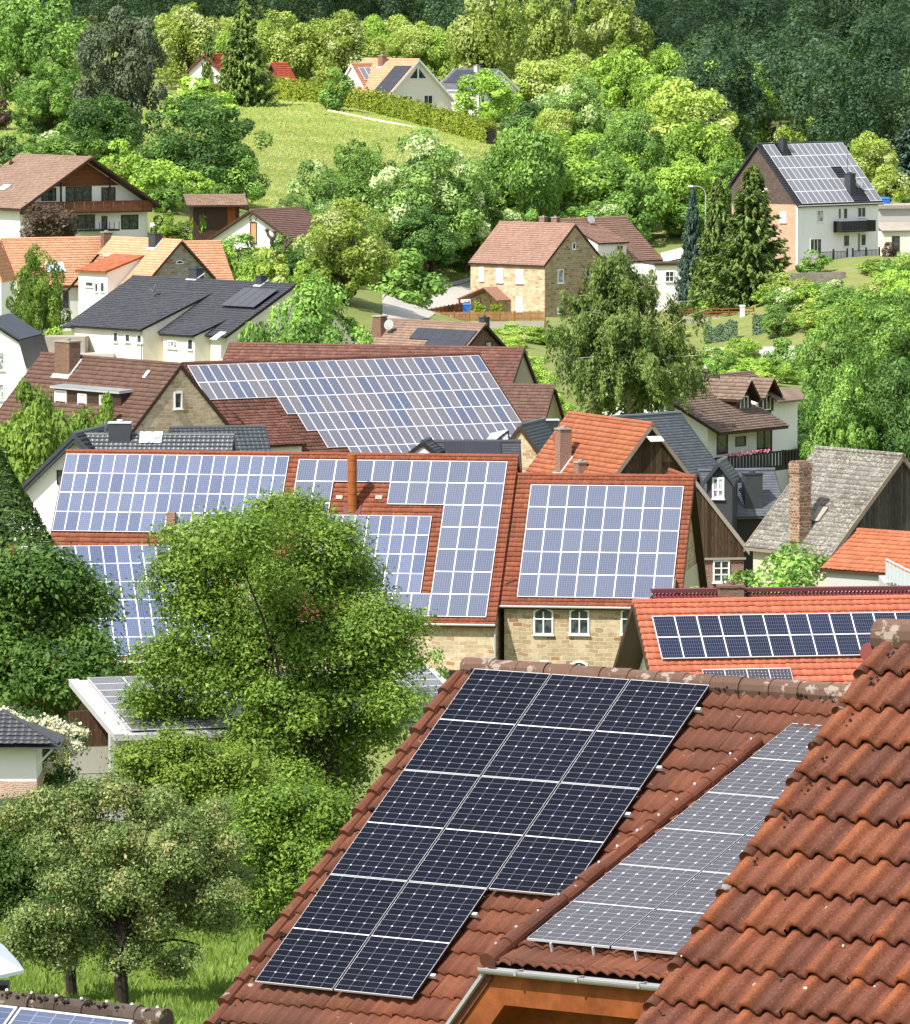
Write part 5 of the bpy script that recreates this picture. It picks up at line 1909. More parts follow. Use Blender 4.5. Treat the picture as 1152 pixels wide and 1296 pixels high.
def upper_houses():
    V = VV['whitegable']
    h = House('white_orange_house', 'large white gable house with orange roof and dark solar strip above the meadow hedge', 'house', V, -19.5)
    h.roof(M['t_salmon'], 'farpan', 0.5, 0.3, 0.3, M['whitepaint'], seed=38)
    h.walls(M['cream'])
    u0, s0 = h.front(502, 82.5)
    u1, _ = h.front(523.5, 82)
    h.array(None, None, 2, 7, 'black', None, .04, uv=(u0, s0 + .2, u1, s0 + 8.6))
    for a, b in (((510, 122), (521, 134)), ((537, 121), (547, 136))):
        h.win('B', a, b, 'white', 1, None, sill=False)
    uB = h.u1
    c = h.gab(529, 99, uB)
    mb = MB()
    for sg in (-1, 1):
        mb.prism([(uB, c[1] + sg * .15, c[2]), (uB, c[1] + sg * 1.5, c[2]), (uB, c[1] + sg * .15, c[2] + 1.5)], (.04, 0, 0))
    g = mb.build('gable_window', M['glass'], h.root)
    mb = MB()
    mb.box(uB - .01, uB + .08, c[1] - 1.8, c[1] + 1.8, c[2] - .14, c[2] - .01)
    mb.box(uB - .01, uB + .08, c[1] - .13, c[1] + .13, c[2], c[2] + 1.7)
    mb.build('frame', M['whitepaint'], g)
    h.chimney(484, 82, 1.0, .8, 1.3, M['brick'])
    # cross gable wing on the left
    P = at(444, 80.5, 966)
    V2 = [P[0], P[1], P[2], 42, 9.0, 6.0, 2.2, 50]
    h2 = House('cross_gable', 'white gabled wing with orange roof and white collector left of the large gable', 'house', V2, -19.5)
    h2.roof(M['t_salmon'], 'farpan', 0.3, 0.3, 0.3, M['whitepaint'], seed=39)
    h2.walls(M['white'])
    u0, s0 = h2.front(453, 86)
    u1, _ = h2.front(475, 85)
    _, s1 = h2.front(460, 101.5)
    h2.array(None, None, 3, 1, 'pale', None, .06, uv=(u0, s0, u1, s1))
    V = VV['greygable']
    h = House('grey_roof_house', 'white house with grey roof half hidden by a pale green tree beside the meadow hedge', 'house', V, -20)
    h.roof(M['t_slate'], 'farpan', 0.4, 0.4, 0.3, M['whitepaint'], seed=40)
    h.walls(M['whitefade'])
    u0, s0 = h.front(566, 90)
    h.array(None, None, 5, 2, 'black', None, .03, uv=(1.0, .4, 7.5, 3.6))
    h.chimney(604, 90, .7, .7, .8, M['sheetpale'], flash=False)
    V = VV['redgable']
    h = House('red_roof_house', 'house with steep red roof and dark timber gable right behind the tall spruce', 'house', V, -18.5)
    h.roof(M['t_redbright'], 'farpan', 0.6, 0.4, 0.4, M['metalred'], seed=41)
    h.walls(M['woodred'])
    P = at(258, 69, 1010)
    h = House('red_verge_house', 'white house corner with red roof edge left of the tall spruce', 'house', [P[0], P[1], P[2], 70, 8, 3.0, 3.0, 42], -18.5)
    h.roof(M['t_redbright'], 'farpan', 0.5, 0.4, 0.4, M['metalred'], seed=42)
    h.walls(M['white'])
    P = at(338, 117, 985)
    h = House('orange_garage', 'low garage with flat salmon tiled roof peeping over the meadow hedge', 'garage', [P[0], P[1], P[2], 2, 9.5, 3, 3, 14], -18.5)
    h.roof(M['t_salmon'], 'farpan', 0.2, 0.3, 0.3, M['whitepaint'], seed=43)
    h.walls(M['white'])
    # garden shed by the chalet
    P = at(232, 247, 745)
    V = [P[0], P[1], P[2], 8, 6.9, 3.6, 2.4, 16]
    h = House('garden_shed', 'brown roofed garden shed with orange timber wall beside the chalet', 'shed', V, -30.5)
    h.roof(M['t_taupe'], 'farpan', 0.9, 1.3, 0.3, M['brownwood'], seed=44)
    h.walls(M['brownwood'])
    a, b = h.wallf(288, 255), h.wallf(298, 276)
    mb = MB()
    mb.box(a[0], b[0], h.yf - .05, h.yf + .01, -.5, a[2])
    mb.build('door', M['woodorange'], h.root)


def balcony_house():
    V = shiftV(VV['balc'], -4.0)
    h = House('balcony_house', 'white house with broad brown roof, twin gable dormers and black balcony with flowers', 'house', V, -40)
    uM = h.front(947, 467.7)[0]
    u1 = V[4]
    h.L = u1 + 6.2
    s1 = 2.6
    h.roof(M['t_taupe2'], 'farpan', 0.2, 0.9, 0.5, M['brownwood'], seed=31, mask=lambda u, s: (u < u1) | (s < s1), vend=s1 * h.c)
    yf, yb, zt = -(h.w - 1.3), h.wb - .5, h.zr - .2
    mb = MB()
    mb.prism([(.06, 0, h.zr - .05), (.06, -h.w + .03, h.zr - (h.w - .03) * h.t - .05), (.06, -h.w + .03, h.zr - (h.w - .03) * h.t - .22), (.06, 0, h.zr - .24)], (u1 - .1, 0, 0))
    mb.build('eave_board', M['brownwood'], h.ro)
    mb = MB()
    mb.prism([(0.3, yf, -1.5), (0.3, yb, -1.5), (0.3, yb, zt - yb * h.t - .1), (0.3, 0, zt - .1), (0.3, yf, zt + yf * h.t - .1)], (u1 - .75, 0, 0))
    mb.build('wall', M['white'], h.root)
    y2 = -(h.w * .62)
    mb = MB()
    mb.prism([(u1 - .4, y2, -1.5), (u1 - .4, yb, -1.5), (u1 - .4, yb, zt - yb * h.t - .1), (u1 - .4, 0, zt - .1), (u1 - .4, y2, zt + y2 * h.t + .5)], (6.2, 0, 0))
    mb.build('rear_wall', M['white'], h.root)
    h.yf = yf
    # windows of the balcony storey
    for a, b, n in (((908, 549), (920, 573), 0), ((931.5, 554), (943, 563), 0), ((959, 546), (976, 572), 1)):
        h.win('f', a, b, 'brown', n, None, v=-yf, sill=False, fw=.07)
    # dormers facing front
    for k in (0, 1):
        pk = h.hit(951 if k == 0 else 979.5, 481 if k == 0 else 479, (0, 1, 0), y2 - .7)
        x0, zp = pk[0], pk[2]
        hw, d = 1.35, math.tan(D2R(48))
        mb = MB()
        for sg in (-1, 1):
            mb.prism([(x0, y2 - .7, zp), (x0 + sg * hw, y2 - .7, zp - hw * d), (x0 + sg * hw, y2 - .7, zp - hw * d - .16), (x0, y2 - .7, zp - .16)], (0, -y2 + .7, 0))
        do = mb.build('gable_dormer', M['brownwood'], h.root)
        D = hw / math.cos(D2R(48))
        for sg in (-1, 1):
            tile_obj('dormer_roof', 'farpan', M['t_taupe2'], do, (x0, y2 - .75 if sg < 0 else 0, zp + .01), (0, 1.0, 0) if sg < 0 else (0, -1.0, 0), (sg * hw / D, 0, -hw * d / D), (sg * hw * d / D, 0, hw / D), -y2 + .75, D, None, 40 + k)
        mb = MB()
        mb.prism([(x0 - 1.1, y2 - .02, zp - 2.6), (x0 + 1.1, y2 - .02, zp - 2.6), (x0 + 1.1, y2 - .02, zp - 1.45), (x0, y2 - .02, zp - .22), (x0 - 1.1, y2 - .02, zp - 1.45)], (0, 2.0, 0))
        mb.build('dormer_wall', M['brownwood'], do)
        window(do, np.array([0, y2 - .02, 0.0]), np.array([1.0, 0, 0]), np.array([0, -1.0, 0]), x0 - .5, x0 + .5, zp - 2.4, zp - 1.35, 'white', 1, None, sill=False)
    e0 = h.hit(984, 497, (0, 1, 0), y2 - .1)
    mb = MB()
    mb.obox((e0[0] - 1.3, y2 - 1.0, e0[2] - .75), (4.6, 0, 0), (0, 1.3, .85), (0, 0, .16))
    mb.build('porch_roof', M['t_taupe2'], h.root)
    h.win('f', (969, 510), (975, 522), 'brown', 0, None, v=-y2, sill=False)
    # balcony
    yo = yf - 1.5
    p0, p1 = h.hit(905, 600, (0, 1, 0), yo), h.hit(1011, 590, (0, 1, 0), yo)
    zb, zt = h.hit(960, 595, (0, 1, 0), yo)[2], h.hit(960, 573.5, (0, 1, 0), yo)[2]
    mb = MB()
    mb.box(p0[0], p1[0], yo - .02, yf - .004, zb - .2, zb)
    bal = mb.build('balcony', M['blackwood'], h.root)
    mb = MB()
    n = 26
    w = (p1[0] - p0[0]) / n
    for k in range(n):
        mb.box(p0[0] + k * w, p0[0] + (k + .58) * w, yo, yo + .05, zb + .1, zt - .1)
    mb.box(p0[0], p1[0], yo - .05, yo + .1, zt - .12, zt)
    mb.box(p0[0], p1[0], yo - .01, yo + .08, zb + .01, zb + .12)
    mb.box(p1[0] - .08, p1[0], yo, yf, zb + .01, zt - .13)
    mb.build('railing', M['blackwood'], bal)
    rng = np.random.default_rng(5)
    mb = MB()
    for k in range(80):
        x = p0[0] + (p1[0] - p0[0]) * (0.1 + .55 * rng.random())
        c = np.array([x, yo - .08 + rng.normal(0, .06), zt + .04 + rng.random() * .18])
        r = .07 + .06 * rng.random()
        mb.obox(c, nrm(rng.normal(size=3)) * r, nrm(rng.normal(size=3)) * r, nrm(rng.normal(size=3)) * r)
    mb.build('flower_box', M['flowers'], bal)
    q0, q1 = h.hit(965, 606, (0, 1, 0), yo + .7), h.hit(975, 606, (0, 1, 0), yo + .7)
    mb = MB()
    mb.box(q0[0], q1[0], yo + .6, yf - .01, -1.5, zb - .22)
    mb.build('balcony_pier', M['white'], h.root)


VV['balc'] = [16.45, 519.7, -30.55, 55.6, 6.1, 7.35, 5.0, 26.4]


def moss_bits(parent, pts, rng, r0=.02, r1=.05, name='moss'):
    mb = MB()
    for p in pts:
        for k in range(int(rng.integers(2, 5))):
            c = np.asarray(p) + rng.normal(0, .03, 3) * np.array([1, 1, .4])
            a, b, d = nrm(rng.normal(size=3)), nrm(rng.normal(size=3)), nrm(rng.normal(size=3))
            r = r0 + (r1 - r0) * rng.random()
            mb.tube([c - d * r, c - d * r * .3, c + d * r * .5, c + d * r], [r * .5, r, r * .9, r * .3], 6)
    return tag(mb.build(name, M['moss'], parent), kind='stuff')


def near_house():
    V = VV['near']
    h = House('red_tiled_house', 'foreground red pantiled house with eight black solar panels and an orange boarded dormer', 'house', V, -15.5)
    ut, st = h.front(978, 943)
    vt = st * h.c
    th2 = 18.9
    pl = plane_on(h, vt, th2)
    e0, e1 = pl(632, 1222), pl(800, 1241)
    ud = (ut + e0[0]) / 2 - .14
    ve = -(e0[1] + e1[1]) / 2
    t2, c2, s2 = math.tan(D2R(th2)), math.cos(D2R(th2)), math.sin(D2R(th2))
    zt = h.zr - vt * h.t
    h.roof(M['t_near'], 'pan', .1, .35, .35, M['brownwood'], seed=51, ridge=False, mask=lambda u, s: (u < ud - .95) | (s < (ve - 1.3) / h.c) & (u < ud + .1) | (s < st + .25) | (s > ve / h.c + .1))
    rng = np.random.default_rng(11)
    mb = MB()
    ridge_caps(mb, (-.03, 0, h.zr + .03), (h.L, 0, h.zr + .03), .125, .37, 12, 1.1, rng=rng)
    mb.build('ridge_tiles', M['t_ridge'], h.ro, smooth=False)
    # under boards left of the dormer
    mb = MB()
    mb.prism([(.05, 0, h.zr - .06), (.05, -h.w + .03, h.zr - (h.w - .03) * h.t - .06), (.05, -h.w + .03, h.zr - (h.w - .03) * h.t - .22), (.05, 0, h.zr - .24)], (ud - 1.0, 0, 0))
    mb.build('roof_boards', M['brownwood'], h.ro)
    h.walls(M['cream'])
    # verge tiles and moss on the left edge
    mb = MB()
    k = 0
    s = 0.1
    while s < h.w / h.c:
        a, b = h.fp(-.04, s, .03), h.fp(-.04, s + .36, .065)
        w = rng.normal(0, .006, 3)
        mb.tube([a + w, b + w], [.06, .085], 10)
        s += .34
    mb.build('verge_tiles', M['t_near'], h.ro)
    moss_bits(h.ro, [h.fp(-.02 + .22 * rng.random(), .34 * k + .3 + .08 * rng.random(), .05) for k in range(19) for _ in range(2)], rng, .008, .024)
    moss_bits(h.ro, [(h.L * rng.random(), -.05 - .12 * rng.random(), h.zr + .02) for k in range(90)], rng, .008, .02, 'ridge_moss')
    # panels
    u0, s0 = h.front(606, 859)
    u1, _ = h.front(905, 879.5)
    _, s1 = h.front(331, 1256)
    w, l = (u1 - u0) / 3, (s1 - s0) / 3
    me = panel_mesh('mono', w - .024, l - .01, .0075, .025)

    def put(me, P, rx):
        o = new_obj('solar_panel', me, h.root)
        o.location = tuple(P)
        o.rotation_euler = (rx, 0, 0)
        return o
    for j in range(3):
        for i in range(3):
            if i == 2 and j == 2:
                continue
            put(me, h.fp(u0 + i * w + .012, s0 + (j + 1) * l - .008, .13), h.th)
    mb = MB()
    for j in range(3):
        for f in (.22, .78):
            ss = s0 + (j + f) * l
            uu = u1 if j < 2 else u0 + 2 * w
            mb.obox(h.fp(u0 + .02, ss, .085), (uu - u0 + .03, 0, 0), h.fp(0, 0) - h.fp(0, .04), h.fp(0, 0, .04) - h.fp(0, 0))
    mb.build('mounting_rail', M['alu'], h.root)
    # --- dormer: flat front slope, hipped left side, trapezoid front set back under orange boards
    uR = h.L
    P2 = lambda u, sl, hh=0.0: np.array([u, -vt - sl * c2 - hh * s2, zt - sl * s2 + hh * c2])
    SL = (ve - vt) / c2
    kx = (ve - vt) * (h.t - t2) / 1.27
    T0 = np.array([ud, -vt, zt])
    C0 = np.array([ud, -ve, zt - (ve - vt) * t2])
    B0 = np.array([ud - kx, -ve, h.zr - ve * h.t])
    mb = MB()
    dz = np.array([0, 0, .03])
    mb.prism([T0 - dz, B0 - dz, C0 - dz], (.05, 0, -.1))
    do = mb.build('dormer', M['t_near'], h.root)
    ro = tile_obj('dormer_roof', 'pan', M['t_near'], do, (ud, -vt, zt), (1, 0, 0), (0, -c2, -s2), (0, -s2, c2), uR - ud, SL, None, 53)
    mb = MB()
    mb.prism([(ud + .06, -vt, zt - .04), (ud + .06, -ve + .05, zt - (ve - .05 - vt) * t2 - .04), (ud + .06, -ve + .05, zt - (ve - .05 - vt) * t2 - .13), (ud + .06, -vt, zt - .13)], (uR - ud - .06, 0, 0))
    mb.build('roof_boards', M['brownwood'], do)
    mb = MB()
    ridge_caps(mb, P2(ud + .02, SL + .02, .055), P2(ud + .02, .1, .055), .095, .36, 14, .88, rng=rng)
    mb.build('hip_tiles', M['t_near'], do)
    for k in range(14):
        c = P2(ud + .02 + rng.normal(0, .012), SL * k / 14 + .2, .155)
        mb = MB()
        r = .011 + .006 * rng.random()
        mb.tube([c - np.array([0, 0, r]), c, c + np.array([0, 0, r])], [r * .6, r, r * .6], 8)
        mb.build('hip_clip', M['alu'], do)
    # panels on the dormer
    hit2 = lambda px, py: (lambda q: (q[0], (-q[1] - vt) / c2))(pl(px, py))
    a0, b1 = hit2(670, 1204)
    _, b0 = hit2(1000, 930)
    a1, _ = hit2(777, 1214)
    w2, l2 = (a1 - a0), (b1 - b0) / 3
    me2 = panel_mesh('mono_grey', w2 - .024, l2 - .01, .0075, .025)
    for j in range(3):
        for i in range(2):
            put(me2, P2(a0 + i * w2, b0 + (j + 1) * l2 - .008, .12), D2R(th2))
    mb = MB()
    for i in range(4):
        x = a0 + w2 * (.3 + .5 * i)
        mb.obox(P2(x, b1 + .05, .04), (.014, 0, 0), P2(0, 0) - P2(0, .03), P2(0, 0, .1) - P2(0, 0))
    mb.build('panel_hook', M['alu'], do)
    # gutter with fascia
    zg = zt - (ve - vt) * t2
    mb = MB()
    n = 9
    for k in range(n):
        t0, t1 = math.pi * k / n, math.pi * (k + 1) / n
        r = .065
        mb.obox((ud - .05, -ve - .05 - r * math.cos(t0), zg - .02 - r * math.sin(t0)), (uR - ud, 0, 0), (0, -r * (math.cos(t1) - math.cos(t0)), -r * (math.sin(t1) - math.sin(t0))), (0, .004 * math.cos(t0), .004))
    x = ud + .4
    while x < uR:
        mb.box(x, x + .03, -ve - .125, -ve + .03, zg - .06, zg - .01)
        x += .75
    mb.build('gutter', M['zinc'], do)
    yw = -(ve - .6)
    zc = C0[2]
    # trapezoid frame in the plane of the eave: zinc edge, orange fascia, orange soffit
    sl_ = nrm(B0 - C0)
    inn = np.array([-sl_[2], 0, sl_[0]])
    if inn[0] < 0:
        inn = -inn
    Ls = np.linalg.norm(B0 - C0) + .4
    mb = MB()
    mb.obox(C0 + np.array([0, -.06, -.02]), sl_ * Ls, (0, .16, 0), inn * .035)
    mb.build('edge_flashing', M['zinc'], do)
    f = .33
    ci = np.array([ud + f * .55, -ve, zc - .07 - f])
    mb = MB()
    y0 = -ve + .03
    mb.prism([(ud + .04, y0, zc - .07), (uR, y0, zc - .07), (uR, y0, zc - .07 - f), (ci[0], y0, ci[2])], (0, .04, 0))
    q0, q1 = np.array([ud + .04, y0, zc - .075]), np.array([ci[0], y0, ci[2] - .003])
    mb.prism([q0, q1, q1 + sl_ * Ls, q0 + sl_ * Ls], (0, .04, 0))
    mb.build('fascia_board', M['woodorange'], do)
    mb = MB()
    mb.box(ci[0] - .02, uR, y0 + .042, yw - .002, ci[2] + .004, ci[2] + .04)
    mb.obox(q1 + np.array([-.04, .042, 0]), sl_ * Ls, (0, yw - y0 - .05, 0), -inn * .035)
    mb.build('soffit', M['woodorange'], do)
    mb = MB()
    mb.prism([(ci[0] - .06, yw, ci[2]), (uR, yw, ci[2]), (uR, yw, zc - 3), (ci[0] - .06 + sl_[0] * Ls, yw, zc - 3), (ci[0] - .06 + sl_[0] * Ls, yw, ci[2] + sl_[2] * Ls)], (0, .12, 0))
    mb.build('dormer_wall', M['woodorange'], do)
    window(do, np.array([0, yw, 0.0]), np.array([1.0, 0, 0]), np.array([0, -1.0, 0]), ud + 1.15, ud + 2.3, zc - 2.2, zc - .58, 'wood', 0, None, glass=M['glasspale'], fw=.1)


def close_roof():
    P = at(1120, 812, 42)
    V = [P[0], P[1], P[2], -33.28, 5.0, 3.6, 2.5, 35.34]
    h = House('pantile_roof_house', 'closest roof of big old red pantiles with moss at the right picture edge', 'house', V, -10.5)
    rng = np.random.default_rng(21)
    sp = (.30, .34, .056, .07, 24, prof_close, .006)
    SPEC['close'] = sp
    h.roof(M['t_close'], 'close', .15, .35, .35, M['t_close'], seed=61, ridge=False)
    h.walls(M['oldplaster'])
    mb = MB()
    ridge_caps(mb, (-.05, 0, h.zr + .04), (h.L, 0, h.zr + .04), .115, .38, 14, 1.08, rng=rng)
    mb.build('ridge_tiles', M['t_ridge'], h.ro)
    mb = MB()
    s = 0.06
    while s < h.w / h.c:
        w = rng.normal(0, .006, 3)
        mb.tube([h.fp(.035, s - .02, -.005) + w, h.fp(.035, s + .17, .02) + w, h.fp(.035, s + .345, .05) + w], [.042, .046, .052], 14)
        s += .34
    mb.build('verge_tiles', M['t_verge'], h.ro, smooth=True)
    pts = []
    for k in range(14):
        for _ in range(7 if k < 6 else 3):
            pts.append(h.fp(.09 + .05 * rng.random(), .34 * k + .34 * rng.random(), .03))
    for k in range(170):
        i, j = rng.integers(0, 13), rng.integers(0, 15)
        pts.append(h.fp(.3 * j + .3 * rng.random(), .34 * i + .33 + .03 * rng.random(), .012))
    moss_bits(h.ro, pts, rng, .004, .012)
    mb = MB()
    for k in range(90):
        u, s = 4.5 * rng.random(), 4.2 * rng.random()
        tt = (u % .3) / .3
        hh = .055 * prof_close(np.array([tt]))[0] + .055 * ((s % .34) / .34)
        c = h.fp(u, s, hh + .002)
        r = .006 + .014 * rng.random() ** 2
        nv = h.fp(0, 0, 1) - h.fp(0, 0)
        mb.tube([c, c + nv * .006], [r, r * .7], 8)
    tag(mb.build('lichen_spot', M['lichen'], h.ro), kind='stuff')


def corner_roof():
    P = at(-24, 1267, 75)
    V = [P[0], P[1], P[2], -36, 2.55, 2.2, 1.6, 38]
    h = House('corner_roof_house', 'roof corner with mossy brown ridge tiles and blue panels at the bottom left', 'house', V, -14)
    h.roof(M['t_near'], 'pan', .1, .3, .3, M['brownwood'], seed=71, ridge=False)
    h.walls(M['oldplaster'])
    rng = np.random.default_rng(8)
    mb = MB()
    ridge_caps(mb, (0, 0, h.zr + .02), (h.L + .1, 0, h.zr + .02), .12, .36, 12, 1.12, rng=rng)
    mb.build('ridge_tiles', M['t_mossridge'], h.ro)
    mb = MB()
    for k in range(8):
        c = np.array([.36 * k + .02, 0, h.zr + .155])
        mb.tube([c - np.array([0, 0, .02]), c, c + np.array([0, 0, .02])], [.012, .022, .012], 8)
    mb.build('ridge_clip', M['alu'], h.ro)
    moss_bits(h.ro, [(h.L * rng.random(), -.1 * rng.random(), h.zr + .12) for k in range(60)], rng, .01, .025)
    me = panel_mesh('poly_blue', 1.62, .98, .03, .04)
    for i in range(2):
        o = new_obj('solar_panel', me, h.root)
        o.location = tuple(h.fp(-1.0 + i * 1.66 + .1, .16 + .98, .12))
        o.rotation_euler = (h.th, 0, 0)
    # pale sheet metal canopy corner above it
    Y = 96
    e0 = at(0, 1240, Y)
    e = empty('metal_canopy', (e0[0], e0[1], e0[2] - 2.5), 0, 'pale blue-grey sheet metal canopy corner at the lower left picture edge', 'canopy')
    q = [at(px, py, yy) - np.array([e0[0], e0[1], e0[2] - 2.5]) for px, py, yy in ((-60, 1180, Y + 1.2), (3, 1199, Y + 1.4), (24, 1222, Y + .5), (30.5, 1232, Y), (-60, 1252, Y - .6))]
    mb = MB()
    mb.prism(q, (0, 0, .05))
    mb.build('sheet', M['sheetpale'], e)
    mb = MB()
    a = at(8, 1242, Y + .3) - np.array([e0[0], e0[1], e0[2] - 2.5])
    mb.obox((a[0] - .5, a[1], -2), (.42, 0, 0), (0, .5, 0), (.1, 0, a[2] + 2 - .06))
    mb.build('support', M['blackwood'], e)


def carport():
    P = at(87, 860, 322)
    V = [P[0], P[1], P[2], 18, 18.5, 8.4, .3, 12]
    h = House('solar_carport', 'pale monopitch carport roof covered in solar panels behind the fresh green tree', 'carport', V, -39.5)
    mb = MB()
    mb.prism([(0, 0, h.zr - .05), (0, -h.w, h.zr - h.w * h.t - .05), (0, -h.w, h.zr - h.w * h.t - .3), (0, 0, h.zr - .3)], (h.L, 0, 0))
    mb.obox((-.02, .0, h.zr - .04), (.5, 0, 0), (0, -h.w, -h.w * h.t), (0, 0, .06))
    h.ro = mb.build('roof', M['zinc'], h.root)
    h.array(None, None, 10, 8, 'dull', None, .03, uv=(.9, .1, .9 + 10 * 1.72, .1 + 8 * 1.02), lift=.06)
    a = h.hit(137, 930, (0, 1, 0), -h.w + 1.0)
    mb = MB()
    mb.box(a[0], a[0] + .7, -h.w + .6, -h.w + 1.0, -1, h.zr - h.w * h.t - .02)
    mb.build('post', M['zinc'], h.root)
    mb = MB()
    mb.box(h.L - 1, h.L - .5, -h.w + .6, -h.w + 1.0, -1, h.zr - h.w * h.t - .02)
    mb.build('post', M['zinc'], h.root)
    zb = h.hit(110, 945, (0, 1, 0), -3.2)[2]
    mb = MB()
    xw = h.hit(140, 930, (0, 1, 0), -3.2)[0]
    mb.box(-.8, xw, -3.2, -3.05, zb, h.zr - 1.2)
    mb.build('board_wall', M['woodbrown'], h.root)
    mb = MB()
    mb.box(-.8, xw, -3.24, -3.0, -1, zb - .05)
    mb.box(-.8, xw - .01, -3.255, -3.01, zb - 1.28, zb - 1.24)
    mb.build('concrete_wall', M['concpale'], h.root)
    # cottage at the left edge
    C = at(75, 942, 290)
    e = empty('small_cottage', (C[0], C[1], -38.2), 0, 'small cottage with dark hipped tile roof, white wall and brick plinth at the left edge', 'cottage')
    ze = C[2] + 38.2
    rise, run = 1.15, 2.6
    A = np.array([-2.6, 2.6, ze + rise])
    S = math.hypot(run, rise)
    ro = tile_obj('roof', 'farpan', M['t_black'], e, (-8, 2.6, ze + rise), (1, 0, 0), (0, -run / S, -rise / S), (0, -rise / S, run / S), 8, S, lambda u, s: u < 8 - 2.6 + s / S * 2.6 + .05, 72)
    mb = MB()
    mb.hull8([(-8, 0, ze - .2), (0, 0, ze - .2), (0, 5.2, ze - .2), (-8, 5.2, ze - .2), (-8, 2.58, ze + rise - .04), (-2.6, 2.58, ze + rise - .04), (-2.6, 2.62, ze + rise - .04), (-8, 2.62, ze + rise - .04)])
    mb.build('roof_boards', M['leadblack'], ro)
    mb = MB()
    ridge_caps(mb, (0, 0, ze + .03), (-2.6, 2.6, ze + rise + .03), .09)
    mb.build('hip_tiles', M['t_black'], ro)
    mb = MB()
    zb = at(20, 988, 291)[2] + 38.2
    mb.box(-8, -1.05, .8, 5, zb, ze - .18)
    mb.build('wall', M['white'], e)
    mb = MB()
    mb.box(-8.02, -1.02, .77, 5.03, -1, zb - .002)
    mb.build('brick_plinth', M['brickpale'], e)
    mb = MB()
    mb.tube([(-1.0, .9, ze - 1.0), (-.3, .4, ze - .25)], .05, 6)
    mb.build('bracket', M['whitepaint'], e)
    # lower dark roof in front
    mb = MB()
    Pq = at(0, 1013, 285) - np.array([C[0], C[1], -38.2])
    mb.obox((Pq[0] - 3, Pq[1] - 1.5, Pq[2] - .55), (4.0, 0, 0), (0, 1.8, .5), (0, 0, .08))
    mb.build('porch_roof', M['t_black'], e)


def extra_materials():
    M['sheetdull'] = m_plain('dull_zinc_roof', (0.2, 0.215, 0.22), 0.6, 0.2)
    M['t_maroon2'] = m_tile('plum_brown_tiles', (0.19, 0.105, 0.085), (0.22, 0.125, 0.10), (0.26, 0.155, 0.125), dirt=(0.14, 0.09, 0.07), dirt_amt=0.3)
    M['t_porch'] = m_plain('porch_tiles', (0.25, 0.13, 0.09), 0.85, 0.3, 3)
    M['t_taupe2'] = m_tile('grey_brown_tiles', (0.17, 0.115, 0.09), (0.215, 0.15, 0.115), (0.26, 0.19, 0.15), dirt=(0.10, 0.07, 0.055), dirt_amt=0.4)
    M['t_redbright'] = m_tile('signal_red_tiles', (0.5, 0.085, 0.05), (0.55, 0.105, 0.06), (0.6, 0.13, 0.075), dirt_amt=0.1)
    M['oak'] = m_planks('light_oak_boards', (0.58, 0.36, 0.16), (0.65, 0.44, 0.22), 0.14)
    M['oldwood'] = m_plain('weathered_verge_wood', (0.24, 0.19, 0.15), 0.9, 0.3, 2)
    M['woodbrown'] = m_planks('brown_boards', (0.10, 0.05, 0.035), (0.14, 0.075, 0.05), 0.2)
    M['concpale'] = m_plain('pale_concrete', (0.42, 0.40, 0.37), 0.9, 0.12, 0.8)
    M['brickold'] = m_stone('crumbling_brick', (0.24, 0.10, 0.06), (0.30, 0.15, 0.1), (0.38, 0.28, 0.2), (0.4, 0.35, 0.28), 0.25, 0.16, rust=(0.45, 0.4, 0.33))
    M['t_verge'] = m_tile('greyed_verge_tiles', (0.16, 0.062, 0.036), (0.19, 0.074, 0.042), (0.22, 0.088, 0.05), dirt=(0.05, 0.035, 0.028), dirt_amt=0.9, lichen=(0.4, 0.36, 0.31), lich_amt=0.6, fine=40)
    M['lichen'] = m_plain('white_lichen', (0.6, 0.57, 0.5), 1.0, 0.2, 30)


# ------------------------------------------------------------------ vegetation
def unit(v):
    return v / (np.linalg.norm(v, axis=-1, keepdims=True) + 1e-9)


def leaf_mesh(name, P, Nn, size, clump, rng, mat, aspect=0.6, axis=None):
    """rhombic leaves: centres P, normals Nn, lengths size (array), clump ids -> random tint"""
    n = len(P)
    Nn = unit(Nn)
    r = rng.normal(size=(n, 3)) if axis is None else axis + rng.normal(size=(n, 3)) * 0.25
    a = unit(r - (r * Nn).sum(-1, keepdims=True) * Nn)
    b = np.cross(Nn, a)
    s = (np.asarray(size) * np.exp(rng.normal(0, .28, n)))[:, None] * np.ones((n, 1))
    V = np.stack([P - a * s * .5, P + b * s * .5 * aspect, P + a * s * .5, P - b * s * .5 * aspect], 1)
    Q = np.arange(n * 4).reshape(n, 4)
    cr = rng.random(int(clump.max()) + 1)
    uv = np.stack([rng.random(n), cr[clump]], -1)
    return raw_mesh(name, V.reshape(-1, 3), Q, np.repeat(uv, 4, 0), [mat])


def sph(rng, n):
    return unit(rng.normal(size=(n, 3)))


def limb(mb, a, b, r0, r1, rng, n=6, k=4, sag=0.0):
    a, b = np.asarray(a, float), np.asarray(b, float)
    L = np.linalg.norm(b - a)
    pts = []
    for i in range(k + 1):
        t = i / k
        p = a + (b - a) * t + np.array([0, 0, math.sin(t * math.pi) * L * sag])
        if 0 < i < k:
            p = p + rng.normal(0, L * .04, 3)
        pts.append(p)
    mb.tube(pts, [r0 + (r1 - r0) * i / k for i in range(k + 1)], n, caps=False)
    return pts


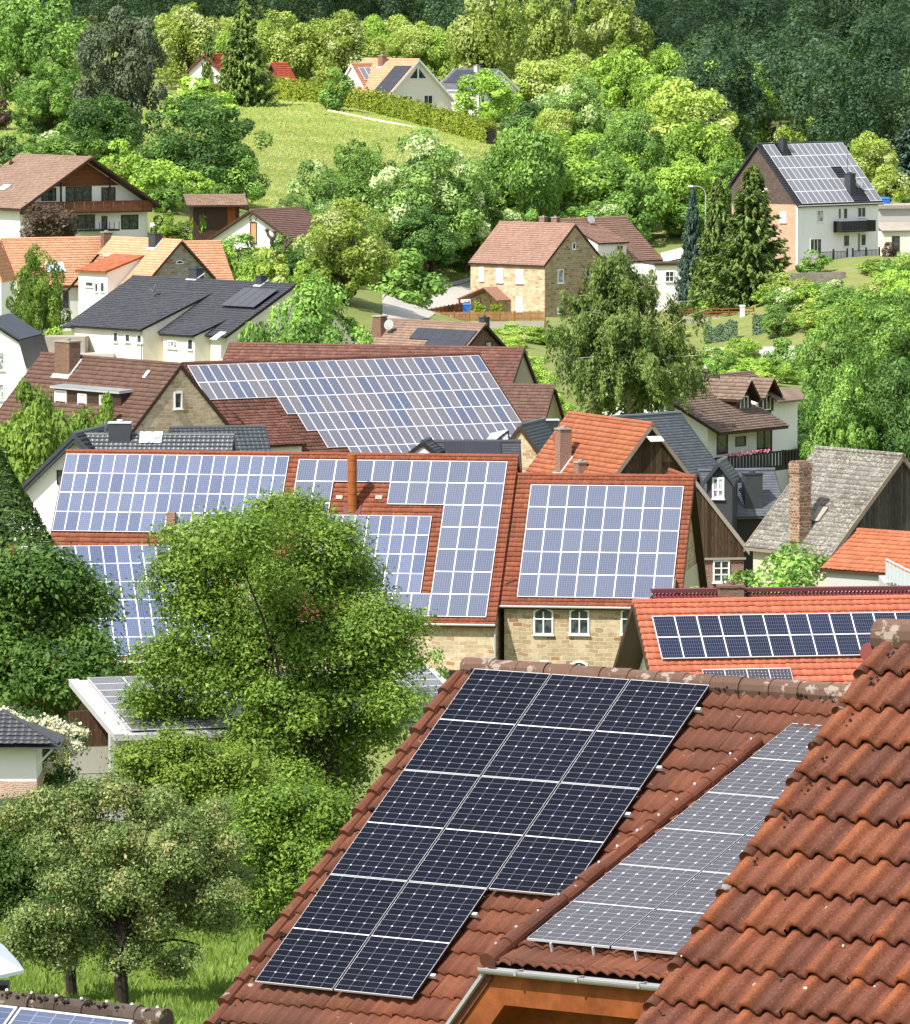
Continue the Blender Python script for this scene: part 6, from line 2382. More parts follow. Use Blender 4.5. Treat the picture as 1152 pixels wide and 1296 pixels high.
def broad_proto(seed, K, per, leaf, zc=.56, rz=.44, r=.5, cr=(.13, .21), squash=.8, inner=.25, top=1.0, lean=0.0, trunk_r=.028):
    """normalised crown: width 1, height 1"""
    rng = np.random.default_rng(seed)
    d = sph(rng, K * 2)
    d = d[(d[:, 2] > -.75)][:K]
    K = len(d)
    rad = np.where(rng.random(K) < inner, rng.uniform(.25, .6, K), rng.uniform(.58, .95, K))
    C = d * rad[:, None] * np.array([r, r, rz]) + np.array([0, 0, zc])
    C[:, :2] *= (1 + .1 * np.clip(rng.normal(size=(K, 1)), -1.2, .9))
    R = rng.uniform(cr[0] * .6, cr[1] * 1.1, K) * (1.35 - .5 * rad)
    idx = np.repeat(np.arange(K), per)
    dd = sph(rng, len(idx))
    out = unit((C - np.array([0, 0, zc - .08])) / np.array([r, r, rz]))[idx]
    flip = (dd * out).sum(-1) < -.35
    dd[flip] *= -1
    P = C[idx] + dd * (R[idx] * (.62 + .45 * rng.random(len(idx)) ** .7))[:, None] * np.array([1, 1, squash])
    Nn = dd * .8 + rng.normal(size=dd.shape) * .45 + np.array([0, 0, .35])
    sz = leaf * rng.uniform(.7, 1.3, len(idx))
    crown = (P, Nn, sz, idx)
    mb = MB()
    zt = zc - rz * .55
    limb(mb, (0, 0, -.05), (0, 0, zt + .15), trunk_r, trunk_r * .6, rng, 7, 4)
    for c in C[::max(1, K // 12)]:
        limb(mb, (0, 0, zt * rng.uniform(.7, 1.1)), c, trunk_r * .5, trunk_r * .12, rng, 5, 4, .06)
    return crown, mb, rng


def spruce_proto(seed, tiers=38, nb=20, per=90, leaf=.044, droop=.26, pw=.75):
    rng = np.random.default_rng(seed)
    P, N, S, I, A = [], [], [], [], []
    c = 0
    for t in range(tiers):
        z = .04 + .95 * (t / tiers) ** .95
        R = .5 * (1 - z) ** pw * rng.uniform(.82, 1.12) + .01
        for b in range(max(4, int(nb * (1 - z * .5)))):
            az = rng.random() * 2 * math.pi
            Rb = R * rng.uniform(.7, 1.15)
            k = max(4, int(per * (.25 + Rb * 1.7)))
            u = rng.random(k) ** .6
            dirv = np.array([math.cos(az), math.sin(az), 0])
            side = np.array([-math.sin(az), math.cos(az), 0])
            zz = z - droop * Rb * u + .12 * Rb * u ** 3 * 2
            wd = (rng.random(k) - .5) * Rb * .5 * (1.1 - u)
            p = dirv * (u * Rb)[:, None] + side * wd[:, None]
            p[:, 2] = zz - .35 * np.abs(wd) + rng.normal(0, .006, k)
            P.append(p)
            N.append(np.array([0, 0, 1.0]) + dirv * .35 + rng.normal(size=(k, 3)) * .35)
            A.append(np.repeat((dirv + np.array([0, 0, -.35]))[None], k, 0))
            S.append(leaf * rng.uniform(.7, 1.3, k))
            I.append(np.full(k, c))
            c += 1
    mb = MB()
    mb.tube([(0, 0, -.05), (0, 0, .97)], [.022, .003], 6)
    return (np.concatenate(P), np.concatenate(N), np.concatenate(S), np.concatenate(I), np.concatenate(A)), mb, rng


PROTO = {}


def proto_meshes():
    def mk(key, gen, mat):
        crown, mb, rng = gen
        ax = crown[4] if len(crown) > 4 else None
        me = leaf_mesh('crown', *crown[:4], rng, mat, .55 if ax is None else .45, ax)
        o = mb.build('trunk', M['bark'])
        tm = o.data
        bpy.data.objects.remove(o)
        PROTO[key] = (me, tm)
    m = M['l_mid']
    for i in range(3):
        mk('tree%d' % i, broad_proto(100 + i, 52, 300, .036, zc=.5, rz=.5), m)
    for i in range(2):
        mk('dense%d' % i, broad_proto(120 + i, 100, 230, .027, cr=(.08, .14), zc=.5, rz=.5), m)
    for i in range(2):
        mk('tall%d' % i, broad_proto(140 + i, 70, 240, .034, zc=.5, rz=.5, cr=(.11, .18), squash=1.0), m)
    for i in range(3):
        mk('bush%d' % i, broad_proto(160 + i, 26, 190, .06, zc=.4, rz=.55, cr=(.16, .24)), m)
    mk('pine0', broad_proto(180, 80, 260, .028, zc=.5, rz=.5, cr=(.09, .15), squash=.7), m)
    for i in range(2):
        mk('spruce%d' % i, spruce_proto(200 + i), m)
    mk('thin0', spruce_proto(210, 32, 14, 60, .075), m)
    for i in range(3):
        PROTO['forest%d' % i] = broad_proto(220 + i, 48, 150, .036, zc=.5, rz=.5, cr=(.09, .16))[0]


def plant(name, key, mat, box, Y, label, cat='tree', group=None, zb=None, bark=None, rot=None, sink=0.0, depth=1.0):
    """box = (x0, x1, ytop) in photo pixels; Y is the distance, or the pixel row where it meets the terrain if negative"""
    x0, x1, yt = box
    xc = (x0 + x1) / 2
    if Y < 0:
        Y = gY(xc, -Y)
    X = (xc - CX) / FPX * Y
    z0 = float(tz(X, Y)) if zb is None else at(xc, zb, Y)[2]
    z0 -= sink
    top = at(xc, yt, Y)
    W = (x1 - x0) / FPX * Y
    Hh = top[2] - z0
    rng = random.Random(hash((round(xc), round(yt))) & 0xffff)
    e = empty(name, (X, Y, z0), rng.random() * 6.28 if rot is None else rot, label, cat, group)
    cm, tm = PROTO[key]
    for nm, me, mt in (('crown', cm, M[mat]), ('trunk', tm, M[bark or 'bark'])):
        o = new_obj(nm, me, e)
        o.scale = (W, W * depth, Hh)
        o.material_slots[0].link = 'OBJECT'
        o.material_slots[0].material = mt
    return e


def big_tree(name, label, cat, base, H, lobes, nsub, nleaf, leaf, mat, bark, seed, trunk_r, fork, subr=.5, droop=.15, limbs=True, extra_trunks=None, squash=.7, twig=.035, updir=.5, group=None):
    """individual tree from lobes [(dx, dy, z, r)] in metres; twigs reach every leaf cluster"""
    rng = np.random.default_rng(seed)
    e = empty(name, base, 0, label, cat, group)
    mb = MB()
    f = np.array(fork, float)
    limb(mb, (0, 0, -.6), f, trunk_r * 1.15, trunk_r * .8, rng, 10, 5)
    P, N, S, I = [], [], [], []
    c = 0
    tot = sum(l[3] ** 2 for l in lobes)
    for (dx, dy, z, r) in lobes:
        L = np.array([dx, dy, z])
        mid = f + (L - f) * rng.uniform(.35, .5) + np.array([0, 0, .08 * H * rng.random()])
        rr = trunk_r * .34 * min(1, .4 + r / 3)
        limb(mb, f - np.array([0, 0, rng.random() * .1 * H]), mid, rr, rr * .6, rng, 7, 3)
        limb(mb, mid, L, rr * .6, rr * .22, rng, 6, 4)
        k = max(5, int(nsub * r ** 2 / tot))
        d = sph(rng, k)
        d[:, 2] = np.where(d[:, 2] < -.5, -d[:, 2], d[:, 2])
        q = L + d * (r * rng.uniform(.45, 1.0, k) ** .7)[:, None] * np.array([1, 1, .85])
        for j in range(k):
            if limbs and j % 2 == 0:
                limb(mb, L + (q[j] - L) * .12, q[j], twig, twig * .3, rng, 4, 3)
            n = int(nleaf * rng.uniform(.6, 1.4))
            g = rng.normal(size=(n, 3)) * subr * np.array([1, 1, squash]) * .5
            g[:, 2] -= droop * np.hypot(g[:, 0], g[:, 1])
            P.append(q[j] + g)
            N.append(unit(g) * .5 + d[j] * .5 + rng.normal(size=(n, 3)) * .5 + np.array([0, 0, updir]))
            S.append(leaf * rng.uniform(.65, 1.35, n))
            I.append(np.full(n, c))
            c += 1
    me = leaf_mesh('crown', np.concatenate(P), np.concatenate(N), np.concatenate(S), np.concatenate(I), rng, M[mat], .5)
    new_obj('crown', me, e)
    for t in (extra_trunks or []):
        limb(mb, *t[:2], t[2], t[3], rng, 8, 5)
    mb.build('trunk', M[bark], e)
    return e


def birch(name, label, base, H, W, seed):
    rng = np.random.default_rng(seed)
    e = empty(name, base, 0, label, 'tree')
    mb = MB()
    limb(mb, (0, 0, -.5), (0.3, 0, H * .5), .34, .2, rng, 8, 6)
    limb(mb, (0.3, 0, H * .5), (-1.2, 0, H * .95), .2, .05, rng, 7, 6)
    P, N, S, I, A = [], [], [], [], []
    c = 0
    for b in range(84):
        z0 = H * (.36 + .56 * rng.random())
        az = rng.random() * 6.283
        t = z0 / H
        R = W * .5 * min(1.0, 2 * (1.0 - t) + .03) * rng.uniform(.45, 1.0)
        a = np.array([.2 * (1 - t) - 1.3 * max(0, t - .55) / .45, 0, z0])
        tip = np.array([a[0] + math.cos(az) * R, math.sin(az) * R, min(H * .97, z0 + R * rng.uniform(.25, .7))])
        pts = limb(mb, a, tip, .09 * (1.2 - t), .02, rng, 5, 5, .12)
        for s in range(19):
            u = rng.uniform(.3, 1.0)
            k = u * 5
            i0 = min(4, int(k))
            p = pts[i0] + (pts[i0 + 1] - pts[i0]) * (k - i0) + rng.normal(0, .35, 3)
            n = int(rng.integers(50, 80))
            Ls = rng.uniform(.7, 2.8)
            uu = rng.random(n)
            sw = rng.normal(0, .14, 2)
            q = p + np.stack([sw[0] * uu * Ls + rng.normal(0, .16, n), sw[1] * uu * Ls + rng.normal(0, .16, n), -uu * Ls], -1)
            P.append(q)
            N.append(np.array([math.cos(az), math.sin(az), .35]) + rng.normal(size=(n, 3)) * .55)
            S.append(rng.uniform(.16, .32, n))
            I.append(np.full(n, c))
            A.append(np.tile([0, 0, -1.0], (n, 1)))
            c += 1
    me = leaf_mesh('crown', np.concatenate(P), np.concatenate(N), np.concatenate(S), np.concatenate(I), rng, M['l_birch'], .5, np.concatenate(A))
    new_obj('crown', me, e)
    mb.build('trunk', M['barkbirch'], e)
    return e


def hedge(name, label, pts, width, height, leaf, mat, seed, dens=60, cat='hedge', group=None, lumpy=.12):
    rng = np.random.default_rng(seed)
    P, N, I = [], [], []
    c = 0
    for a, b in zip(pts[:-1], pts[1:]):
        a, b = np.asarray(a, float), np.asarray(b, float)
        L = np.linalg.norm(b - a)
        d = (b - a) / L
        sd = nrm(np.cross(d, (0, 0, 1)))
        n = int(L * (width + 2 * height) * dens)
        u = rng.random(n)
        w = rng.random(n) * (width + 2 * height)
        side = np.where(w < height, -1, np.where(w > height + width, 1, 0))
        z = np.where(side == 0, height, np.where(side < 0, w, w - height - width))
        z = np.clip(z, 0, height)
        o = np.where(side == 0, (w - height) - width / 2, side * width / 2)
        lump = 1 + lumpy * np.sin(u * L * 2.1 + a[0]) + lumpy * .7 * np.sin(u * L * 5.3) + rng.normal(0, lumpy * .6, n)
        p = a + d * (u * L)[:, None] + sd * (o * (.9 + .1 * lump))[:, None]
        p[:, 2] += z * lump
        nn_ = sd * side[:, None] + np.array([0, 0, 1.0]) * (side == 0)[:, None] + rng.normal(size=(n, 3)) * .5 + np.array([0, 0, .3])
        P.append(p)
        N.append(nn_)
        I.append((c + (u * L / .7)).astype(int))
        c += int(L / .7) + 2
    P = np.concatenate(P)
    o0 = np.asarray(pts[0], float)
    me = leaf_mesh(name, P - o0, np.concatenate(N), leaf * rng.uniform(.7, 1.3, len(P)), np.concatenate(I), rng, M[mat], .6)
    e = empty(name, o0, 0, label, cat, group)
    new_obj('foliage', me, e)
    mb = MB()
    for a, b in zip(pts[:-1], pts[1:]):
        a, b = np.asarray(a, float) - o0, np.asarray(b, float) - o0
        sd = nrm(np.cross(b - a, (0, 0, 1))) * width * .35
        q = [a - sd, b - sd, b + sd, a + sd]
        z0, z1 = np.array([0, 0, -.5]), np.array([0, 0, height * .8])
        mb.hull8([p + z0 for p in q] + [p + z1 for p in q])
    mb.build('stems', M['barkdark'], e)
    return e


def g(px, Y):
    X = (px - CX) / FPX * Y
    return np.array([X, Y, float(tz(X, Y))])


def vegetation():
    proto_meshes()
    T = lambda *a, **k: plant(*a, **k)
    # ---- slope on the left
    T('drooping_tree', 'tall0', 'l_mid', (-25, 118, -14), -150, 'tall drooping tree at the top left corner')
    T('pine_tree', 'pine0', 'l_grey', (92, 212, -10), -196, 'tall dark grey-green pine, highest of the trees on the left slope')
    T('broad_tree', 'dense1', 'l_mid', (14, 112, 78), -178, 'round mid green tree left of the grey-green pine')
    T('broad_tree', 'tree2', 'l_dark', (88, 178, 118), -205, 'dark leafy tree under the grey-green pine')
    T('chestnut_tree', 'dense0', 'l_dark', (180, 330, 118), -250, 'big round dark green tree casting its shadow on the meadow')
    T('yellow_tree', 'tree0', 'l_yellow', (192, 284, 6), -112, 'yellow-green tree between the pine and the tall spruce')
    T('spruce_tree', 'spruce0', 'l_spruce', (266, 352, -2), -134, 'tall spruce at the left top of the meadow')
    T('spruce_tree', 'thin0', 'l_spruce', (248, 281, 32), -118, 'slim spruce touching the left side of the tall meadow spruce')
    T('yellow_tree', 'tall1', 'l_yellow', (306, 402, 12), -112, 'yellow-green tree behind the steep red roof')
    T('yellow_tree', 'tree1', 'l_yellow', (380, 478, 20), -116, 'yellow-green tree left of the white house with the orange roof')
    T('yellow_tree', 'tree2', 'l_yellow', (352, 420, 50), -108, 'low yellow-green tree right above the orange garage roof')
    T('small_tree', 'bush0', 'l_mid', (404, 448, 88), -140, 'small sparse tree at the left wall of the white house with the orange roof')
    T('bush', 'bush0', 'l_lime', (208, 300, 100), -160, 'light bush at the foot of the slim spruce')
    T('bush', 'bush2', 'l_mid', (265, 335, 195), -262, 'round green bush below the big shade tree')
    T('bush', 'bush1', 'l_cream', (40, 100, 162), -205, 'pale bush at the edge of the small left meadow')
    T('bush', 'bush2', 'l_mid', (100, 145, 158), -205, 'upright green bush above the chalet ridge')
    T('bush', 'bush0', 'l_lime', (120, 182, 180), -245, 'light green bush right above the chalet gable')
    T('bush', 'bush1', 'l_lime', (160, 240, 196), -262, 'wide light green bush right of the chalet gable')
    T('bush', 'bush2', 'l_mid', (188, 235, 228), -270, 'small green bush between chalet and garden shed')
    T('copper_bush', 'bush0', 'l_copper', (-22, 16, 112), -165, 'copper coloured bush at the left edge of the slope', 'bush')
    T('copper_bush', 'bush1', 'l_copper', (24, 100, 254), 746, 'round copper-leaved bush in front of the chalet', 'bush', zb=306)
    T('bush', 'bush2', 'l_lime', (-24, 10, 272), 768, 'light bush at the white left corner of the chalet', 'bush')
    T('bush', 'bush0', 'l_lime', (192, 222, 262), 770, 'small light bush at the right foot of the chalet', 'bush')
    T('bush', 'bush1', 'l_walnut', (204, 278, 276), -310, 'flat bright green bush below the garden shed', 'bush')
    T('bush', 'bush0', 'l_lime', (240, 268, 254), 744, 'light shrub against the garden shed wall', 'bush')
    T('bush', 'bush2', 'l_lime', (272, 332, 312), 700, 'yellow-green bush in front of the white gable, left one', 'bush')
    T('bush', 'bush0', 'l_yellow', (318, 372, 316), 698, 'yellow-green bush in front of the white gable, right one', 'bush')
    # ---- meadow centre, row below the meadow
    T('bush', 'bush1', 'l_cream', (366, 424, 196), -275, 'grey-green bush at the left end of the row below the meadow')
    T('broad_tree', 'dense0', 'l_mid', (415, 500, 176), -290, 'dark rounded tree second from left in the row below the meadow')
    T('broad_tree', 'tree1', 'l_mid', (400, 486, 222), -305, 'green tree low in front of the row below the meadow')
    T('blossom_tree', 'dense1', 'l_cream', (470, 622, 170), -345, 'large tree full of pale blossom below the meadow')
    T('broad_tree', 'dense0', 'l_dark', (486, 590, 255), -352, 'dark green tree in front of the blossoming tree, above the road')
    T('broad_tree', 'tree0', 'l_mid', (540, 640, 215), -345, 'mid green tree leaning on the right side of the blossoming tree')
    T('broad_tree', 'tree2', 'l_mid', (612, 712, 152), -310, 'tall green tree behind the sandstone house roof')
    T('bush', 'bush1', 'l_lime', (690, 800, 196), -295, 'light green bushes right above the sandstone house ridge')
    T('broad_tree', 'tree1', 'l_mid', (716, 812, 206), -300, 'greyish green tree behind the rear house')
    T('bush', 'bush0', 'l_mid', (770, 850, 222), -310, 'green bush behind the rear house right end')
    T('bush', 'bush2', 'l_mid', (440, 548, 312), 752, 'leafy roadside bush below the row, nearest the road', 'bush')
    # ---- upper centre and right wood edge
    T('poplar_tree', 'tall0', 'l_yellow', (566, 668, -16), -128, 'tall pale poplar right of the white house with the orange roof')
    T('poplar_tree', 'tall1', 'l_yellow', (640, 736, -26), -128, 'tall pale poplar, the middle one at the top of the photo')
    T('poplar_tree', 'tall0', 'l_yellow', (716, 826, -18), -140, 'tall pale poplar nearest the dark forest')
    T('yellow_tree', 'tree0', 'l_yellow', (566, 640, 40), -112, 'yellow tree directly behind the grey roofed house')
    T('pale_tree', 'tree1', 'l_lime', (574, 652, 92), -160, 'pale airy tree in front of the grey roofed house', 'tree')
    T('broad_tree', 'bush1', 'l_dark', (632, 692, 124), -182, 'dark bush right of the pale airy tree', 'bush')
    T('broad_tree', 'dense1', 'l_mid', (668, 708, 130), -185, 'small round green tree at the hedge end')
    T('yellow_tree', 'tree2', 'l_yellow', (650, 760, 70), -165, 'yellow-green tree below the middle poplar')
    T('yellow_tree', 'dense0', 'l_cream', (690, 778, 92), -205, 'pale blossoming tree at the right end of the meadow')
    T('yellow_tree', 'tree0', 'l_lime', (740, 842, 60), -185, 'light green tree below the poplar nearest the dark forest')
    T('lime_tree', 'dense1', 'l_lime', (795, 900, 62), -200, 'bright lime tree, left of two rounded ones at the forest edge')
    T('broad_tree', 'dense0', 'l_lime', (868, 984, 72), -215, 'bright rounded tree at the forest edge above the tall white house')
    T('yellow_tree', 'tree1', 'l_yellow', (800, 930, 108), -235, 'yellow sunlit tree in the middle of the right slope')
    T('broad_tree', 'dense1', 'l_mid', (752, 852, 142), -265, 'mid green tree on the right slope above the rear house')
    T('broad_tree', 'tree2', 'l_lime', (840, 935, 150), -270, 'light green tree left of the tall white house gable')
    T('broad_tree', 'tree0', 'l_lime', (820, 905, 195), -300, 'greenish tree above the street lamp')
    T('yellow_tree', 'bush1', 'l_yellow', (960, 1016, 154), -225, 'yellow bush showing over the solar roof left end', 'bush')
    T('yellow_tree', 'bush0', 'l_lime', (1004, 1064, 152), -225, 'green shrub showing over the solar roof middle', 'bush')
    T('yellow_tree', 'tree1', 'l_yellow', (1066, 1134, 172), -245, 'yellow-green tree right behind the solar roof')
    T('bush', 'bush2', 'l_yellow', (1100, 1150, 205), -262, 'yellow-green bush above the flat garage', 'bush')
    T('spruce_tree', 'spruce1', 'l_bluespruce', (1112, 1200, 146), -240, 'grey-blue spruce at the right picture edge')
    T('bush', 'bush0', 'l_walnut', (1136, 1172, 238), 815, 'bright green bush on the garage roof line at the right edge', 'bush', zb=262)
    # ---- spruces by the tall white house
    T('spruce_tree', 'spruce0', 'l_bluespruce', (852, 902, 236), 770, 'blue-green spruce, left of the three by the tall white house')
    T('spruce_tree', 'spruce1', 'l_spruce', (870, 946, 222), 762, 'green spruce, middle of the three by the tall white house')
    T('spruce_tree', 'spruce0', 'l_spruce', (892, 1014, 206), 752, 'largest spruce in front of the peach coloured gable')
    # ---- terrace gardens on the right
    T('bush', 'bush0', 'l_mid', (1008, 1052, 318), 755, 'dark green shrub under the terrace of the tall white house', 'bush')
    T('bush', 'bush1', 'l_lime', (1084, 1146, 326), 748, 'large light green bush under the terrace', 'bush')
    T('bush', 'bush2', 'l_lime', (1004, 1044, 356), 735, 'yellow-green bush below the retaining wall', 'bush')
    T('bush', 'bush0', 'l_mid', (1128, 1190, 340), 745, 'green bush at the right edge below the terrace', 'bush')
    T('bush', 'bush1', 'l_lime', (874, 902, 352), 765, 'light shrub right of the white annex', 'bush')
    T('bush', 'bush2', 'l_yellow', (896, 930, 362), 762, 'golden shrub in the terraced garden', 'bush')
    T('bush', 'bush0', 'l_mid', (905, 940, 350), 768, 'green shrub behind the golden one', 'bush')
    T('red_bush', 'bush1', 'l_copper', (1116, 1136, 304), 766, 'reddish flowering bush by the beige lean-to', 'bush', zb=330)
    T('bush', 'bush1', 'l_lime', (914, 964, 424), 700, 'light green bush on the pale road bank', 'bush')
    T('bush', 'bush2', 'l_mid', (974, 1030, 426), 690, 'dark green bush left of the large right trees', 'bush')
    T('bush', 'bush2', 'l_walnut', (992, 1030, 506), 600, 'bright green bush beside the balcony house', 'bush')
    T('bush', 'bush0', 'l_lime', (880, 926, 438), 695, 'light green bush on the birch right side', 'bush')
    T('bush', 'bush1', 'l_lime', (628, 690, 440), 650, 'yellow-green bush right of the brown brick house', 'bush')
    T('bush', 'bush0', 'l_mid', (630, 668, 468), 610, 'low green bush under the eaves of the brown brick house', 'bush')
    T('broad_tree', 'dense1', 'l_mid', (1006, 1112, 396), -560, 'yellowish green tree, left of the large group on the right')
    T('broad_tree', 'dense0', 'l_mid', (1064, 1190, 366), -520, 'rear tree of the large group at the right picture edge')
    T('broad_tree', 'dense0', 'l_dark', (1076, 1200, 448), -640, 'dark green front tree of the large right group')
    T('broad_tree', 'dense1', 'l_mid', (1020, 1120, 462), -645, 'mid green front tree behind the grey barn ridge')
    # ---- middle distance left
    T('yellow_tree', 'dense0', 'l_yellow', (376, 500, 250), 700, 'bright yellow-green tree in the middle of the village')
    T('broad_tree', 'dense1', 'l_mid', (318, 472, 358), 548, 'green tree hiding the right end of the anthracite roof')
    T('bush', 'bush1', 'l_mid', (276, 356, 394), 546, 'green bush in front of the anthracite roof', 'bush')
    T('small_tree', 'dense1', 'l_walnut', (6, 86, 316), 620, 'bushy bright green tree in front of the salmon roof', 'tree')
    T('bush', 'bush0', 'l_lime', (-10, 40, 430), 590, 'light bush behind the white mansard house', 'bush')
    T('bush', 'bush2', 'l_lime', (92, 150, 452), 545, 'small garden bush behind the brown roof chimney', 'bush')
    T('bush', 'bush0', 'l_lime', (40, 92, 418), 600, 'yellowish garden shrub left of the anthracite house', 'bush')
    T('broad_tree', 'tree0', 'l_walnut', (-30, 100, 490), 432, 'bright green tree left of the glazed roof house')
    T('broad_tree', 'tree2', 'l_walnut', (84, 168, 500), 436, 'bright green tree in front of the brown roof dormer')
    T('bush', 'dense1', 'l_mid', (866, 1122, 702), 342, 'broad round green bush between the farmhouse and the grey barn', 'bush', sink=0)
    T('bush', 'bush0', 'l_mid', (518, 572, 826), 372, 'ivy-like bush beside the barn opening', 'bush')
    T('bush', 'bush1', 'l_dark', (524, 570, 866), 365, 'dark bush under the barn opening', 'bush')
    # ---- undergrowth between the trees
    frng = random.Random(5)

    def fill(region, n, mats, w, h, label, group, keys=('bush0', 'bush1', 'bush2'), name='bush', cat='bush'):
        k = 0
        while k < n:
            x, y = frng.uniform(region[0], region[2]), frng.uniform(region[1], region[3])
            if len(region) > 4 and not region[4](x, y):
                continue
            ww, hh = frng.uniform(*w), frng.uniform(*h)
            T(name, frng.choice(keys), frng.choice(mats), (x - ww / 2, x + ww / 2, y - hh), -y, label, cat, group)
            k += 1
    fill((-20, 160, 150, 215), 16, ('l_mid', 'l_dark', 'l_mid'), (35, 60), (30, 50), 'green bush in the undergrowth of the left slope', 'undergrowth of the left slope')
    fill((100, 215, 300, 262, lambda x, y: y > 215 + (x - 200) * .1), 10, ('l_lime', 'l_mid', 'l_cream'), (35, 60), (28, 44), 'light bush on the slope between chalet and meadow', 'bushes between chalet and meadow')
    fill((370, 285, 640, 345), 16, ('l_mid', 'l_dark', 'l_cream', 'l_mid'), (50, 85), (50, 85), 'leafy tree filling the belt below the meadow', 'tree belt below the meadow', ('dense0', 'dense1', 'tree0'), 'broad_tree', 'tree')
    fill((640, 230, 930, 318, lambda x, y: y < 318 - max(0, x - 840) * .35), 34, ('l_mid', 'l_lime', 'l_lime', 'l_cream', 'l_dark'), (50, 95), (45, 80), 'leafy tree filling the right wooded slope', 'trees of the right slope', ('dense0', 'dense1', 'tree0', 'tree2', 'bush1'), 'broad_tree', 'tree')
    fill((690, 115, 900, 205, lambda x, y: y > 122 + (x - 560) * .14 and y < 168 + (x - 560) * .3 and not (x < 700 and y > 165)), 26, ('l_lime', 'l_yellow', 'l_yellow', 'l_cream'), (50, 90), (50, 85), 'sunlit tree at the upper wood edge', 'sunlit trees of the upper wood edge', ('dense0', 'dense1', 'tree1', 'tree2'), 'broad_tree', 'tree')
    fill((190, 84, 640, 107), 26, ('l_yellow', 'l_lime'), (50, 80), (45, 75), 'sunlit tree behind the hillside houses', 'trees behind the hillside houses', ('dense0', 'tree1', 'tree2'), 'broad_tree', 'tree')
    fill((1040, 400, 1180, 470), 10, ('l_lime', 'l_mid', 'l_cream'), (35, 60), (22, 40), 'green bush on the bank below the tall white house', 'bushes on the right bank')
    fill((1000, 352, 1170, 410, lambda x, y: y > 380 or x > 1120), 17, ('l_lime', 'l_yellow', 'l_mid'), (34, 60), (26, 46), 'garden bush below the terrace wall', 'garden bushes below the terrace wall')
    fill((1012, 560, 1180, 640), 14, ('l_mid', 'l_dark', 'l_mid'), (70, 100), (60, 90), 'tree of the thick group at the right edge', 'thick tree group at the right edge', ('dense0', 'dense1'), 'broad_tree', 'tree')
    fill((300, 345, 490, 400), 18, ('l_mid', 'l_lime', 'l_dark'), (40, 70), (35, 60), 'green bush between the anthracite roof and the road', 'bushes by the road')
    fill((985, 385, 1110, 430), 13, ('l_lime', 'l_yellow', 'l_mid', 'l_cream'), (34, 58), (26, 46), 'green bush on the slope right of the spruces', 'bushes on the slope right of the spruces')
    fill((890, 470, 1010, 500), 10, ('l_lime', 'l_mid', 'l_yellow'), (34, 56), (22, 38), 'garden bush behind the balcony house', 'bushes behind the balcony house')
    fill((880, 350, 1000, 400), 10, ('l_lime', 'l_yellow', 'l_mid'), (24, 40), (14, 26), 'garden shrub among the terraces under the spruces', 'shrubs under the spruces')
    fill((625, 455, 700, 540), 14, ('l_lime', 'l_mid'), (35, 55), (22, 36), 'green bush left of the birch', 'bushes left of the birch')
    fill((640, 425, 870, 455), 10, ('l_lime', 'l_yellow'), (35, 55), (16, 28), 'light bush in the gardens behind the birch', 'bushes behind the birch')
    # ---- pollarded tree in front of the white gable
    b = g(350, 712)
    e = empty('pollarded_tree', b, 0, 'bare pollarded tree with knobbly stubs in front of the white gable', 'tree')
    rng = np.random.default_rng(4)
    mb = MB()
    z = lambda py: at(350, py, 712)[2] - b[2]
    k = 712 / FPX
    limb(mb, (0, 0, -.5), (1.0 * k, 0, z(330)), .3, .24, rng, 8, 4)
    for (x0, y0, x1, y1) in ((0, 330, -6, 308), (-6, 308, -12, 292), (-6, 310, -2, 294), (3, 330, 12, 312), (12, 312, 10, 300), (12, 312, 18, 306)):
        limb(mb, (x0 * k, 0, z(y0)), (x1 * k, .1, z(y1)), .2, .16, rng, 7, 3)
        mb.tube([(x1 * k, .1, z(y1) - .1), (x1 * k, .1, z(y1) + .12), (x1 * k, .1, z(y1) + .25)], [.2, .27, .1], 8)
    mb.build('trunk', M['bark'], e)
    # ---- birch
    b = g(792, 506)
    birch('birch_tree', 'big weeping birch with pale branches in the middle of the village', b, at(792, 306, 506)[2] - b[2], 14.6, 77)
    # ---- clipped conifer wedge on the left
    b = g(-4, 385)
    Hh = at(0, 570, 385)[2] - b[2]
    rng = np.random.default_rng(9)
    n = 26000
    t = rng.random(n) ** 1.25
    az = rng.random(n) * 6.283
    R = (1 - t) * 8.6 * (1 + .05 * np.sin(az * 7 + t * 9)) * (.93 + .09 * rng.random(n)) + .15
    P = np.stack([np.cos(az) * R * .92, np.sin(az) * R * .3, t * Hh], -1)
    Nn = np.stack([np.cos(az), np.sin(az), np.full(n, .55)], -1) + rng.normal(size=(n, 3)) * .45
    e = empty('clipped_conifer', b, 0, 'dense dark clipped conifer sloping down from the left edge beside the blue solar array', 'hedge')
    new_obj('foliage', leaf_mesh('foliage', P, Nn, rng.uniform(.18, .34, n), (t * 60).astype(int) * 8 + (az * 1.2).astype(int), rng, M['l_thuja'], .5), e)
    mb = MB()
    mb.tube([(0, 0, -.5), (0, 0, Hh * .9)], [1.9, .1], 16)
    mb.build('stems', M['barkdark'], e)
    # ---- big dark tree on the left
    b = g(55, 335)
    m = 335 / FPX
    zz = lambda py: at(55, py, 335)[2] - b[2]
    lob = []
    rng = np.random.default_rng(12)
    for (px, py, r) in ((60, 735, 42), (15, 760, 50), (110, 770, 38), (-20, 800, 50), (60, 800, 55), (118, 822, 34), (20, 850, 55), (85, 862, 42), (-30, 868, 48), (55, 885, 40), (45, 715, 25), (88, 742, 30), (132, 845, 22), (5, 725, 32)):
        lob.append(((px - 55) * m, rng.normal(0, 1.2), zz(py), r * m))
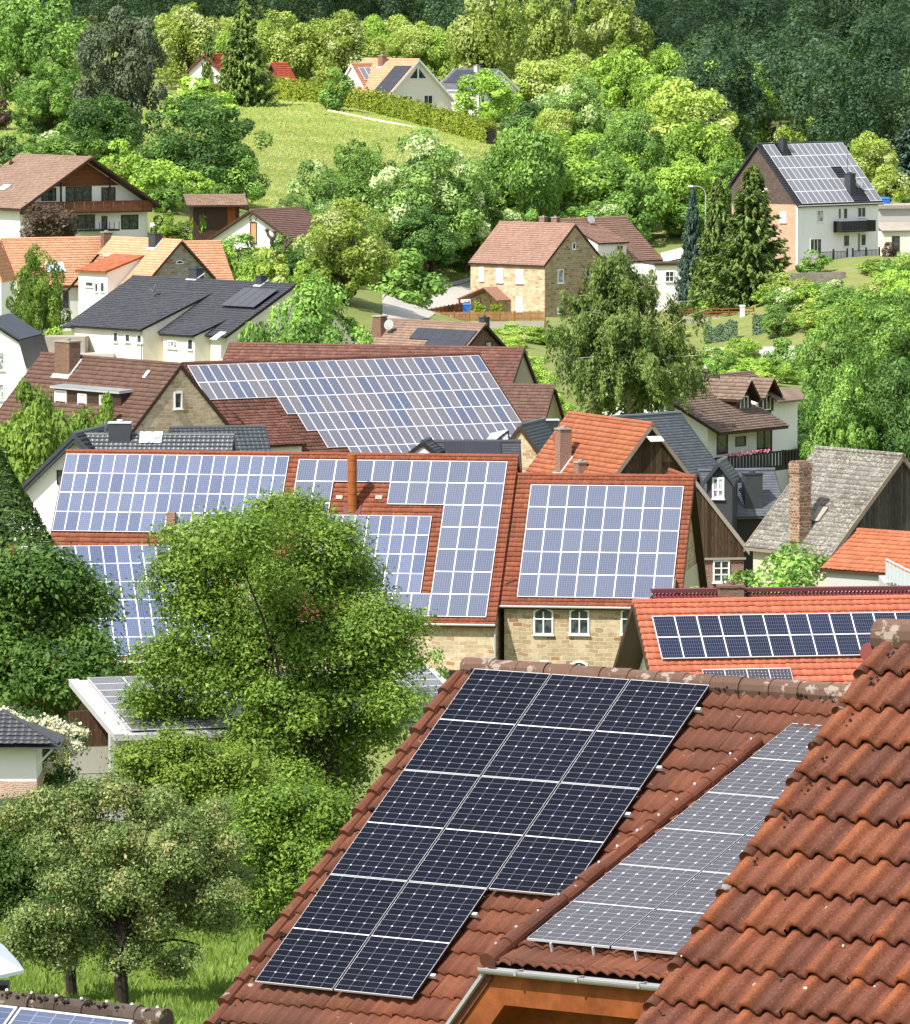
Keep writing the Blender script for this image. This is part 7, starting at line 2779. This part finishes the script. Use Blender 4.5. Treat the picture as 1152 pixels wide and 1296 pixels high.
    big_tree('broad_tree', 'large dark green tree on the left in front of the lower solar wing', 'tree', b, 8, lob, 620, 80, .24, 'l_dark2', 'barkdark', 31, .3, (0, 0, 1.6), .95, .1)
    # ---- fresh green walnut in the centre
    Y = 315
    b = g(388, Y)
    m = Y / FPX
    zz = lambda py: at(388, py, Y)[2] - b[2]
    lob = []
    rng = np.random.default_rng(13)
    for (px, py, r) in ((365, 668, 48), (310, 672, 44), (262, 690, 45), (415, 690, 44), (440, 740, 46), (225, 735, 44), (300, 735, 58), (375, 745, 62), (470, 790, 50), (255, 790, 56), (335, 815, 62), (420, 820, 60), (495, 835, 42), (215, 845, 48), (285, 870, 58), (365, 890, 60), (450, 880, 56), (505, 880, 32), (200, 905, 38), (330, 935, 45), (410, 945, 48), (470, 930, 40), (245, 925, 40), (212, 680, 18), (178, 890, 22), (525, 800, 22), (345, 640, 22), (430, 985, 34), (370, 985, 40), (300, 980, 38), (330, 1010, 30), (410, 1010, 30)):
        lob.append(((px - 388) * m, rng.normal(0, 1.6), zz(py), r * m))
    big_tree('walnut_tree', 'broad fresh green tree with open crown in front of the solar barns', 'tree', b, 14, lob, 2100, 88, .17, 'l_walnut', 'barkdark', 32, .36, (0, 0, 1.2), 1.0, .3, squash=.6, twig=.035)
    # ---- shrubs below it
    def shrub(px, ybase, Y, lobes, label, mat, seed, leaf=.15, nsub=520, nleaf=110, subr=.75, name='shrub'):
        b = g(px, Y)
        m = Y / FPX
        lob = []
        rng = np.random.default_rng(seed)
        for (x, y, r) in lobes:
            lob.append(((x - px) * m, rng.normal(0, .6), at(px, y, Y)[2] - b[2], r * m * .8))
            for _ in range(3):
                lob.append(((x + rng.normal(0, r * .7) - px) * m, rng.normal(0, .7), at(px, y + rng.normal(0, r * .6), Y)[2] - b[2], r * m * rng.uniform(.3, .55)))
        return big_tree(name, label, 'shrub', b, 4, lob, nsub, nleaf, leaf, mat, 'bark', seed, .1, (0, 0, .6), subr, .1)
    shrub(240, 1040, 298, ((185, 965, 38), (235, 960, 42), (285, 975, 40), (215, 1000, 45), (270, 1015, 45), (315, 1005, 30), (165, 985, 26)), 'light green shrub under the fresh green tree, left of the bright one', 'l_lime2', 41)
    shrub(380, 1180, 272, ((345, 1020, 36), (395, 1025, 38), (430, 1050, 32), (370, 1070, 44), (415, 1095, 42), (345, 1110, 45), (385, 1140, 40), (330, 1050, 30), (425, 1140, 26)), 'bright green shrub beside the red tiled verge', 'l_walnut', 42)
    shrub(290, 1190, 276, ((285, 1050, 45), (325, 1080, 40), (250, 1090, 45), (300, 1125, 50), (345, 1165, 36), (260, 1150, 40), (320, 1180, 35)), 'dark green thicket behind the olive apple tree', 'l_mid2', 43)
    shrub(10, 1200, 268, ((10, 1055, 40), (-15, 1100, 45), (35, 1090, 35), (15, 1150, 40), (50, 1130, 30)), 'dark green shrub at the left edge behind the apple tree', 'l_dark2', 44)
    # ---- apple tree
    Y = 249
    b = g(148, Y)
    m = Y / FPX
    zz = lambda py: at(148, py, Y)[2] - b[2]
    lob = []
    rng = np.random.default_rng(14)
    extra = [(rng.uniform(10, 300), rng.uniform(1000, 1225), rng.uniform(14, 24)) for _ in range(26)]
    for (px, py, r) in [(a_, b_, c_ * .8) for a_, b_, c_ in extra] + [(a_, b_, c_ * .78) for a_, b_, c_ in ((140, 1010, 36), (90, 1025, 40), (195, 1030, 42), (60, 1065, 36), (130, 1065, 48), (220, 1080, 46), (265, 1095, 34), (85, 1110, 45), (160, 1120, 52), (240, 1130, 40), (285, 1125, 25), (40, 1165, 36), (95, 1165, 42), (20, 1195, 30), (65, 1205, 32), (195, 1165, 38), (120, 1190, 32), (255, 1165, 24), (150, 1215, 28), (300, 1110, 16), (105, 1000, 22), (180, 1200, 24))]:
        lob.append(((px - 148) * m, rng.normal(0, .7), zz(py), r * m))
    big_tree('apple_tree', 'old olive green apple tree with crooked dark branches above the grass', 'tree', b, 9, lob, 2100, 72, .115, 'l_apple', 'barkdark', 33, .26, (.1, 0, zz(1165)), .5, .45, squash=.7, twig=.02, updir=.25,
             extra_trunks=[((.1, 0, zz(1190)), (-1.6, .2, zz(1160)), .1, .07), ((-1.6, .2, zz(1160)), (-2.6, .2, zz(1190)), .07, .03), ((.2, 0, zz(1185)), (3.0, -.2, zz(1195)), .08, .03)])
    b = g(86, 252)
    e = empty('old_tree_trunk', b, 0, 'dark second tree trunk in the grass left of the apple tree trunk', 'tree')
    mb = MB()
    limb(mb, (0, 0, -.4), (.05, 0, at(86, 1190, 252)[2] - b[2]), .24, .17, rng, 9, 5)
    limb(mb, (.05, 0, at(86, 1195, 252)[2] - b[2]), (-.9, 0, at(86, 1150, 252)[2] - b[2]), .13, .05, rng, 7, 4)
    mb.build('trunk', M['barkdark'], e)
    # ---- climbing rose behind the cottage
    Y = 297
    b = g(55, Y)
    rng = np.random.default_rng(15)
    m = Y / FPX
    lob = []
    for (px, py, r) in ((30, 915, 20), (60, 925, 22), (85, 945, 20), (55, 960, 26), (70, 985, 22), (45, 990, 20), (5, 905, 18), (95, 925, 10)):
        lob.append(((px - 55) * m, rng.normal(0, .3), at(55, py, Y)[2] - b[2], r * m))
    e = big_tree('climbing_rose', 'climbing rose smothered in creamy white flowers beside the small cottage', 'shrub', b, 5, lob, 160, 60, .13, 'l_rose', 'bark', 45, .07, (0, 0, 1.0), .5, .1)
    fl = [(2, 900), (10, 902), (18, 906), (25, 909), (28, 914), (36, 913), (44, 914), (53, 915), (60, 911), (66, 916), (74, 914), (80, 921), (46, 922), (54, 923), (64, 923), (70, 926), (78, 925), (82, 930), (88, 922), (92, 925), (97, 923), (103, 926), (108, 929), (92, 939), (98, 943), (100, 946), (86, 940), (88, 948), (76, 948), (77, 955), (76, 961), (46, 962), (46, 970), (47, 978), (50, 981), (60, 973), (65, 973), (60, 968), (72, 931), (12, 908), (33, 918), (93, 955), (80, 937), (56, 930)]
    P = []
    I = []
    for i, (px, py) in enumerate(fl):
        c = at(px, py, Y - 1.4 - .5 * rng.random()) - b
        n = 46
        P.append(c + rng.normal(size=(n, 3)) * .11)
        I.append(np.full(n, i))
    P = np.concatenate(P)
    new_obj('blossom', leaf_mesh('blossom', P, rng.normal(size=P.shape) + np.array([0, -.8, .5]), rng.uniform(.08, .15, len(P)), np.concatenate(I), rng, M['petal'], .8), e)
    # ---- hedges
    pts = [g(px, Y) for px, Y in ((322, 985), (400, 970), (480, 955), (560, 935), (622, 915))]
    hedge('meadow_hedge', 'long clipped yellow-green hedge along the top of the meadow', pts, 1.6, 2.7, .3, 'l_hedge', 51, 60)
    hedge('meadow_hedge', 'short yellow-green hedge piece under the tall spruce', [g(262, 975), g(292, 975)], 1.4, 2.3, .3, 'l_hedge', 52, 60)
    pts = [g(893, 728), g(934, 728)]
    hedge('reed_hedge', 'left of two blue-green grassy hedges above the pale road', pts, .8, 1.8, .22, 'l_reed', 53, 150, group='grassy hedges above the road')
    hedge('reed_hedge', 'right of two blue-green grassy hedges above the pale road', [g(953, 728), g(995, 728)], .8, 1.8, .22, 'l_reed', 54, 150, group='grassy hedges above the road')
    for px, lab in ((607.5, 'left of two clipped yellow-green columns at the porch'), (628, 'right of two clipped yellow-green columns at the porch')):
        b = g(px, 758)
        hedge('clipped_shrub', lab, [b - np.array([.6, 0, 0]), b + np.array([.6, 0, 0])], 1.1, 1.8, .22, 'l_hedge', 55, 130, 'shrub', 'clipped shrubs at the porch')
    hedge('low_shrub', 'low yellow-green shrub inside the picket fence', [g(578, 752), g(592, 752)], 1.0, .8, .2, 'l_hedge', 57, 120, 'shrub')


def forest():
    """far dark wood on the hillside, one mass"""
    rng = np.random.default_rng(77)
    Ps, Ns, Is, T_ = [], [], [], []
    ci = 0
    protos = [PROTO['forest%d' % i] for i in range(3)]
    Y = 955.0
    while Y < 1560:
        half = .075 * Y
        x = -half
        while x < half:
            X = x + rng.normal(0, 2.2)
            Yy = Y + rng.normal(0, 3)
            px = CX + FPX * X / Yy
            if px < 560 and Yy < 1190 or px < 860 and Yy < 1110:
                x += 10
                continue
            C, N, S, I = protos[int(rng.integers(0, 3))]
            a = rng.random() * 6.283
            W, Hh = rng.uniform(11, 18), rng.uniform(14, 28)
            R = np.array([[math.cos(a), -math.sin(a), 0], [math.sin(a), math.cos(a), 0], [0, 0, 1]])
            Ps.append((C * np.array([W, W, Hh])) @ R.T + np.array([X, Yy, float(tz(X, Yy)) - 1]))
            Ns.append(N @ R.T)
            Is.append(I + ci)
            ci += int(I.max()) + 1
            T_.append(np.full(len(C), rng.random()))
            x += rng.uniform(12, 19)
        Y += 14 if Y < 1130 else 20
    Pa = np.concatenate(Ps)
    me = leaf_mesh('forest', Pa, np.concatenate(Ns), rng.uniform(.3, .6, len(Pa)), np.concatenate(Is), rng, M['l_forest'], .65)
    tt = np.repeat(np.concatenate(T_), 4)
    uv = np.empty(len(me.loops) * 2, np.float32)
    me.uv_layers[0].data.foreach_get('uv', uv)
    uv = uv.reshape(-1, 2)
    uv[:, 0] = uv[:, 0] * .5 + tt * .5
    uv[:, 1] = uv[:, 1] * .35 + tt * .65
    me.uv_layers[0].data.foreach_set('uv', uv.ravel())
    o = new_obj('forest', me)
    tag(o, 'dark dense woodland covering the far hillside behind the lit trees', 'forest', kind='stuff')


def grass():
    rng = np.random.default_rng(66)
    n = 110000
    Y = rng.uniform(236, 300, n)
    px = rng.uniform(-60, 520, n)
    X = (px - CX) / FPX * Y
    Z = tz(X, Y)
    h = rng.uniform(.12, .42, n) * (1 + .6 * (np.sin(X * 1.3) * np.sin(Y * .7) > .4))
    P = np.stack([X, Y, Z + h * .5], -1)
    N = np.stack([rng.normal(0, .6, n), -np.ones(n), rng.normal(.3, .3, n)], -1)
    A = np.tile([0, 0, 1.0], (n, 1))
    me = leaf_mesh('grass', P, N, h, ((X + 200) / 1.1).astype(int) + ((Y / 1.3).astype(int) % 37) * 9, rng, M['l_grass'], .13, A)
    o = new_obj('grass', me)
    tag(o, 'long fresh green grass under the apple tree', 'grass', kind='stuff')
    # taller tufts on the hillside meadow
    n = 120000
    px = rng.uniform(-30, 700, n)
    Y = rng.uniform(810, 970, n)
    X = (px - CX) / FPX * Y
    Z = tz(X, Y)
    h = rng.uniform(.1, .3, n)
    P = np.stack([X, Y, Z + h * .35], -1)
    N = np.stack([rng.normal(0, .6, n), -np.ones(n), rng.normal(.9, .4, n)], -1)
    me = leaf_mesh('meadow_grass', P, N, h * 1.2, ((X + 200) / 5).astype(int) + ((Y / 6).astype(int) % 37) * 9, rng, M['l_meadow'], .5, np.tile([0, 0, 1.0], (n, 1)))
    o = new_obj('meadow_grass', me)
    tag(o, 'uneven sunlit grass of the hillside meadow', 'grass', kind='stuff')


# ------------------------------------------------------------------ ground, roads, fences
def ground():
    xs = np.concatenate([np.arange(-420, -120, 30), np.arange(-120, 121, 3.0), np.arange(150, 421, 30)])
    ys = np.concatenate([np.arange(-60, 200, 8.0), np.arange(200, 1200, 4.0), np.arange(1200, 2300, 25.0)])
    X, Y = np.meshgrid(xs, ys)
    Z = tz(X, Y)
    V = np.stack([X, Y, Z], -1).reshape(-1, 3)
    nx, ny = len(xs), len(ys)
    I = np.arange(nx * ny).reshape(ny, nx)
    Q = np.stack([I[:-1, :-1], I[:-1, 1:], I[1:, 1:], I[1:, :-1]], -1).reshape(-1, 4)
    m, nt, b = base_mat('ground', 1.0, 0.1)
    v = objco(nt)
    n1 = noise(nt, .06, 6, v, .6)
    n2 = noise(nt, .5, 6, v, .7)
    n3 = noise(nt, 4, 4, v)
    k = ramp(nt, n1, [(.3, (.125, .16, .045)), (.5, (.165, .195, .06)), (.7, (.22, .23, .09))])
    k = mixc(nt, thr(nt, n2, .45, .7), k, (.105, .155, .03))
    k = mixc(nt, thr(nt, n3, .4, .75), k, (.2, .22, .075))
    lk(nt, k, b.inputs['Base Color'])
    bump(nt, b, n3, .6, .15)
    me = raw_mesh('ground', V, Q, None, [m], smooth=True)
    tag(new_obj('ground', me), kind='structure')


def strip(name, pts, mat, lift=.08, kind='structure', n=24):
    """road surface between two chains of (px, Y) draped on the terrain"""
    a = [g(*q) for q in pts[0]]
    b = [g(*q) for q in pts[1]]

    def res(c):
        c = np.array(c)
        t = np.linspace(0, len(c) - 1, n)
        return np.stack([np.interp(t, np.arange(len(c)), c[:, i]) for i in range(3)], -1)
    A, B = res(a), res(b)
    V, Q = [], []
    w = 8
    for i in range(n):
        for j in range(w + 1):
            p = A[i] + (B[i] - A[i]) * j / w
            V.append((p[0], p[1], float(tz(p[0], p[1])) + lift))
    for i in range(n - 1):
        for j in range(w):
            Q.append((i * (w + 1) + j, i * (w + 1) + j + 1, (i + 1) * (w + 1) + j + 1, (i + 1) * (w + 1) + j))
    o = new_obj(name, raw_mesh(name, V, Q, None, [mat], smooth=True))
    tag(o, kind=kind)
    return o


def gY(px, py):
    """distance at which the view ray meets the terrain"""
    Y = np.linspace(200, 1600, 2801)
    d = ray(px, py)
    P = d[None] * (Y / d[1])[:, None]
    below = P[:, 2] < tz(P[:, 0], Y)
    i = np.argmax(below) if below.any() else 900
    return float(Y[i])


def pix_strip(name, top, bot, mat, lift=.08):
    return strip(name, ([(x, gY(x, y)) for x, y in top], [(x, gY(x, y)) for x, y in bot]), mat, lift)


def fence(name, label, pts, h, mat, rails=0, slat=.14, gap=.05, post=2.0, cat='fence', base=0.0):
    P = [np.asarray(p, float) for p in pts]
    e = empty(name, P[0], 0, label, cat)
    mb = MB()
    mp = MB()
    for a, b in zip(P[:-1], P[1:]):
        a, b = a - P[0], b - P[0]
        L = np.linalg.norm((b - a)[:2])
        d = (b - a) / L
        sd = nrm(np.cross(d, (0, 0, 1))) * .03
        k = max(1, int(round(L / post)))
        for i in range(k + 1):
            c = a + (b - a) * i / k
            mp.obox(c - d * .05 - sd * 2 + np.array([0, 0, -.4]), d * .1, sd * 4, (0, 0, h + .5))
        if rails:
            for r in range(rails):
                z = h * (.25 + .7 * r / max(1, rails - 1))
                mb.obox(a - sd + np.array([0, 0, z - .07 + base]), b - a, sd, (0, 0, .14))
        else:
            n = int(L / (slat + gap))
            for i in range(n):
                c = a + d * (i * (slat + gap))
                mb.obox(c - sd + np.array([0, 0, .05]), d * slat, sd, (0, 0, h - .05))
            for z in (.25, .75):
                mb.obox(a + sd * .1 + np.array([0, 0, h * z]), b - a, sd * .8, (0, 0, .08))
    mb.build('slats' if not rails else 'rails', mat, e)
    mp.build('posts', mat, e)
    return e


def wallrun(name, label, pts, h, t, mat, down=2.0, cat='wall'):
    P = [np.asarray(p, float) for p in pts]
    e = empty(name, P[0], 0, label, cat)
    mb = MB()
    for a, b in zip(P[:-1], P[1:]):
        a, b = a - P[0], b - P[0]
        sd = nrm(np.cross(b - a, (0, 0, 1))) * t / 2
        mb.hull8([a - sd - (0, 0, down), b - sd - (0, 0, down), b + sd - (0, 0, down), a + sd - (0, 0, down), a - sd + (0, 0, h), b - sd + (0, 0, h), b + sd + (0, 0, h), a + sd + (0, 0, h)])
    mb.build('wall', mat, e)
    return e


def G(px, py):
    return g(px, gY(px, py))


def surroundings():
    # road climbing past the sandstone house
    pix_strip('road', [(484, 381), (510, 374), (545, 366), (600, 355)], [(484, 418), (510, 411), (545, 403), (600, 384)], M['asphalt'])
    pix_strip('pavement', [(484, 376), (510, 369.5), (545, 362), (600, 351)], [(484, 381.5), (510, 374.5), (545, 366.5), (600, 355.5)], M['concpale'], .22)
    pix_strip('lower_road', [(892, 441), (950, 440), (1030, 440)], [(892, 468), (950, 466), (1030, 464)], M['concpale'])
    pix_strip('garden_path', [(868, 342), (884, 346), (892, 360), (880, 372)], [(874, 350), (880, 352), (884, 362), (873, 378)], M['concpale'], .12)
    pix_strip('drive', [(190, 283), (220, 283), (262, 290)], [(190, 292), (222, 293), (262, 300)], M['concpale'], .1)
    pix_strip('street', [(836, 322), (860, 316), (905, 306)], [(840, 334), (864, 328), (905, 318)], M['concpale'], .15)
    # wooden picket fence and wall in front of the sandstone house
    a, b, c = g(541, 742), g(556, 736), g(690, 728)
    for q, (px, py) in ((a, (541, 405)), (b, (556, 407)), (c, (690, 406))):
        q[2] = at(px, py, q[1])[2]
    fence('picket_fence', 'brown wooden picket fence in front of the sandstone house', [a, b, c], 1.05, M['woodfence'])
    wallrun('garden_wall', 'weathered concrete wall under the picket fence', [b + (0, .1, 0), c + (0, .1, 0)], -.02, .3, M['concrete'], 3.0)
    a, b = g(541, 742), g(594, 762)
    a[2], b[2] = at(541, 404, 742)[2], at(594, 394, 762)[2]
    fence('side_fence', 'reddish board fence along the road left of the sandstone house', [a, b], 1.1, M['woodred'])
    # fences and wall on the right terrace
    a, b = g(862, 752), g(954, 744)
    a[2], b[2] = at(862, 402, 752)[2], at(954, 401, 744)[2]
    fence('rail_fence', 'low red-brown rail fence on the concrete wall right of the birch', [a, b], 1.0, M['woodred'], 3)
    wallrun('retaining_wall', 'grey concrete retaining wall below the red-brown rail fence', [a, b], 0, .3, M['concrete'], 1.6)
    e = empty('gate_pillar', g(940, 743), 0, 'pale pink gate pillar at the end of the rail fence', 'pillar')
    e.location[2] = at(940, 402, 743)[2]
    mb = MB()
    mb.box(-.25, .25, -.25, .25, -1, 1.25)
    mb.box(-.33, .33, -.33, .33, 1.25, 1.4)
    mb.build('pillar', M['white'], e)
    a, b = g(953, 742), g(980, 726)
    a[2], b[2] = at(953, 408, 742)[2], at(980, 416, 726)[2]
    fence('stair_rail', 'orange wooden handrail descending from the rail fence', [a, b], .9, M['woodorange'], 2)
    a, b = g(898, 765), g(924, 755)
    wallrun('garden_step_wall', 'low pinkish garden wall in the terraced garden', [a, b], .7, .3, M['peach'])
    # grey wall left of the spruces, along the street
    a, b = g(828, 815), g(862, 800)
    wallrun('street_wall', 'grey street wall between the rear house and the spruces', [a, b], 1.3, .3, M['concrete'])
    # retaining wall under the tall white house terrace
    a, b = g(1000, 745), g(1070, 748)
    a[2], b[2] = at(1000, 372, 745)[2], at(1070, 370, 748)[2]
    wallrun('terrace_wall', 'brown stone terrace wall below the tall white house', [a, b], 2.3, .4, M['stonegrey'])
    # white low wall along the hedge
    pts = []
    for px, py in ((416, 141), (470, 152), (520, 161), (570, 168), (620, 177)):
        p = G(px, py)
        pts.append(p)
    wallrun('meadow_edging', 'thin white stone edging between meadow and hedge', pts, .24, .3, M['cream'], .5)
    # street lamp by the spruces
    b = g(893, 800)
    e = empty('street_lamp', b, 0, 'curved street lamp left of the spruces', 'street lamp')
    k = 800 / FPX
    top = at(893, 246, 800)[2] - b[2]
    mb = MB()
    mb.tube([(0, 0, -.3), (0, 0, top)], [.1, .06], 8)
    pts = [(0, 0, top)] + [(-(1 - math.cos(t)) * 1.05, 0, top + math.sin(t) * 1.0) for t in (.5, 1.0, 1.57)] + [(-1.6, 0, top + .95)]
    mb.tube(pts, .05, 8)
    mb.build('post', M['zinc'], e)
    mb = MB()
    mb.tube([(-1.5, 0, top + .95), (-1.8, 0, top + .98), (-2.1, 0, top + .93)], [.08, .14, .06], 8)
    mb.build('lamp_head', M['whitepaint'], e)
    # blue bins
    for px, py, Y, lab, w in ((590.5, 397, 752, 'blue bin beside the clipped shrubs at the porch', .36), (1120, 262, 806, 'blue barrel standing on the flat garage roof', .5)):
        p = at(px, py, Y)
        e = empty('blue_bin', p, 0, lab, 'bin')
        mb = MB()
        mb.hull8([(-w, -w, 0), (w, -w, 0), (w, w, 0), (-w, w, 0), (-w * 1.2, -w * 1.2, 1.0), (w * 1.2, -w * 1.2, 1.0), (w * 1.2, w * 1.2, 1.0), (-w * 1.2, w * 1.2, 1.0)])
        mb.build('body', M['blue'], e)
        mb = MB()
        mb.hull8([(-w * 1.3, -w * 1.3, 1.003), (w * 1.3, -w * 1.3, 1.003), (w * 1.3, w * 1.3, 1.003), (-w * 1.3, w * 1.3, 1.003), (-w, -w, 1.2), (w, -w, 1.2), (w, w, 1.2), (-w, w, 1.2)])
        mb.build('lid', M['blue'], e)
    # flat roofed garage with terrace pots between anthracite house and mansard house
    P = at(50, 452, 570)
    e = empty('garden_garage', (P[0], P[1], -39), D2R(-6), 'low pale garage with flat terrace roof left of the anthracite house', 'garage')
    z1 = P[2] + 39
    mb = MB()
    mb.box(0, 6.2, 0, 5, -1, z1 - .2)
    mb.build('wall', M['white'], e)
    mb = MB()
    mb.box(-.2, 6.4, -.3, 5.1, z1 - .198, z1 + .35)
    mb.build('roof', M['concpale'], e)
    mb = MB()
    mb.box(.3, 3.8, .6, 3.6, z1 + .352, z1 + 1.7)
    mb.build('planter', M['concrete'], e)
    # drive wall by the garden shed
    a, b = g(300, 775), g(345, 768)
    wallrun('white_garden_wall', 'white garden wall on the slope behind the plum-brown roof', [a, b], 1.3, .3, M['white'])
    a, b = g(268, 742), g(300, 738)
    fence('shed_fence', 'low wooden fence by the garden shed', [a, b], 1.0, M['woodfence'], 2)


# ------------------------------------------------------------------ light, camera
def cloud(c, r, fac, seed):
    """thin unseen cloud; added for the soft shade it lays on the land"""
    e = empty('cloud', c, 0)
    e['kind'] = 'structure'
    m = bpy.data.materials.new('shade_cloud_shell')
    m.use_nodes = True
    nt = m.node_tree
    nt.nodes.clear()
    out = nn(nt, 'ShaderNodeOutputMaterial')
    mx = nn(nt, 'ShaderNodeMixShader')
    mx.inputs[0].default_value = fac
    df = nn(nt, 'ShaderNodeBsdfTranslucent')
    df.inputs['Color'].default_value = (.9, .9, .92, 1)
    lk(nt, nn(nt, 'ShaderNodeBsdfTransparent').outputs[0], mx.inputs[1])
    lk(nt, df.outputs[0], mx.inputs[2])
    lk(nt, mx.outputs[0], out.inputs['Surface'])
    V, Q = [], []
    n, k = 64, 24
    for i in range(k + 1):
        t = math.pi * i / k
        for j in range(n):
            a = 2 * math.pi * j / n
            q = 1 + .07 * math.sin(3 * a + seed) + .05 * math.sin(7 * a + seed * 2) * math.sin(t) + .03 * math.sin(13 * a + seed)
            V.append((r[0] * q * math.sin(t) * math.cos(a), r[1] * q * math.sin(t) * math.sin(a), r[2] * math.cos(t) * q))
    for i in range(k):
        for j in range(n):
            Q.append((i * n + j, i * n + (j + 1) % n, (i + 1) * n + (j + 1) % n, (i + 1) * n + j)[::-1])
    new_obj('shade_shell', raw_mesh('shade_shell', V, Q, None, [m], smooth=True), e)


def shade_clouds():  # out of frame, sized and placed to shade the near roofs and far wood
    el = D2R(52)
    k = 1 / math.tan(el)
    over = lambda x, y, z: (x - .69 * z * k, y - .72 * z * k, z)
    cloud(over(5, 58, 415), (110, 92, 22), .19, 0)
    cloud(over(128, 1310, 760), (142, 340, 40), .3, 1.3)
    cloud(over(-40, 1480, 900), (250, 300, 45), .25, 2.6)


def lighting():
    az = math.atan2(-.69, -.72)
    el = D2R(52)
    sd = np.array([math.cos(el) * math.sin(az), math.cos(el) * math.cos(az), math.sin(el)])
    from mathutils import Vector
    l = bpy.data.lights.new('sun', 'SUN')
    l.energy = 4.8
    l.angle = D2R(.53)
    l.color = (1.0, .95, .86)
    o = bpy.data.objects.new('sun', l)
    col.objects.link(o)
    o.rotation_euler = Vector((-sd[0], -sd[1], -sd[2])).to_track_quat('-Z', 'Y').to_euler()
    w = bpy.data.worlds.new('World')
    scene.world = w
    w.use_nodes = True
    nt = w.node_tree
    bg = nt.nodes['Background']
    sky = nt.nodes.new('ShaderNodeTexSky')
    sky.sky_type = 'NISHITA'
    sky.sun_disc = False
    sky.sun_elevation = el
    sky.sun_rotation = az % (2 * math.pi)
    sky.air_density = 1.2
    sky.dust_density = 1.5
    tc = nt.nodes.new('ShaderNodeTexCoord')
    nz = noise(nt, 2.2, 7, tc.outputs['Generated'], .6)
    k = mixc(nt, thr(nt, nz, .44, .62), sky.outputs['Color'], (9.0, 9.2, 9.6))
    nt.links.new(k, bg.inputs['Color'])
    bg.inputs['Strength'].default_value = .1
    c = bpy.data.cameras.new('camera')
    c.sensor_fit = 'HORIZONTAL'
    c.sensor_width = 36
    c.lens = 36 * FPX / 1152
    c.clip_end = 6000
    c.clip_start = .5
    co = bpy.data.objects.new('camera', c)
    col.objects.link(co)
    co.rotation_euler = (math.pi / 2 - PITCH, 0, 0)
    scene.camera = co
    scene.view_settings.view_transform = 'Standard'
    scene.view_settings.look = 'None'
    scene.view_settings.exposure = EXPO
    scene.view_settings.gamma = 1


EXPO = 0.7
make_materials()
extra_materials()
M['l_lime2'] = m_leaf('leaf_light_shrub', (0.08, 0.14, 0.018), (0.15, 0.235, 0.03), (0.25, 0.33, 0.055), 0.28)
M['l_mid2'] = m_leaf('leaf_thicket', (0.042, 0.085, 0.014), (0.075, 0.14, 0.024), (0.13, 0.2, 0.04), 0.25)
M['l_dark2'] = m_leaf('leaf_deep_green', (0.03, 0.072, 0.014), (0.056, 0.12, 0.022), (0.11, 0.19, 0.035), 0.25)
M['l_hedge'] = m_leaf('leaf_golden_hedge', (0.13, 0.19, 0.016), (0.23, 0.30, 0.025), (0.34, 0.4, 0.045), 0.2)
M['l_meadow'] = m_leaf('meadow_blades', (0.19, 0.26, 0.04), (0.27, 0.34, 0.06), (0.38, 0.41, 0.12), 0.25)
lighting()
shade_clouds()
ground()
surroundings()
barns()
orange_solar_house()
brown_house()
solar_barn()
glazed_house()
dark_house()
orange_house_left()
chalet()
white_brown_house()
stone_house()
white_solar_house()
brown_chimney_house()
left_white_house()
middle_group()
balcony_house()
grey_barn()
upper_houses()
near_house()
close_roof()
corner_roof()
carport()
vegetation()
forest()
grass()
